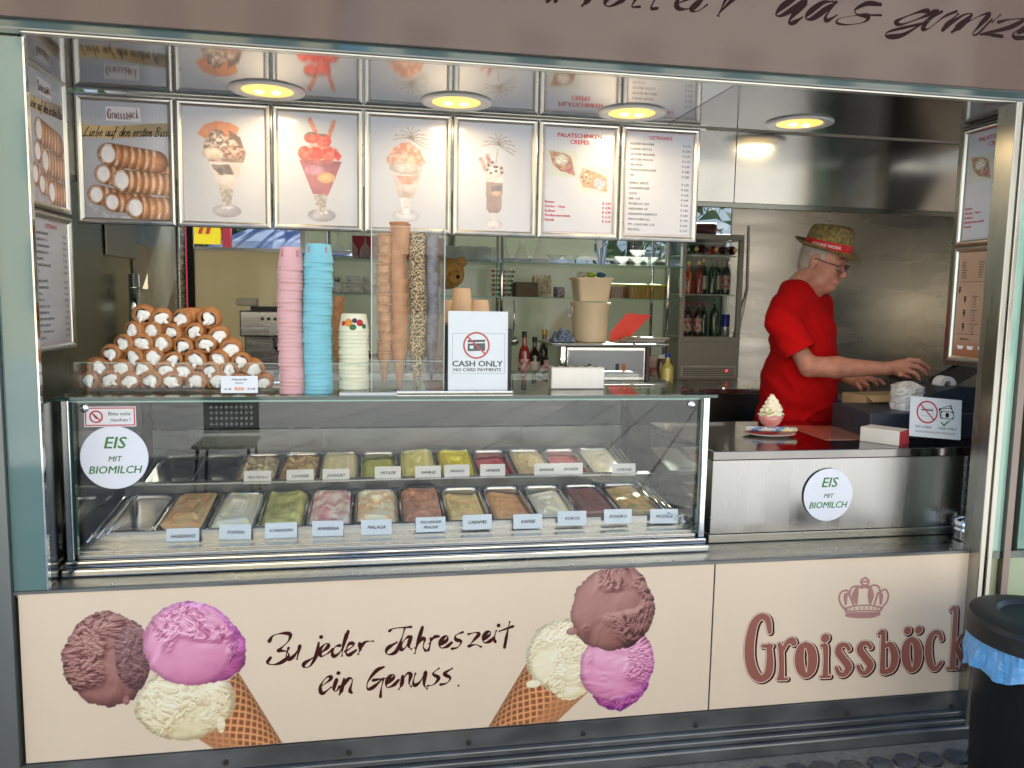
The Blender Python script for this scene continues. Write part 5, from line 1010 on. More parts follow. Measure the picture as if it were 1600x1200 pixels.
for k, (dx, dz, an) in enumerate(((-.004, .014, .35), (-.003, .008, .2), (.002, -.004, 0))):
    def P_(i, j, y, s=1): return (x+dx+(i*math.cos(an)-j*math.sin(an))*s, y, z+dz+(i*math.sin(an)+j*math.cos(an))*s)
    y = -.0004-k*.0003; b.add([P_(-.028, -.015, y), P_(.028, -.015, y), P_(.028, .015, y), P_(-.028, .015, y)], [(0, 1, 2, 3)])
b.build('drawing', INK, t); b = MB()
for k, (dx, dz, an) in enumerate(((-.004, .014, .35), (-.003, .008, .2), (.002, -.004, 0))):
    y = -.00055-k*.0003; b.add([P_ if 0 else (x+dx+(i*math.cos(an)-j*math.sin(an)), y, z+dz+(i*math.sin(an)+j*math.cos(an))) for i, j in ((-.025, -.008), (-.018, -.0125), (.018, -.0125), (.025, -.008), (.025, .008), (.018, .0125), (-.018, .0125), (-.025, .008))], [tuple(range(8))])
b.build('note_face', PAPER, t); b = MB(); b.add([(x+.002+.008*math.cos(q), -.0013, z-.004+.010*math.sin(q)) for q in np.linspace(0, 6.28, 14)[:-1]], [tuple(range(13))]); b.build('note_centre', INK, t)
b = MB(); strokes(b, [[(x-.022, z-.034, .0025), (x-.012, z-.044, .003), (x-.008, z-.046, .003)], [(x-.009, z-.046, .003), (x+.002, z-.034, .0028), (x+.016, z-.024, .0015)]], .002, -.0006, k=3); b.build('green_tick', mat('tick_green', C(30, 120, 50), .5), t)
lettering(t, [('NO CARD', W_*.27, H_*.225, .0145, 'CENTER', 0, .012, 1), ('CASH ONLY', W_*.73, H_*.225, .0145, 'CENTER', 0, .012, 1), ('NUR BARZAHLUNG MÖGLICH', W_*.50, H_*.11, .0120, 'CENTER', 0, .004, 1)], GRY, -.0005)
# napkins in clear box, kraft box behind
p = at(1415, 650, Y=.50); t = thing('napkin_bag', 'clear bag of crumpled white napkins beside the cash register', 'bag', (p[0], .50, CTZ+.106)); rs = np.random.RandomState(4)
v = []; f = []; n = 22
for i in range(14):
    q = i/13; rr_ = (.060 if q < .85 else .060*(1-(q-.85)*5))
    for k in range(n): a = 2*math.pi*k/n; r = rr_*(1+.12*rs.rand()-.06+.12*abs(math.cos(a))**.5*abs(math.sin(a))**.5); v.append((r*math.cos(a), r*math.sin(a), .115*q*(1+.05*rs.rand())))
for i in range(13):
    for k in range(n): k2 = (k+1) % n; f.append((i*n+k, i*n+k2, (i+1)*n+k2, (i+1)*n+k))
f.append(tuple(13*n+k for k in range(n))); MB().add(v, f).build('bag', mat('napkin_film', (.66, .63, .60), .25, var=.25, vs=30, bump=.6, coat=.8), t)
a = at(1352, 640, Y=.72); t = thing('kraft_box', 'open brown cardboard box behind the napkins', 'box', (a[0], .72, CTZ), (0, 0, R(5)))
kr = mat('kraft_board', C(186, 156, 112), .7, var=.08, vs=6)
b = MB(); b.box(.0, .30, 0, .004, 0, .135); b.box(0, .004, .0045, .16, 0, .135); b.box(.296, .30, .0045, .16, 0, .135); b.box(.0045, .2955, .156, .16, 0, .135); b.build('box', kr, t)
o = MB().box(0, .30, -.055, .0, 0, .003).build('flap', kr, t); o.location = (0, 0, .136); o.rotation_euler = (R(25), 0, 0)
# tin ashtray on the sill
p = at(1507, 842, Z=ZT); t = thing('tin_ashtray', 'round polished metal tin standing on the sill by the pillar', 'tin', (3.285, .13, ZT))
MB().lathe([(.0005, .002), (.046, .002), (.050, 0), (.052, .005), (.052, .036), (.054, .040), (.050, .044), (.051, .050), (.054, .075), (.0525, .076), (.049, .052), (.046, .01), (.0005, .008)], 36, close=False).build('tin', mat('tin_metal', (.62, .62, .62), .14, 1, rvar=.06, vs=14), t, smooth=True)
# ================================================================== bin
BR, BZ1 = .205, .50
p = at(1600, 925, Y=-.3); BXc, BYc = 3.105, -.42
t = thing('litter_bin', 'round black litter bin with a blue bag hanging out under its lid', 'bin', (BXc, BYc, GZ), (0, 0, 0)); LZ = BZ1-GZ
MB().lathe([(.165, 0), (.172, .01), (.188, LZ-.06), (.192, LZ-.05), (.186, LZ-.045)], 48).build('body', mat('bin_plastic', (.012, .012, .013), .38, var=.3, vs=60, bump=.1), t, smooth=True, auto=40)
MB().lathe([(.206, LZ-.035), (.216, LZ-.03), (.216, LZ+.02), (.206, LZ+.035), (.17, LZ+.047), (.13, LZ+.048), (.12, LZ+.035), (.0005, LZ+.03)], 48, close=False).build('lid', mat('lid_plastic_black', (.016, .017, .017), .42, var=.3, vs=30), t, auto=30)
v = []; f = []; n = 96; rs = np.random.RandomState(2); hem = [.07+.045*vn(np.array(k*.16), np.array(0.), 3)+.03*math.sin(k*.21)**2 for k in range(n)]
for i in range(9):
    for k in range(n):
        a = 2*math.pi*k/n; q = i/8; r = .200+.012*q+.004*math.sin(a*17+q*2)*(.3+q)+.005*math.sin(a*9+1)*q+.0035*math.sin(a*31+q*4)+.010*(float(vn(np.array(a*7), np.array(q*3), 6))-.5); v.append((r*math.cos(a), r*math.sin(a), LZ-.020-hem[k]*q*1.0))
for i in range(8):
    for k in range(n): k2 = (k+1) % n; f.append((i*n+k, i*n+k2, (i+1)*n+k2, (i+1)*n+k))
MB().add(v, f).build('bag', mat('blue_bag', C(96, 168, 224), .28, var=.2, vs=20, bump=.8, bs=34, coat=.6), t)
# ================================================================== back of the kiosk
BT = 1.035
t = thing('rear_counter', 'low stainless worktop along the back wall', 'counter', (1.6, 2.0, 0)); MB().box(-1.55, 1.75, -.45, .35, BT-.03-0, BT).build('worktop', STEEL, t, bev=.003); MB().box(-1.53, 1.73, -.42, .34, -.02, BT-.032).build('cabinet', DARKST, t)
# glass shelves with chrome tubes
SH = thing('wall_shelf_unit', 'glass shelves on chrome tubes along the back wall', 'shelf', (1.8, 2.15, BT)); S1, S2 = 1.712, 1.518
for z in (S1, S2):
    SHP = MB().box(.78, 2.86, 2.0, 2.30, z-.006, z).build('glass_shelf', thin_glass('shelf_glass', (.82, .93, .88), 1.5), SH, world=True); MB().box(.78, 2.86, 1.9965, 1.9995, z-.006, z).build('shelf_edge', mat('shelf_edge_green', C(110, 150, 130), .15), SH, world=True)
for x in (.80, 1.765, 2.77): MB().tube([(x, 2.03, BT+.001), (x, 2.03, 2.2)], .011).build('tube', CHROME, SH, world=True, smooth=True)
for x in (1.78, 2.76): MB().tube([(x, 2.28, BT+.001), (x, 2.28, 2.2)], .011).build('tube', CHROME, SH, world=True, smooth=True)
def put(name, label, cat, grp, spots, builder):
    """spots: (u, Y, z, label); one built, the rest copies"""
    first = None
    for (u, Y, z, lb) in spots:
        x = at(u, 600, Y=Y)
        # x of column u at height z
        vv = 400.
        for _ in range(3):
            p = at(u, vv, Y=Y); vv += (p[2]-z)*FPX/(Y-CAM[1])
        p = at(u, vv, Y=Y)
        if first is None: first = thing(name, lb, cat, (p[0], Y, z), group=grp); builder(first)
        else: dup(first, (p[0], Y, z), (0, 0, random.uniform(0, 3)) if grp and 'glass' in grp else None, lb)
    return first
wine = [(.0325, 0), (.034, .01), (.030, .06), (.012, .085), (.004, .095), (.0035, .135), (.03, .146), (.031, .148)]
put('wine_glass', '', 'glass', 'upturned wine glasses on the top glass shelf', [(508+21*i, 2.12, S1, f'upturned wine glass, {nth(i)} from the left on the top shelf') for i in range(5)], lambda t: MB().lathe(wine, 20, close=False).build('glass', GLASSW, t, smooth=True))
tum = [(.028, 0), (.034, .004), (.036, .09), (.034, .09), (.031, .01), (.001, .008)]
put('tumbler', '', 'glass', 'tumbler glasses on the top glass shelf', [(700+i*13, 2.08+.06*(i % 2), S1, f'clear tumbler glass, {nth(i)} from the cone holder on the top shelf') for i in range(6)], lambda t: MB().lathe(tum, 18, close=False).build('glass', GLASSW, t, smooth=True))
flar = [(.05, 0), (.046, .01), (.016, .10), (.010, .115), (.022, .13), (.02, .14)]
put('sundae_glass', '', 'glass', 'flared sundae glasses on the top shelf', [(u, 2.08, S1, f'upturned flared sundae glass, {nth(i)} of three on the top shelf') for i, u in enumerate((786, 814, 842))], lambda t: (MB().lathe(flar, 20, close=False, rip=.06, rn=8).build('glass', ware_glass('warm_glass', (.98, .96, .92), .22), t, smooth=True)))
bowl = [(.03, 0), (.032, .004), (.012, .014), (.03, .03), (.048, .05), (.05, .056), (.045, .05), (.026, .034), (.001, .02)]
put('dessert_bowl', '', 'bowl', 'glass dessert bowls on the top shelf', [(u, 2.1, S1+dz, f'clear glass dessert bowl, {nth(i)} from the flared glasses, top shelf') for i, (u, dz) in enumerate(((866, 0), (892, 0), (972, 0), (996, 0), (1015, 0), (996, .04)))], lambda t: MB().lathe(bowl, 20, close=False).build('bowl', GLASSW, t, smooth=True))
def bundle(t):
    for k in range(9):
        a = k*.7; b = MB(); b.tube([(.012*math.cos(a), .012*math.sin(a), 0), (.028*math.cos(a), .028*math.sin(a), .10)], .0042, 6); b.build('tube', mat(f'pale_blue_{k%2}', C(206, 216, 226) if k % 2 else C(120, 140, 190), .3), t)
put('spoon_bundle', '', 'straws', None, [(940, 2.06, S1, 'bundle of blue and white tubes standing on the top shelf')], bundle)
t = thing('red_packet', 'red packet behind the wine glasses on the top shelf', 'packet', (1.04, 2.24, S1+.001)); MB().box(-.12, .40, 0, .04, 0, .14).build('packet', mat('red_packet', C(170, 36, 44), .5, var=.3, vs=6), t, bev=.004)
# second shelf
def strawcup(t):
    cs = [(C(200, 40, 50), C(235, 235, 230)), (C(20, 20, 24), C(235, 235, 230)), (C(70, 160, 60), C(235, 235, 230)), (C(210, 150, 40), C(235, 235, 230))]
    MB().lathe([(.030, 0), (.034, .08), (.033, .08), (.029, .003), (.001, .003)], 20, close=False).build('beaker', GLASSC, t, smooth=True)
    for k in range(12):
        c = cs[k % 4]; a = k*2.4; x, y = .018*math.cos(a), .014*math.sin(a); x2, y2 = x*1.9+.008, y*1.5; N = 12
        for part in range(2):
            b = MB()
            for i in range(N):
                if i % 2 != part: continue
                q0, q1 = i/N, (i+1)/N; b.tube([(x+(x2-x)*q0, y+(y2-y)*q0, .005+.16*q0), (x+(x2-x)*q1, y+(y2-y)*q1, .005+.16*q1)], .0042, 6, caps=False)
            b.build('straw', mat(f'straw_{k%4}_{part}', c[part], .5), t)
put('straw_beaker', '', 'straws', 'beakers of striped paper straws', [(775, 2.06, S2, 'beaker of black and green striped paper straws, beside the shelf tube'), (792, 2.12, S2, 'beaker of striped paper straws leaning right, beside the basket')], strawcup)
def clearbox(w_, d, h, m_, fill):
    def f(t):
        MB().box(-w_/2, w_/2, -d/2, d/2, 0, h).build('box', m_, t, bev=.004)
        if fill: fill(t, w_, d, h)
    return f
def sticks(n, h, m1, rad=.003):
    def f(t, w_, d, hh):
        for k in range(n): x = -w_/2+w_*(k+.5)/n; MB().box(x-rad, x+rad, -.01+.02*(k % 2), -.008+.02*(k % 2), .005, h*(1+.1*math.sin(k*2.3))).build('stick', m1, t)
    return f
put('basket', '', 'basket', None, [(820, 2.1, S2, 'grey-brown woven basket on the middle shelf')], clearbox(.13, .14, .085, mat('wicker', C(110, 92, 78), .7, var=.5, vs=60, bump=.6), None))
put('sugar_box', '', 'box', None, [(846, 2.1, S2, 'clear box of slim sugar sticks on the middle shelf')], clearbox(.12, .12, .075, GLASSC, sticks(14, .125, mat('sugar_paper', C(206, 190, 160), .6, col2=C(120, 80, 60), vs=50, contrast=.5), .0038)))
put('purple_tin', '', 'jar', None, [(873, 2.08, S2, 'small jar of purple sweets on the middle shelf')], lambda t: MB().lathe([(.001, 0), (.032, 0), (.034, .01), (.034, .055), (.028, .062), (.001, .062)], 20, close=False).build('jar', mat('purple_sweets', C(90, 70, 110), .3, col2=C(170, 160, 170), vs=60, contrast=.5), t, smooth=True))
def greenbox(t):
    MB().box(-.24, .20, -.07, .07, 0, .080).build('box', thin_glass('amber_box', (.80, .70, .50), 1.4), t); MB().box(-.245, .205, -.075, .075, .0805, .089).build('lid', mat('lime_lid', C(190, 220, 50), .4), t, bev=.003)
    sticks(16, .07, mat('wooden_sticks', C(206, 176, 130), .7), .004)(t, .20, .1, .05); MB().box(-.22, -.05, -.05, .05, .004, .07).build('contents', mat('brown_biscuits', C(120, 84, 60), .7, var=.4, vs=50), t)
put('storage_box', '', 'box', None, [(990, 2.12, S2, 'long plastic box with lime green lid holding wooden sticks')], greenbox)
def cups(t):
    for k in range(2):
        z = k*.052; MB().lathe([(.001, z+.002), (.05, z+.004), (.068, z+.012), (.066, z+.013), (.04, z+.006)], 22, close=False).build('saucer', WHITE, t, smooth=True)
        MB().lathe([(.022, z+.006), (.036, z+.02), (.042, z+.045), (.040, z+.045), (.03, z+.012), (.001, z+.01)], 20, close=False).build('cup', WHITE, t, smooth=True)
put('coffee_cups', '', 'cups', 'white coffee cups on the middle shelf', [(553, 2.1, S2, 'white coffee cups and saucers stacked beside the blue cup stack'), (577, 2.14, S2, 'white coffee cups and saucers stacked nearer the cone holder')], cups)
put('flower_pot', '', 'pot', None, [(527, 2.08, S2, 'small beige pot with a dark plant on the middle shelf')], lambda t: (MB().lathe([(.001, 0), (.026, 0), (.032, .065), (.029, .065), (.001, .05)], 18, close=False).build('pot', WHITE, t, smooth=True), [MB().tube([(0, 0, .05), (.02*math.cos(k), .02*math.sin(k), .085+.01*(k % 2))], [.004, .001]).build('leaf', mat('dark_leaf', (.02, .025, .02), .6), t) for k in range(7)]))
# plush bear
p = at(700, 430, Y=1.75); t = thing('plush_bear', 'brown plush bear sitting behind the cone holder', 'soft toy', (p[0], 1.75, BT)); fur = mat('bear_fur', C(196, 148, 78), .9, var=.4, vs=50, bump=.8)
def ball(b, c, r, n=18, m_=10, s=(1, 1, 1)): return b.lathe([(r*math.sin(math.pi*(i+.02)/(m_+.04)), -r*math.cos(math.pi*(i+.02)/(m_+.04))*s[2]) for i in range(m_+1)], n, c=c, sx=s[0], sy=s[1])
b = MB(); ball(b, (0, 0, .20), .14, s=(1, .9, 1.4)); b.build('body', mat('pink_apron', C(190, 140, 120), .8, var=.2, vs=20), t, smooth=True); H0 = p[2]-BT
b = MB(); ball(b, (0, 0, H0+.01), .088, s=(1, 1, .95)); ball(b, (.03, -.075, H0-.015), .040); ball(b, (-.07, 0, H0+.07), .03, s=(1, .6, 1)); ball(b, (.07, 0, H0+.07), .03, s=(1, .6, 1)); b.build('head', fur, t, smooth=True); ball(MB(), (.04, -.113, H0-.01), .011).build('nose', BLACK, t, smooth=True)
# ladle
p = at(803, 470, Y=2.0); t = thing('ladle', 'steel ladle hanging below the middle shelf', 'ladle', (p[0], 2.0, 1.50)); MB().tube([(0, 0, 0), (.004, 0, -.10), (-.002, 0, -.21)], .004).build('handle', CHROME, t, smooth=True); b = MB(); ball(b, (0, -.01, -.235), .034, s=(1, 1, .8)); b.build('bowl', CHROME, t, smooth=True)
# bottles
def bottle(h, r, neck, body, cap, lab=None, fill=.6):
    def f(t):
        MB().lathe([(.001, 0), (r*.95, 0), (r, .01), (r, h*fill), (r*.85, h*(fill+.08)), (neck, h*(fill+.17)), (neck, h*.94)], 20, close=False).build('glass', body, t, smooth=True)
        MB().lathe([(neck*1.12, h*.90), (neck*1.15, h), (.001, h)], 16, close=False).build('cap', cap, t, auto=40)
        if lab: MB().lathe([(r*1.015, h*.14), (r*1.015, h*(fill-.08))], 20, close=False).build('bottle_label', lab, t, smooth=True)
    return f
brn = mat('brown_bottle', (.03, .012, .006), .08, coat=1); grn = mat('green_bottle', (.01, .05, .015), .08, coat=1); redb = mat('red_drink', (.28, .02, .015), .08, coat=1); orb = mat('orange_drink', (.6, .10, .02), .1, coat=1); goldc = mat('gold_cap', (.5, .33, .1), .35, .9); clr = thin_glass('clear_bottle', (.75, .80, .78), 1.8, .02)
redc = mat('red_cap', C(180, 24, 28), .4); labw = mat('bottle_label_white', C(214, 206, 190), .5, var=.1, vs=30); labr = mat('bottle_label_red', C(170, 40, 50), .5, col2=C(220, 210, 200), vs=40, contrast=.6); blc = mat('blue_cap', C(30, 50, 160), .4)
YS = 1.62
for a in ((818, 1.62, BT, 'clear red syrup bottle with black cap beside the ladle', .30, .030, redb, BLACK, labr), (834, 1.66, BT, 'dark bottle with cream label beside the syrup bottle', .27, .034, brn, BLACK, labw), (852, 1.58, BT, 'white and red jar-like bottle in front of the dark bottles', .17, .038, mat('white_red_can', C(214, 214, 214), .4, col2=C(196, 50, 50), vs=20, contrast=.7), BLACK, None),
          (849, 1.9, BT, 'dark bottle with gold top behind the jar', .30, .03, brn, goldc, None), (1041, 1.45, BT, 'yellow cleaning bottle with blue cap left of the drinks fridge', .20, .034, mat('yellow_cleaner', C(196, 180, 90), .15, coat=1), blc, None)):
    put('bottle', '', 'bottle', None, [a[:4]], bottle(a[4], a[5], .012, a[6], a[7], a[8]))
# oven / plate warmer with tray and buckets
a, c = at(885, 541, Y=1.45), at(1008, 590, Y=1.45)
t = thing('electric_cooker', 'small steel crepe cooker with knobs under a big tray', 'cooker', ((a[0]+c[0])/2, 1.45, BT)); W_ = (c[0]-a[0]); hz = a[2]-BT
MB().box(-W_/2, W_/2, 0, .34, .012, hz).build('body', STEEL, t, bev=.006); MB().box(-W_/2+.012, W_/2-.012, -.004, -.0005, .02, hz-.02).build('control_panel', mat('grey_control_panel', C(120, 124, 128), .3, .4), t)
MB().box(-W_/2-.03, -W_/2-.002, -.002, .30, 0, hz).build('leg', CHROME, t, bev=.003); MB().box(W_/2+.002, W_/2+.02, -.002, .3, 0, hz).build('leg', mat('maroon_side', C(70, 40, 44), .4), t)
for x in (-.02,): MB().lathe([(.020, 0), (.020, .012), (.016, .018), (.001, .018)], 20, c=(x, -.004, hz*.45), M=Matrix.Rotation(R(90), 3, 'X'), close=False).build('knob', BLACK, t, auto=40)
for x, m_ in ((-.10, BLACK), (.085, mat('amber_lamp_switch', C(190, 90, 30), .4)), (.05, BLACK)): MB().box(x, x+.018, -.008, -.0045, hz*.40, hz*.62).build('switch', m_, t)
t = thing('baking_tray', 'large dark baking tray overhanging the cooker', 'tray', ((a[0]+c[0])/2, 1.62, BT+hz+.002)); MB().box(-.29, .32, -.19, .17, .0, .008).build('tray', DARKST, t, bev=.002); MB().box(-.30, .33, -.20, .18, .0085, .014).build('rim', STEEL, t, bev=.002)
p = at(921, 528, Y=1.6); ZB0 = BT+hz+.017
def bucket(t):
    h = .205; MB().lathe([(.001, 0), (.088, 0), (.092, .004), (.103, h-.01), (.110, h-.01), (.110, h+.006), (.106, h+.008), (.001, h+.008)], 36, close=False).build('body', mat('ivory_plastic', C(226, 204, 170), .4, sss=.2, var=.05, vs=4), t, auto=35)
    MB().tube([(-.110+.0*math.cos(q), -.03+.05*math.sin(q), h-.02-.075*math.sin(q)) if 0 else (-.112, -.05*math.cos(q), h-.012-.06*math.sin(q)) for q in np.linspace(0, math.pi, 10)], .003).build('handle', WHITE, t, smooth=True)
t = thing('plastic_bucket', 'ivory plastic bucket with lid on the tray', 'bucket', (p[0], 1.6, ZB0)); bucket(t); t.scale = (.98, .98, .98)
t = thing('plastic_tub', 'ivory plastic tub standing on the bucket', 'tub', (p[0]+.002, 1.6, ZB0+.213)); loops(MB(), [(rr(.16, .14, .02), 0), (rr(.19, .16, .02), .112), (rr(.205, .175, .02), .112), (rr(.205, .175, .02), .124), (rr(.19, .16, .02), .1245)]).build('tub', mat('ivory_tub', C(230, 204, 164), .4, sss=.2), t, auto=40)
for dx, m_, lb in ((-.05, mat('white_foam', C(196, 190, 176), .6), 'pale lid lying on the ivory tub'), (.0, mat('lime_ball', C(150, 180, 40), .4), 'lime green cloth ball on the ivory tub'), (.055, mat('blue_scoop', C(40, 90, 130), .4), 'dark blue plastic scoop on the ivory tub')):
    q = thing('tub_topper', lb, 'kitchen item', (p[0]+dx, 1.6, ZB0+.3395)); b = MB(); ball(b, (0, 0, .013), .022, s=(1.3, 1, .7)); b.build('lump', m_, q, smooth=True)
# red cutting board, towel
a, b2, c, d = at(953, 528, Y=1.66), at(960, 505, Y=1.66), at(985, 490, Y=1.66), at(1012, 493, Y=1.66)
t = thing('red_chopping_board', 'bright red plastic board leaning on the bucket', 'board', (a[0], 1.66, ZB0)); pts = [(0, 0), (0, .045), (c[0]-a[0]-.02, c[2]-a[2]+.02), (d[0]-a[0]+.02, d[2]-a[2]+.02), (.11, .02)]
MB().prism(pts, -.004, .004).build('board', mat('red_board_plastic', C(226, 52, 24), .4), t)
p = at(880, 522, Y=1.5); t = thing('checked_towel', 'crumpled blue and white checked towel on the tray', 'towel', (p[0], 1.52, ZB0)); rs = np.random.RandomState(8); v = []; f = []; N = 22
for i in range(N+1):
    for j in range(N+1):
        x, y = i/N*2-1, j/N*2-1; rr_ = max(abs(x), abs(y)); h = max(0, 1-rr_**2)*.045*(1+.9*(float(vn(np.array(x*3), np.array(y*3), 2))-.5)*1.6)+.003+.012*(float(vn(np.array(x*9), np.array(y*7), 5)))*(rr_ < .98); v.append((x*.062, y*.05, h))
for i in range(N):
    for j in range(N): f.append((i*(N+1)+j, (i+1)*(N+1)+j, (i+1)*(N+1)+j+1, i*(N+1)+j+1))
MB().add(v, f).build('cloth', mat('checked_cloth', C(150, 160, 176), .9, col2=C(60, 76, 110), vs=90, contrast=.5), t, smooth=True)
# paper bag + tub left of the fridge, yellow things
p = at(1013, 560, Y=1.65); t = thing('paper_bag', 'white printed paper bag right of the cooker', 'bag', (p[0], 1.68, BT)); loops(MB(), [(rr(.10, .07, .01), 0), (rr(.115, .08, .01), .05), (rr(.10, .07, .01), .13), (rr(.115, .05, .01), .17)]).build('bag', mat('printed_bag', C(200, 192, 182), .6, col2=C(140, 70, 60), vs=14, contrast=.6, bump=.4), t, auto=50)
p = at(1021, 580, Y=1.40); t = thing('white_tub', 'small white plastic tub in front of the paper bag', 'tub', (p[0], 1.42, BT)); loops(MB(), [(rr(.09, .07, .012), 0), (rr(.11, .09, .012), .055), (rr(.12, .10, .012), .056), (rr(.105, .085, .012), .05)]).build('tub', WHITE, t, auto=40)
p = at(825, 590, Y=1.3); t = thing('yellow_box', 'flat yellow box on the rear worktop behind the cash only sign', 'box', (p[0], 1.62, BT)); MB().box(-.10, .12, -.09, .05, 0, .03).build('box', mat('yellow_board', C(226, 186, 40), .5), t, bev=.003); MB().box(-.03, .04, -.05, .05, .0305, .06).build('black_lid', BLACK, t, bev=.004)
# more clutter on the rear worktop
def jar(h, r, bd, cp):
    return lambda t: (MB().lathe([(.001, 0), (r, 0), (r*1.04, .01), (r*1.04, h*.8), (r*.8, h*.88)], 20, close=False).build('jar', bd, t, smooth=True), MB().lathe([(r*.86, h*.86), (r*.88, h), (.001, h)], 20, close=False).build('lid', cp, t, auto=40))
for u, Y, h, r, bd, cp, lb in ((868, 1.75, .20, .03, brn, redc, 'brown sauce bottle with red cap behind the towel'), (1030, 1.95, .16, .04, mat('cocoa_jar', C(90, 54, 36), .3, coat=1), WHITE, 'brown cocoa jar with white lid beside the fridge'), (585, 1.75, .17, .05, mat('sugar_jar', C(206, 200, 186), .4), BLACK, 'white storage jar with black lid behind the cone holder'),
        (545, 1.8, .21, .06, mat('dark_kettle', (.02, .02, .02), .3), BLACK, 'dark kettle standing behind the cream coloured cups'), (640, 1.7, .24, .045, mat('cola_syrup', C(60, 30, 24), .2, coat=1), goldc, 'dark syrup jar with gold lid behind the cone holder'), (985, 1.32, .09, .035, mat('orange_pot', C(196, 110, 40), .4), WHITE, 'small orange pot with white lid right of the steel box')):
    put('jar', '', 'jar', None, [(u, Y, BT, lb)], jar(h, r, bd, cp))
for k in range(4):
    q = thing('magazine', f'pale magazine, {nth(3-k)} from the top of the pile on the baking tray', 'magazine', (at(1000, 530, Y=1.62)[0]+.01*k, 1.60, ZB0+.001+k*.0065), (0, 0, R(-6+7*k)), 'magazines on the baking tray'); MB().box(-.10, .10, -.07, .07, 0, .006).build('pages', mat(f'magazine_{k%2}', C(196, 186, 170) if k % 2 else C(150, 150, 156), .5, var=.3, vs=18), q)
put('plate_stack', '', 'plates', None, [(603, 2.1, S2, 'stack of white saucers on the middle shelf behind the cone holder')], lambda t: [MB().lathe([(.001, k*.009), (.05, k*.009), (.07, k*.009+.010), (.068, k*.009+.011)], 22, close=False).build('plate', WHITE, t, smooth=True) for k in range(6)])
put('tumbler', '', 'glass', 'tumbler glasses on the top glass shelf', [(706+i*13, 2.20, S1, f'clear tumbler glass in the back file, {nth(i)} from the cone holder') for i in range(5)], lambda t: MB().lathe(tum, 18, close=False).build('glass', GLASSW, t, smooth=True))
# coffee machine
p = at(416, 580, Y=1.55); t = thing('coffee_machine', 'steel espresso machine beside the pink cup stack', 'coffee machine', (p[0], 1.62, BT)); MB().box(-.13, .14, .12, .35, 0, .39).build('body', STEEL, t, bev=.008); MB().box(-.13, .14, -.02, .119, .26, .39).build('head', STEEL, t, bev=.008); MB().box(-.13, .14, -.04, .119, 0, .04).build('drip_tray', CHROME, t, bev=.004)
MB().lathe([(.030, .0), (.030, .05), (.001, .05)], 20, c=(.05, .05, .20), close=False).build('brew_head', CHROME, t, auto=40); MB().tube([(.05, .05, .215), (.05, -.06, .205)], .010).build('portafilter', BLACK, t)
for k in range(3): MB().lathe([(.008, 0), (.008, .006), (.001, .006)], 14, c=(-.02+k*.03, -.0205, .35), M=Matrix.Rotation(R(90), 3, 'X'), close=False).build('button', BLACK, t)
MB().lathe([(.020, 0), (.020, .006), (.001, .006)], 20, c=(.03, -.0205, .30), M=Matrix.Rotation(R(90), 3, 'X'), close=False).build('gauge', WHITE, t); MB().box(-.08, .12, .0, .2, .391, .41).build('cup_tray', BLACK, t)
t = thing('paper_packet', 'white paper packet lying on the espresso machine', 'packet', (p[0]-.1, 1.66, BT+.412)); MB().box(-.05, .05, -.04, .04, 0, .04).build('packet', mat('cream_packet', C(200, 190, 165), .6, bump=.5, vs=14), t, bev=.01)
# cup rack on the left wall, notice cards on the left wall
a = at(207, 490, X=.02); t = thing('cup_dispenser', 'polished wall-mounted chrome tube rack on the dark side wall', 'rack', (.03, a[1], 1.42)); MB().tube([(0, 0, -.18), (0, 0, .16)], .022, 14).build('tube', CHROME, t, smooth=True)
for z in (-.1, .0, .1): MB().lathe([(.0225, 0), (.025, .004), (.0225, .008)], 14, c=(0, 0, z), close=False).build('ring', CHROME, t, smooth=True)
t = thing('wall_folder', 'white plastic sheet holder hanging high on the dark side wall', 'holder', (-.017, 1.15, 1.70)); MB().box(0, .008, -.20, .22, -.05, .25).build('holder', mat('grey_white_plastic', C(150, 146, 134), .4), t, bev=.01)
t = thing('pinned_sheet', 'beige paper sheet hanging on the dark side wall below the holder', 'paper sheet', (-.017, 1.42, 1.52)); MB().box(0, .004, -.10, .12, 0, .20).build('sheet', mat('beige_sheet', C(176, 158, 130), .6, var=.1, vs=10), t)
# dark oven hidden behind rolls: wooden board strip on the side wall
# drinks fridge
FX0, FX1, FY, FZ0, FZ1 = 2.86, 3.255, 2.05, BT, 1.915
t = thing('drinks_fridge', 'grey glass-door drinks fridge standing on the rear counter', 'fridge', ((FX0+FX1)/2, FY, BT)); hw = (FX1-FX0)/2; FG = mat('fridge_grey', C(150, 146, 138), .4, var=.05, vs=4); hh = FZ1-BT
def fb(bx, nm, m_, **k): return MB().box(*bx).build(nm, m_, t, **k)
fb((-hw, hw, .002, .28, 0, .235), 'base', FG, bev=.004); fb((-hw+.02, hw-.02, -.002, .0015, .02, .085), 'vent', mat('vent_grey', C(190, 188, 182), .4))
for k in range(5): fb((-hw+.03, hw-.03, -.006, -.0025, .026+k*.011, .030+k*.011), 'louvre', BLACK)
fb((.11, .122, -.009, -.0065, .05, .062), 'indicator', mat('red_indicator', C(255, 40, 60), .4, emit=1.0)); fb((-hw, hw, .0, .28, hh-.035, hh), 'top', FG, bev=.004)
for x in (-hw, hw-.028): fb((x, x+.028, .0, .03, .2355, hh-.0355), 'frame', FG, bev=.003)
for x in (-hw, hw-.012): fb((x, x+.012, .25, .28, .2355, hh-.0355), 'frame', FG)
fb((-hw+.028, hw-.028, .0, .03, .2355, .262), 'frame', FG); fb((-hw+.03, hw-.03, .012, .016, .263, hh-.036), 'door_glass', GLASS); fb((-hw+.001, -hw+.005, .031, .249, .236, hh-.036), 'side_glass', GLASS); fb((-hw+.013, hw-.013, .270, .279, .236, hh-.036), 'back_panel', mat('fridge_inside', C(120, 128, 120), .3), )
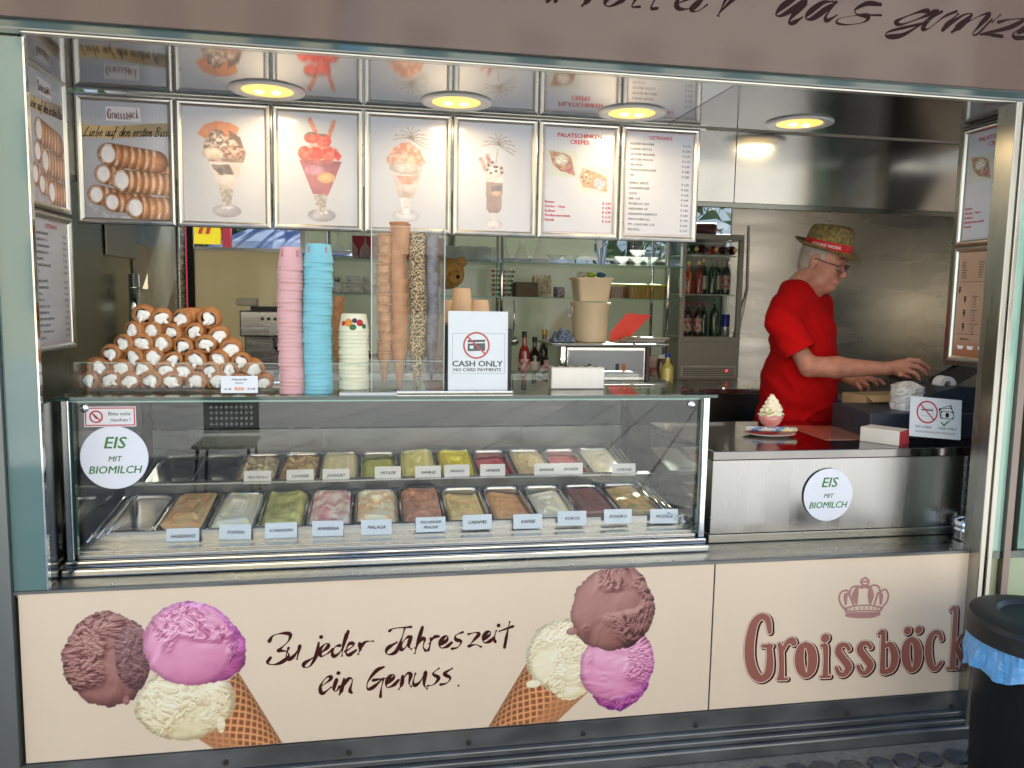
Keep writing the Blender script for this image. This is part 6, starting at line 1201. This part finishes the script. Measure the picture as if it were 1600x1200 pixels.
fb((-hw-.012, -hw-.002, -.02, -.002, .50, .80), 'handle', WHITE, bev=.003)
FS = (BT+.262, BT+.52, BT+.755)
for z in FS: fb((-hw+.013, hw-.03, .035, .26, z-BT-.006, z-BT), 'wire_shelf', mat('pale_shelf', C(190, 196, 190), .3))
def fbot(row, items, z, Y=FY+.11):
    for i, (x, h, r, bd, cp, lb_, lab) in enumerate(items):
        q = thing('bottle', f'{lab} in the drinks fridge', 'bottle', ((FX0+FX1)/2+x, Y+.04*(i % 2), z+.0005), group='bottles and cans in the drinks fridge'); bottle(h, r, r*.36, bd, cp, lb_)(q)
fbot(0, [(-.135, .21, .026, brn, redc, labr, 'first cola bottle on the lowest shelf'), (-.085, .21, .026, brn, redc, labr, 'second cola bottle on the lowest shelf'), (-.035, .21, .026, brn, redc, labr, 'third cola bottle on the lowest shelf'), (.02, .205, .026, grn, redc, None, 'green lemonade bottle beside the cola bottles on the lowest shelf'), (.075, .23, .030, grn, mat('green_cap', (.02, .2, .05), .4), None, 'larger clear-green bottle on the lowest shelf')], FS[0])
q = thing('drink_can', 'slim blue and silver can at the right of the lowest fridge shelf', 'can', ((FX0+FX1)/2+.135, FY+.08, FS[0]+.0005)); MB().lathe([(.001, 0), (.022, 0), (.026, .006), (.026, .06)], 20, close=False).build('lower_half', mat('can_silver', (.6, .6, .64), .3, .9), q, smooth=True); MB().lathe([(.026, .0602), (.026, .13), (.022, .137), (.001, .135)], 20, close=False).build('upper_half', mat('can_blue', C(30, 40, 140), .3, .3), q, smooth=True)
fbot(1, [(-.14, .19, .027, orb, redc, labr, 'first orange-red lemonade bottle on the middle shelf'), (-.09, .20, .027, orb, goldc, None, 'second orange-red lemonade bottle on the middle shelf'), (-.04, .20, .026, redb, goldc, None, 'deep red bottle on the middle shelf'), (.005, .22, .024, grn, goldc, labw, 'small sparkling wine bottle with gold neck on the middle shelf'), (.05, .225, .027, grn, grn, None, 'first dark green beer bottle on the middle shelf'), (.095, .225, .027, grn, grn, labw, 'second dark green beer bottle on the middle shelf'), (.14, .225, .027, grn, grn, labr, 'third dark green beer bottle with red label on the middle shelf')], FS[1])
for k in range(5):
    q = thing('bottle', f'dark bottle lying in the top of the drinks fridge, {nth(k)} from the left', 'bottle', ((FX0+FX1)/2-.12+k*.062, FY+.10, FS[2]+.030), (R(90), 0, 0), 'bottles and cans in the drinks fridge'); bottle(.13, .028, .011, (grn, brn, redb, brn, brn)[k], (goldc, BLACK)[k % 2], None)(q)
q = thing('cup_tower', 'stack of dark red cups lying on top of the drinks fridge', 'cups', ((FX0+FX1)/2-.09, FY+.12, BT+hh+.0375)); MB().tube([(-.09, 0, 0), (.12, -.03, 0)], .036, 20).build('sleeve', mat('maroon_cups', C(80, 40, 40), .4), q, smooth=True); MB().tube([(.1205, -.030, 0), (.135, -.033, 0)], [.037, .037], 20).build('end_cup', mat('end_cup_dark', C(110, 60, 56), .4), q)
# cable beside the fridge
t = thing('power_cable', 'pale cable hanging down the back wall right of the drinks fridge', 'cable', (3.42, 2.33, 0)); MB().tube([(0, 0, 2.0), (.01, 0, 1.6), (-.05, -.02, 1.3), (-.06, -.02, 1.0), (-.02, 0, .9)], .006).build('cable', WHITE, t, smooth=True)
# chest freezer
t = thing('chest_freezer', 'white chest freezer with a blue rim behind the man', 'freezer', (3.62, 1.75, -.02)); MB().box(-.42, .42, -.75, .50, 0, .83).build('body', mat('freezer_white', C(206, 196, 180), .4), t, bev=.01); bl_ = mat('freezer_blue', C(14, 84, 160), .35)
for bx in ((-.43, -.36, -.76, .51, .831, .92), (.36, .43, -.76, .51, .831, .92), (-.359, .359, -.76, -.69, .831, .92), (-.359, .359, .44, .51, .831, .92)): MB().box(*bx).build('rim', bl_, t, bev=.008)
MB().box(-.358, .358, -.689, .439, .870, .880).build('lid_glass', mat('freezer_lid', C(60, 56, 50), .1, coat=1), t)
# ================================================================== the man
class SDF:
    def __init__(s, lo, hi, h):
        s.lo = np.array(lo); s.h = h; s.n = np.ceil((np.array(hi)-s.lo)/h).astype(int)+1; s.g = np.full(s.n, 9., np.float32)
        s.ax = [s.lo[i]+h*np.arange(s.n[i]) for i in range(3)]
    def sub(s, c, r):
        i0 = np.clip(((np.array(c)-r-s.lo)/s.h).astype(int), 0, s.n-1); i1 = np.clip(((np.array(c)+r-s.lo)/s.h).astype(int)+2, 1, s.n)
        sl_ = tuple(slice(a, b) for a, b in zip(i0, i1)); X, Y, Z = np.meshgrid(*[s.ax[k][sl_[k]] for k in range(3)], indexing='ij', sparse=True); return sl_, X, Y, Z
    def comb(s, sl_, d, k, op):
        g = s.g[sl_]; d = d.astype(np.float32)
        if op == 'u':
            if k > 0: h = np.clip(.5+.5*(g-d)/k, 0, 1); r = g*(1-h)+d*h-k*h*(1-h); r = np.where(g > 5, d, r)
            else: r = np.minimum(g, d)
        else: h = np.clip(.5-.5*(g+d)/max(k, 1e-6), 0, 1); r = g*(1-h)+(-d)*h+k*h*(1-h)
        s.g[sl_] = r
    def ell(s, c, r, B=None, k=.02, op='u'):
        c = np.array(c, float); B = np.eye(3) if B is None else np.array(B); m_ = max(r)+.06+k; sl_, X, Y, Z = s.sub(c, m_)
        q = [(X-c[0])*B[i][0]+(Y-c[1])*B[i][1]+(Z-c[2])*B[i][2] for i in range(3)]
        k0 = np.sqrt(sum((q[i]/r[i])**2 for i in range(3))); k1 = np.sqrt(sum((q[i]/r[i]**2)**2 for i in range(3)))+1e-9; s.comb(sl_, k0*(k0-1)/k1, k, op)
    def cap(s, a, b, ra, rb=None, k=.02, op='u', flat=None):
        a, b = np.array(a, float), np.array(b, float); rb = ra if rb is None else rb; c = (a+b)/2; sl_, X, Y, Z = s.sub(c, np.linalg.norm(b-a)/2+max(ra, rb)+.06+k)
        d = b-a; L2 = (d**2).sum()+1e-12; t = np.clip(((X-a[0])*d[0]+(Y-a[1])*d[1]+(Z-a[2])*d[2])/L2, 0, 1)
        s.comb(sl_, np.sqrt((X-a[0]-t*d[0])**2+(Y-a[1]-t*d[1])**2+(Z-a[2]-t*d[2])**2)-(ra+(rb-ra)*t), k, op)
    def mesh(s):
        g = s.g; ins = g < 0; nx, ny, nz = g.shape; acc = np.zeros((nx-1, ny-1, nz-1, 3), np.float32); cnt = np.zeros((nx-1, ny-1, nz-1), np.int16)
        for ax in range(3):
            a = [slice(None)]*3; b = [slice(None)]*3; a[ax] = slice(0, -1); b[ax] = slice(1, None); ga, gb = g[tuple(a)], g[tuple(b)]; cr = (ga < 0) != (gb < 0); I = np.argwhere(cr)
            if len(I) == 0: continue
            va, vb_ = ga[cr], gb[cr]; t = va/(va-vb_); P_ = I.astype(np.float32); P_[:, ax] += t; o = [i for i in range(3) if i != ax]
            for d0 in (0, -1):
                for d1 in (0, -1):
                    J = I.copy(); J[:, o[0]] += d0; J[:, o[1]] += d1; ok = (J >= 0).all(1) & (J < np.array(cnt.shape)).all(1); J = J[ok]; np.add.at(acc, tuple(J.T), P_[ok]); np.add.at(cnt, tuple(J.T), 1)
        C_ = np.argwhere(cnt > 0); idx = np.full(cnt.shape, -1); idx[tuple(C_.T)] = np.arange(len(C_)); V_ = acc[tuple(C_.T)]/cnt[tuple(C_.T)][:, None]*s.h+s.lo; F = []
        for ax in range(3):
            a = [slice(None)]*3; b = [slice(None)]*3; a[ax] = slice(0, -1); b[ax] = slice(1, None); cr = (g[tuple(a)] < 0) != (g[tuple(b)] < 0); o = [(ax+1) % 3, (ax+2) % 3]; I = np.argwhere(cr); ok = (I[:, o[0]] > 0) & (I[:, o[1]] > 0) & (I[:, o[0]] < g.shape[o[0]]-1) & (I[:, o[1]] < g.shape[o[1]]-1); I = I[ok]
            e0 = np.zeros(3, int); e0[o[0]] = 1; e1 = np.zeros(3, int); e1[o[1]] = 1; q = np.stack([idx[tuple((I-e0-e1).T)], idx[tuple((I-e1).T)], idx[tuple(I.T)], idx[tuple((I-e0).T)]], 1); neg = ~(g[tuple(I.T)] < 0); q[neg] = q[neg][:, ::-1]; F.append(q)
        F = np.concatenate(F); F = F[(F >= 0).all(1)]; b = MB(); b.v = [tuple(x) for x in V_.tolist()]; b.f = [tuple(x) for x in F.tolist()]; return b
def A(u, v, Y): return at(u, v, Y=Y)
MP = (A(1245, 600, 1.1)[0], 1.1, -.02)
man = thing('person', 'man in a red T-shirt, straw hat and glasses reaching towards the till', 'person', MP)
# head frame: forward, left side, up
def nrm(v): v = np.array(v, float); return v/np.linalg.norm(v)
HC = A(1287, 408, 1.04)
fw = nrm((.56, -.76, -.36)); sd = nrm(np.cross((0, 0, 1), fw)); upv = np.cross(fw, sd); sd = nrm(sd+upv*.03); upv = np.cross(fw, sd); BH = np.array([sd, fw, upv])
def Hd(x, y, z): return HC+sd*x+fw*y+upv*z
def head(S):
    e = lambda x, y, z, r, k=.02, op='u': S.ell(Hd(x, y, z), r, BH, k, op); c = lambda a, b, ra, rb=None, k=.01, op='u': S.cap(Hd(*a), Hd(*b), ra, rb, k, op)
    e(0, -.018, .030, (.078, .100, .095), 0); e(0, .030, -.040, (.066, .064, .078), .03); e(0, .050, -.092, (.050, .044, .032), .025); e(0, .086, -.104, (.022, .018, .017), .02)
    for s in (-1, 1): e(s*.040, .056, -.042, (.027, .030, .032), .02); e(s*.046, .032, -.088, (.024, .034, .026), .02)
    c((-.034, .084, .026), (.034, .084, .026), .0135, None, .018); c((0, .094, .010), (0, .118, -.028), .0085, .0115, .010); e(0, .117, -.032, (.012, .012, .010), .008)
    for s in (-1, 1):
        e(s*.0125, .110, -.037, (.009, .012, .008), .006); e(s*.031, .104, .004, (.017, .014, .011), .012, 's'); e(s*.031, .083, .003, (.0135, .012, .0125), .003)
        c((s*.044, .080, .012), (s*.018, .090, .012), .005, .004, .006); c((s*.042, .082, -.009), (s*.020, .089, -.011), .004, .003, .008); c((s*.020, .107, -.040), (s*.034, .088, -.072), .0035, .0025, .012, 's')
        e(s*.079, -.012, -.006, (.009, .020, .033), .008); e(s*.086, -.004, -.002, (.006, .011, .018), .006, 's'); e(s*.078, -.008, -.034, (.008, .010, .010), .006)
    e(0, .080, -.068, (.034, .024, .022), .015); c((-.020, .102, -.064), (.020, .102, -.064), .0050, None, .008); c((-.017, .101, -.077), (.017, .101, -.077), .0060, None, .008); c((-.026, .109, -.0705), (.026, .109, -.0705), .0022, None, .003, 's'); c((0, .088, -.090), (0, .088, -.090), .012, None, .014)
    e(0, .020, -.122, (.056, .056, .030), .03); c((0, -.030, -.070), (0, -.070, -.175), .057, .062, .03)
# body joints
SR, EL, WR = A(1222, 500, .95), A(1265, 573, .86), A(1386, 576, .74)
def hand_right(S):
    k0 = A(1399, 574, .73); k1 = A(1417, 572, .715)
    S.cap(WR, k0, .028, .030, .015); S.ell((k0+k1)/2+np.array([.004, 0, -.006]), (.046, .030, .040), None, .015)
    F_ = [((1420, 563, .705), (1435, 564, .69), (1445, 570, .685), (1452, 577, .685), .0112), ((1420, 571, .695), (1434, 573, .68), (1442, 579, .675), (1447, 585, .675), .0112), ((1416, 579, .695), (1427, 582, .68), (1433, 587, .675), (1436, 593, .675), .0108), ((1409, 587, .70), (1418, 590, .69), (1423, 595, .685), (1425, 599, .685), .0098), ((1408, 568, .745), (1424, 571, .755), (1437, 575, .745), (1446, 580, .725), .0115)]
    for f_ in F_:
        P_ = [A(*q) for q in f_[:4]]; r = f_[4]; base = k0*.55+P_[0]*.45
        S.cap(base, P_[0], r*1.25, r*1.12, .008); S.cap(P_[0], P_[1], r*1.10, r, .004); S.cap(P_[1], P_[2], r*1.02, r*.92, .003); S.cap(P_[2], P_[3], r*.93, r*.78, .003)
LW = A(1322, 590, 1.03); LE = A(1276, 565, 1.26); SL_ = A(1284, 492, 1.24)
def hand_left(S):
    k0 = A(1338, 596, 1.0); S.cap(LW, k0, .027, .030, .015); S.ell(A(1345, 598, .99), (.034, .028, .030), None, .012)
    for f_ in (((1352, 592, .97), (1364, 594, .955), (1370, 601, .955), .0100), ((1346, 596, .965), (1355, 602, .95), (1357, 610, .955), .0100), ((1338, 598, .965), (1344, 606, .95), (1345, 612, .955), .0095), ((1360, 592, 1.0), (1374, 594, .99), (1381, 600, .98), .0095), ((1344, 590, .99), (1356, 589, .97), (1366, 592, .96), .0105)):
        P_ = [A(*q) for q in f_[:3]]; r = f_[3]; S.cap(k0, P_[0], r*1.2, r*1.1, .006); S.cap(P_[0], P_[1], r*1.05, r, .003); S.cap(P_[1], P_[2], r, r*.85, .003)
NB = A(1262, 452, 1.10)
FB = nrm((.72, -.69, 0)); SB = np.array([.69, .72, 0]); BB = np.array([SB, FB, (0, 0, 1)])
S = SDF((MP[0]-.50, .60, .85), (MP[0]+.78, 1.45, 1.98), .0042)
S.ell(A(1250, 525, 1.12), (.165, .10, .17), BB, 0); S.ell(A(1250, 600, 1.10), (.17, .135, .22), BB, .05)
head(S); S.cap(Hd(0, -.05, -.14), NB, .058, .070, .03)
S.cap(SR+np.array([.01, .03, -.02]), EL, .030, .046, .03); S.cap(EL, EL+(WR-EL)*.35, .047, .048, .012); S.cap(EL+(WR-EL)*.35, WR, .048, .0285, .02); hand_right(S)
S.cap(SL_, LE, .052, .044, .03); S.cap(LE, LW, .045, .028, .02); hand_left(S)
skin = mat('skin', C(196, 142, 116), .55, col2=C(170, 104, 86), vs=22, bump=.25, bs=190, sss=.06)
S.mesh().build('body', skin, man, world=True, smooth=True)
# T-shirt
S = SDF((MP[0]-.50, .65, .86), (MP[0]+.55, 1.50, 1.68), .0055)
S.ell(A(1254, 512, 1.115), (.192, .135, .13), BB, 0); S.ell(A(1254, 550, 1.11), (.196, .155, .20), BB, .06); S.ell(A(1247, 615, 1.09), (.208, .184, .24), BB, .07); S.ell(A(1240, 680, 1.09), (.222, .190, .20), BB, .06)
S.cap(A(1232, 474, 1.01), A(1284, 474, 1.22), .058, .054, .06); S.cap(A(1244, 456, 1.07), A(1266, 454, 1.14), .056, .056, .06)
S.cap(A(1238, 466, 1.05), SR+np.array([.01, .03, .0]), .058, .058, .08); S.cap(SL_, SL_+(LE-SL_)*.5, .066, .064, .05)
sl_, X, Y, Z = S.sub((MP[0], 1.1, 1.25), 1.2); X0, Y0, Z0 = np.broadcast_arrays(X, Y, Z)
wr = .0050*np.sin((X0-Y0*.6)*38+Z0*22+3*np.sin(Z0*11))*np.sin(Z0*17+X0*9)+.0040*np.sin((Z0*1.3+(X0+Y0)*.5)*60)*np.clip((1.30-Z0)*3, 0, 1)*.6+.005*np.sin((X0*.8+Z0)*26+1)
def rid(a, p): return np.maximum(0, 1-np.abs(np.sin(a))*1.6)**p
FXa = (X0-EL[0])*.8-(Y0-EL[1])*.6
wr = wr-.013*rid(Z0*13+FXa*16+np.sin(FXa*9)*1.2, 2)*np.clip(1-np.abs(Z0-1.28)*3.2, 0, 1)-.011*rid(Z0*24-FXa*7+2*np.sin(FXa*8+Z0*4), 2)*np.clip((1.22-Z0)*5, 0, 1)*np.clip(1.2-np.abs(FXa+.05)*4, 0, 1)
S.g[sl_] += wr.astype(np.float32)
d_ = EL-SR; d_ = d_/np.linalg.norm(d_); HP = SR+(EL-SR)*.68; a_ = SR+np.array([.006, .020, -.012]); b_ = HP+d_*.08
dd = b_-a_; t_ = np.clip(((X0-a_[0])*dd[0]+(Y0-a_[1])*dd[1]+(Z0-a_[2])*dd[2])/(dd@dd), 0, 1)
rad = np.sqrt((X0-a_[0]-t_*dd[0])**2+(Y0-a_[1]-t_*dd[1])**2+(Z0-a_[2]-t_*dd[2])**2); ds = rad-(.073+.011*t_)+.003*np.sin(Z0*70+X0*40)
pl_ = ((X0-HP[0])*d_[0]+(Y0-HP[1])*d_[1]+(Z0-HP[2])*d_[2]); ds = np.maximum(ds, pl_)
hole = np.maximum(rad-(.059+.010*t_), -(pl_+.05)); ds = np.maximum(ds, -hole); S.comb(sl_, ds, .032, 'u')
S.g[sl_] = np.maximum(S.g[sl_], -(Z0-.905))
S.cap(NB+np.array([.012, -.012, .03]), NB+np.array([.03, -.03, .16]), .074, .10, .008, 's')
S.mesh().build('t_shirt', mat('red_cotton', C(186, 6, 9), .9, spec=.2, var=.12, vs=8, bump=.15, bs=220), man, world=True, smooth=True)
# trousers and shoes (behind the counter)
S = SDF((MP[0]-.35, .75, -.03), (MP[0]+.35, 1.45, .97), .012)
S.ell((MP[0]-.01, 1.1, .86), (.20, .16, .14), BB, 0)
for s in (-1, 1):
    h_ = np.array([MP[0], 1.1, .80])+SB*s*.09; kn = h_*[1, 1, 0]+[0, 0, .45]; an = kn*[1, 1, 0]+[0, 0, .07]; S.cap(h_, kn, .095, .07, .03); S.cap(kn, an, .07, .05, .02); S.ell(an+FB*.06+np.array([0, 0, -.045]), (.045, .13, .045), BB, .01)
S.mesh().build('trousers', mat('dark_trousers', (.02, .022, .03), .8), man, world=True, smooth=True)
# hair: short grey fringe under the hat
S = SDF(HC-.16, HC+.16, .004); S.ell(Hd(0, -.022, .026), (.0815, .103, .094), BH, 0); S.ell(Hd(0, -.055, -.035), (.070, .060, .055), BH, .02)
sl_, X, Y, Z = S.sub(HC, .3); X0, Y0, Z0 = np.broadcast_arrays(X, Y, Z); q = [(X0-HC[0])*B_[0]+(Y0-HC[1])*B_[1]+(Z0-HC[2])*B_[2] for B_ in BH]
S.g[sl_] = np.maximum(S.g[sl_], np.maximum(q[2]-.065, q[1]-.030+np.clip(-(q[2]-.01), 0, .2)*1.1)); S.g[sl_] = np.maximum(S.g[sl_], -q[2]-.075)
S.ell(Hd(.082, -.008, -.004), (.016, .024, .034), BH, .002, 's'); S.ell(Hd(-.082, -.008, -.004), (.016, .024, .034), BH, .002, 's')
S.mesh().build('hair', mat('grey_hair', C(176, 160, 146), .8, var=.3, vs=60, bump=.5, bs=200), man, world=True, smooth=True)
# eyes / brows / glasses
for s in (-1, 1):
    ball(MB(), tuple(Hd(s*.031, .0875, .0015)), .0098, 14, 8).build('eye', mat('eye_white', (.55, .5, .47), .2), man, world=True, smooth=True)
    MB().tube([Hd(s*.050, .086, .030), Hd(s*.034, .099, .036), Hd(s*.014, .100, .030)], [.002, .0035, .003], 6).build('eyebrow', mat('grey_brow', C(150, 120, 105), .8), man, world=True, smooth=True)
gm = mat('glasses_frame', (.015, .012, .012), .25, coat=.5); G_ = MB(); LENS = []
for s in (-1, 1):
    r_ = [(s*(.0335+.0240*math.copysign(abs(math.cos(q))**.6, math.cos(q))), .116-.012*abs(math.cos(q))*(1 if math.cos(q)*1 > 0 else 0), .000+.0155*math.copysign(abs(math.sin(q))**.7, math.sin(q))) for q in np.linspace(0, 2*math.pi, 25)]
    r_ = [(x, y-.010*(abs(x)/.058)**2, z) for x, y, z in r_]; G_.tube([Hd(*q) for q in r_], .0016, 6); LENS.append(MB().add([Hd(*q) for q in r_[:-1]], [tuple(range(24))]))
    G_.tube([Hd(s*.057, .107, .006), Hd(s*.070, .085, .010), Hd(s*.080, .040, .008), Hd(s*.085, -.004, .012), Hd(s*.083, -.022, -.004)], [.0022, .0024, .002, .002, .0018], 6)
G_.tube([Hd(-.011, .113, .004), Hd(0, .117, .008), Hd(.011, .113, .004)], .0016, 6); go = G_.build('glasses', gm, man, world=True, smooth=True)
for l in LENS: l.build('lens', thin_glass('lens_glass', (.93, .95, .95), 1.5), go, world=True)
# hat: axis tilted with the head
ha = nrm(upv*.93-fw*.10); hs = sd; hf = np.cross(ha, hs)*1.0; HB = Hd(0, -.006, .058); hf = -np.cross(hs, ha); hf = hf if hf @ fw > 0 else -hf
def Ht(x, y, z): return HB+(hs*x+hf*y+ha*z)*1.08
n = 56
def rings(pr, fn): 
    v = []; f = []
    for i, p_ in enumerate(pr):
        for k in range(n): v.append(tuple(Ht(*fn(p_, 2*math.pi*k/n))))
    for i in range(len(pr)-1):
        for k in range(n): k2 = (k+1) % n; f.append((i*n+k, i*n+k2, (i+1)*n+k2, (i+1)*n+k))
    return v, f
def crown(p_, a):
    r, z = p_; c, s = math.cos(a), math.sin(a); x, y = r*.084*c, r*.102*s
    top = max(0, (z-.075)/.03); dent = .020*math.exp(-(x/.022)**2)*(1 if z > .085 else 0); pinch = .006*max(0, s)*abs(c)*min(1, max(0, (z-.04)/.04))
    return (x*(1-pinch*20*.4), y, z-dent+.006*s*top)
v, f = rings([(1.0, .0), (1.0, .02), (.985, .045), (.955, .07), (.91, .088), (.83, .100), (.70, .106), (.5, .108), (.3, .107), (.1, .106), (.004, .106)], crown)
straw = mat('woven_straw', C(164, 140, 86), .8, col2=C(88, 76, 42), vs=55, bump=1.0, bs=130, contrast=.1)
hat = MB().add(v, f).build('straw_hat', straw, man, world=True, smooth=True)
def brim(p_, a):
    r, dz = p_; c, s = math.cos(a), math.sin(a); e = max(0, r-1); return (r*.084*c*(1-.04*e), r*.102*s, dz+e*(.030*c*c*.8-.052*max(0, s)**1.5+.045*max(0, -s)**2))
v, f = rings([(1.0, .003), (1.1, .0), (1.25, -.001), (1.4, .001), (1.48, .004), (1.485, .002), (1.40, -.002), (1.25, -.004), (1.1, -.004), (.98, -.002)], brim)
MB().add(v, f).build('brim', straw, hat, world=True, smooth=True)
v, f = rings([(1.015, .004), (1.022, .006), (1.012, .034), (1.00, .036)], lambda p_, a: (p_[0]*.084*math.cos(a), p_[0]*.102*math.sin(a), p_[1]))
MB().add(v, f).build('hat_band', mat('red_ribbon', C(206, 24, 30), .5), hat, world=True, smooth=True)
# white lettering wrapped on the band
b = MB(); vt, ft = textmesh('ATIONS WORK.', .017, 'CENTER', 0, .01, 1)
vv = []
for x, z in vt: a = R(-16)-x/.094; a = math.pi/2+R(-58)*0+0; vv.append((x, z))
out = []
for x, z in vt:
    th = R(18)+x/.093; out.append(tuple(Ht(1.03*.084*math.cos(th-math.pi*0), 1.03*.102*math.sin(th), .012+z)))
FC = CAM-HB; fx_, fy_ = FC @ hs, FC @ hf; a0 = math.atan2(fy_/.102, fx_/.084)
out = []
for x, z in vt: th = a0-R(-4)-(x)/.093; out.append(tuple(Ht(1.036*.084*math.cos(th), 1.036*.102*math.sin(th), .013+z)))
b.add(out, ft).build('lettering', PAPER, hat, world=True)
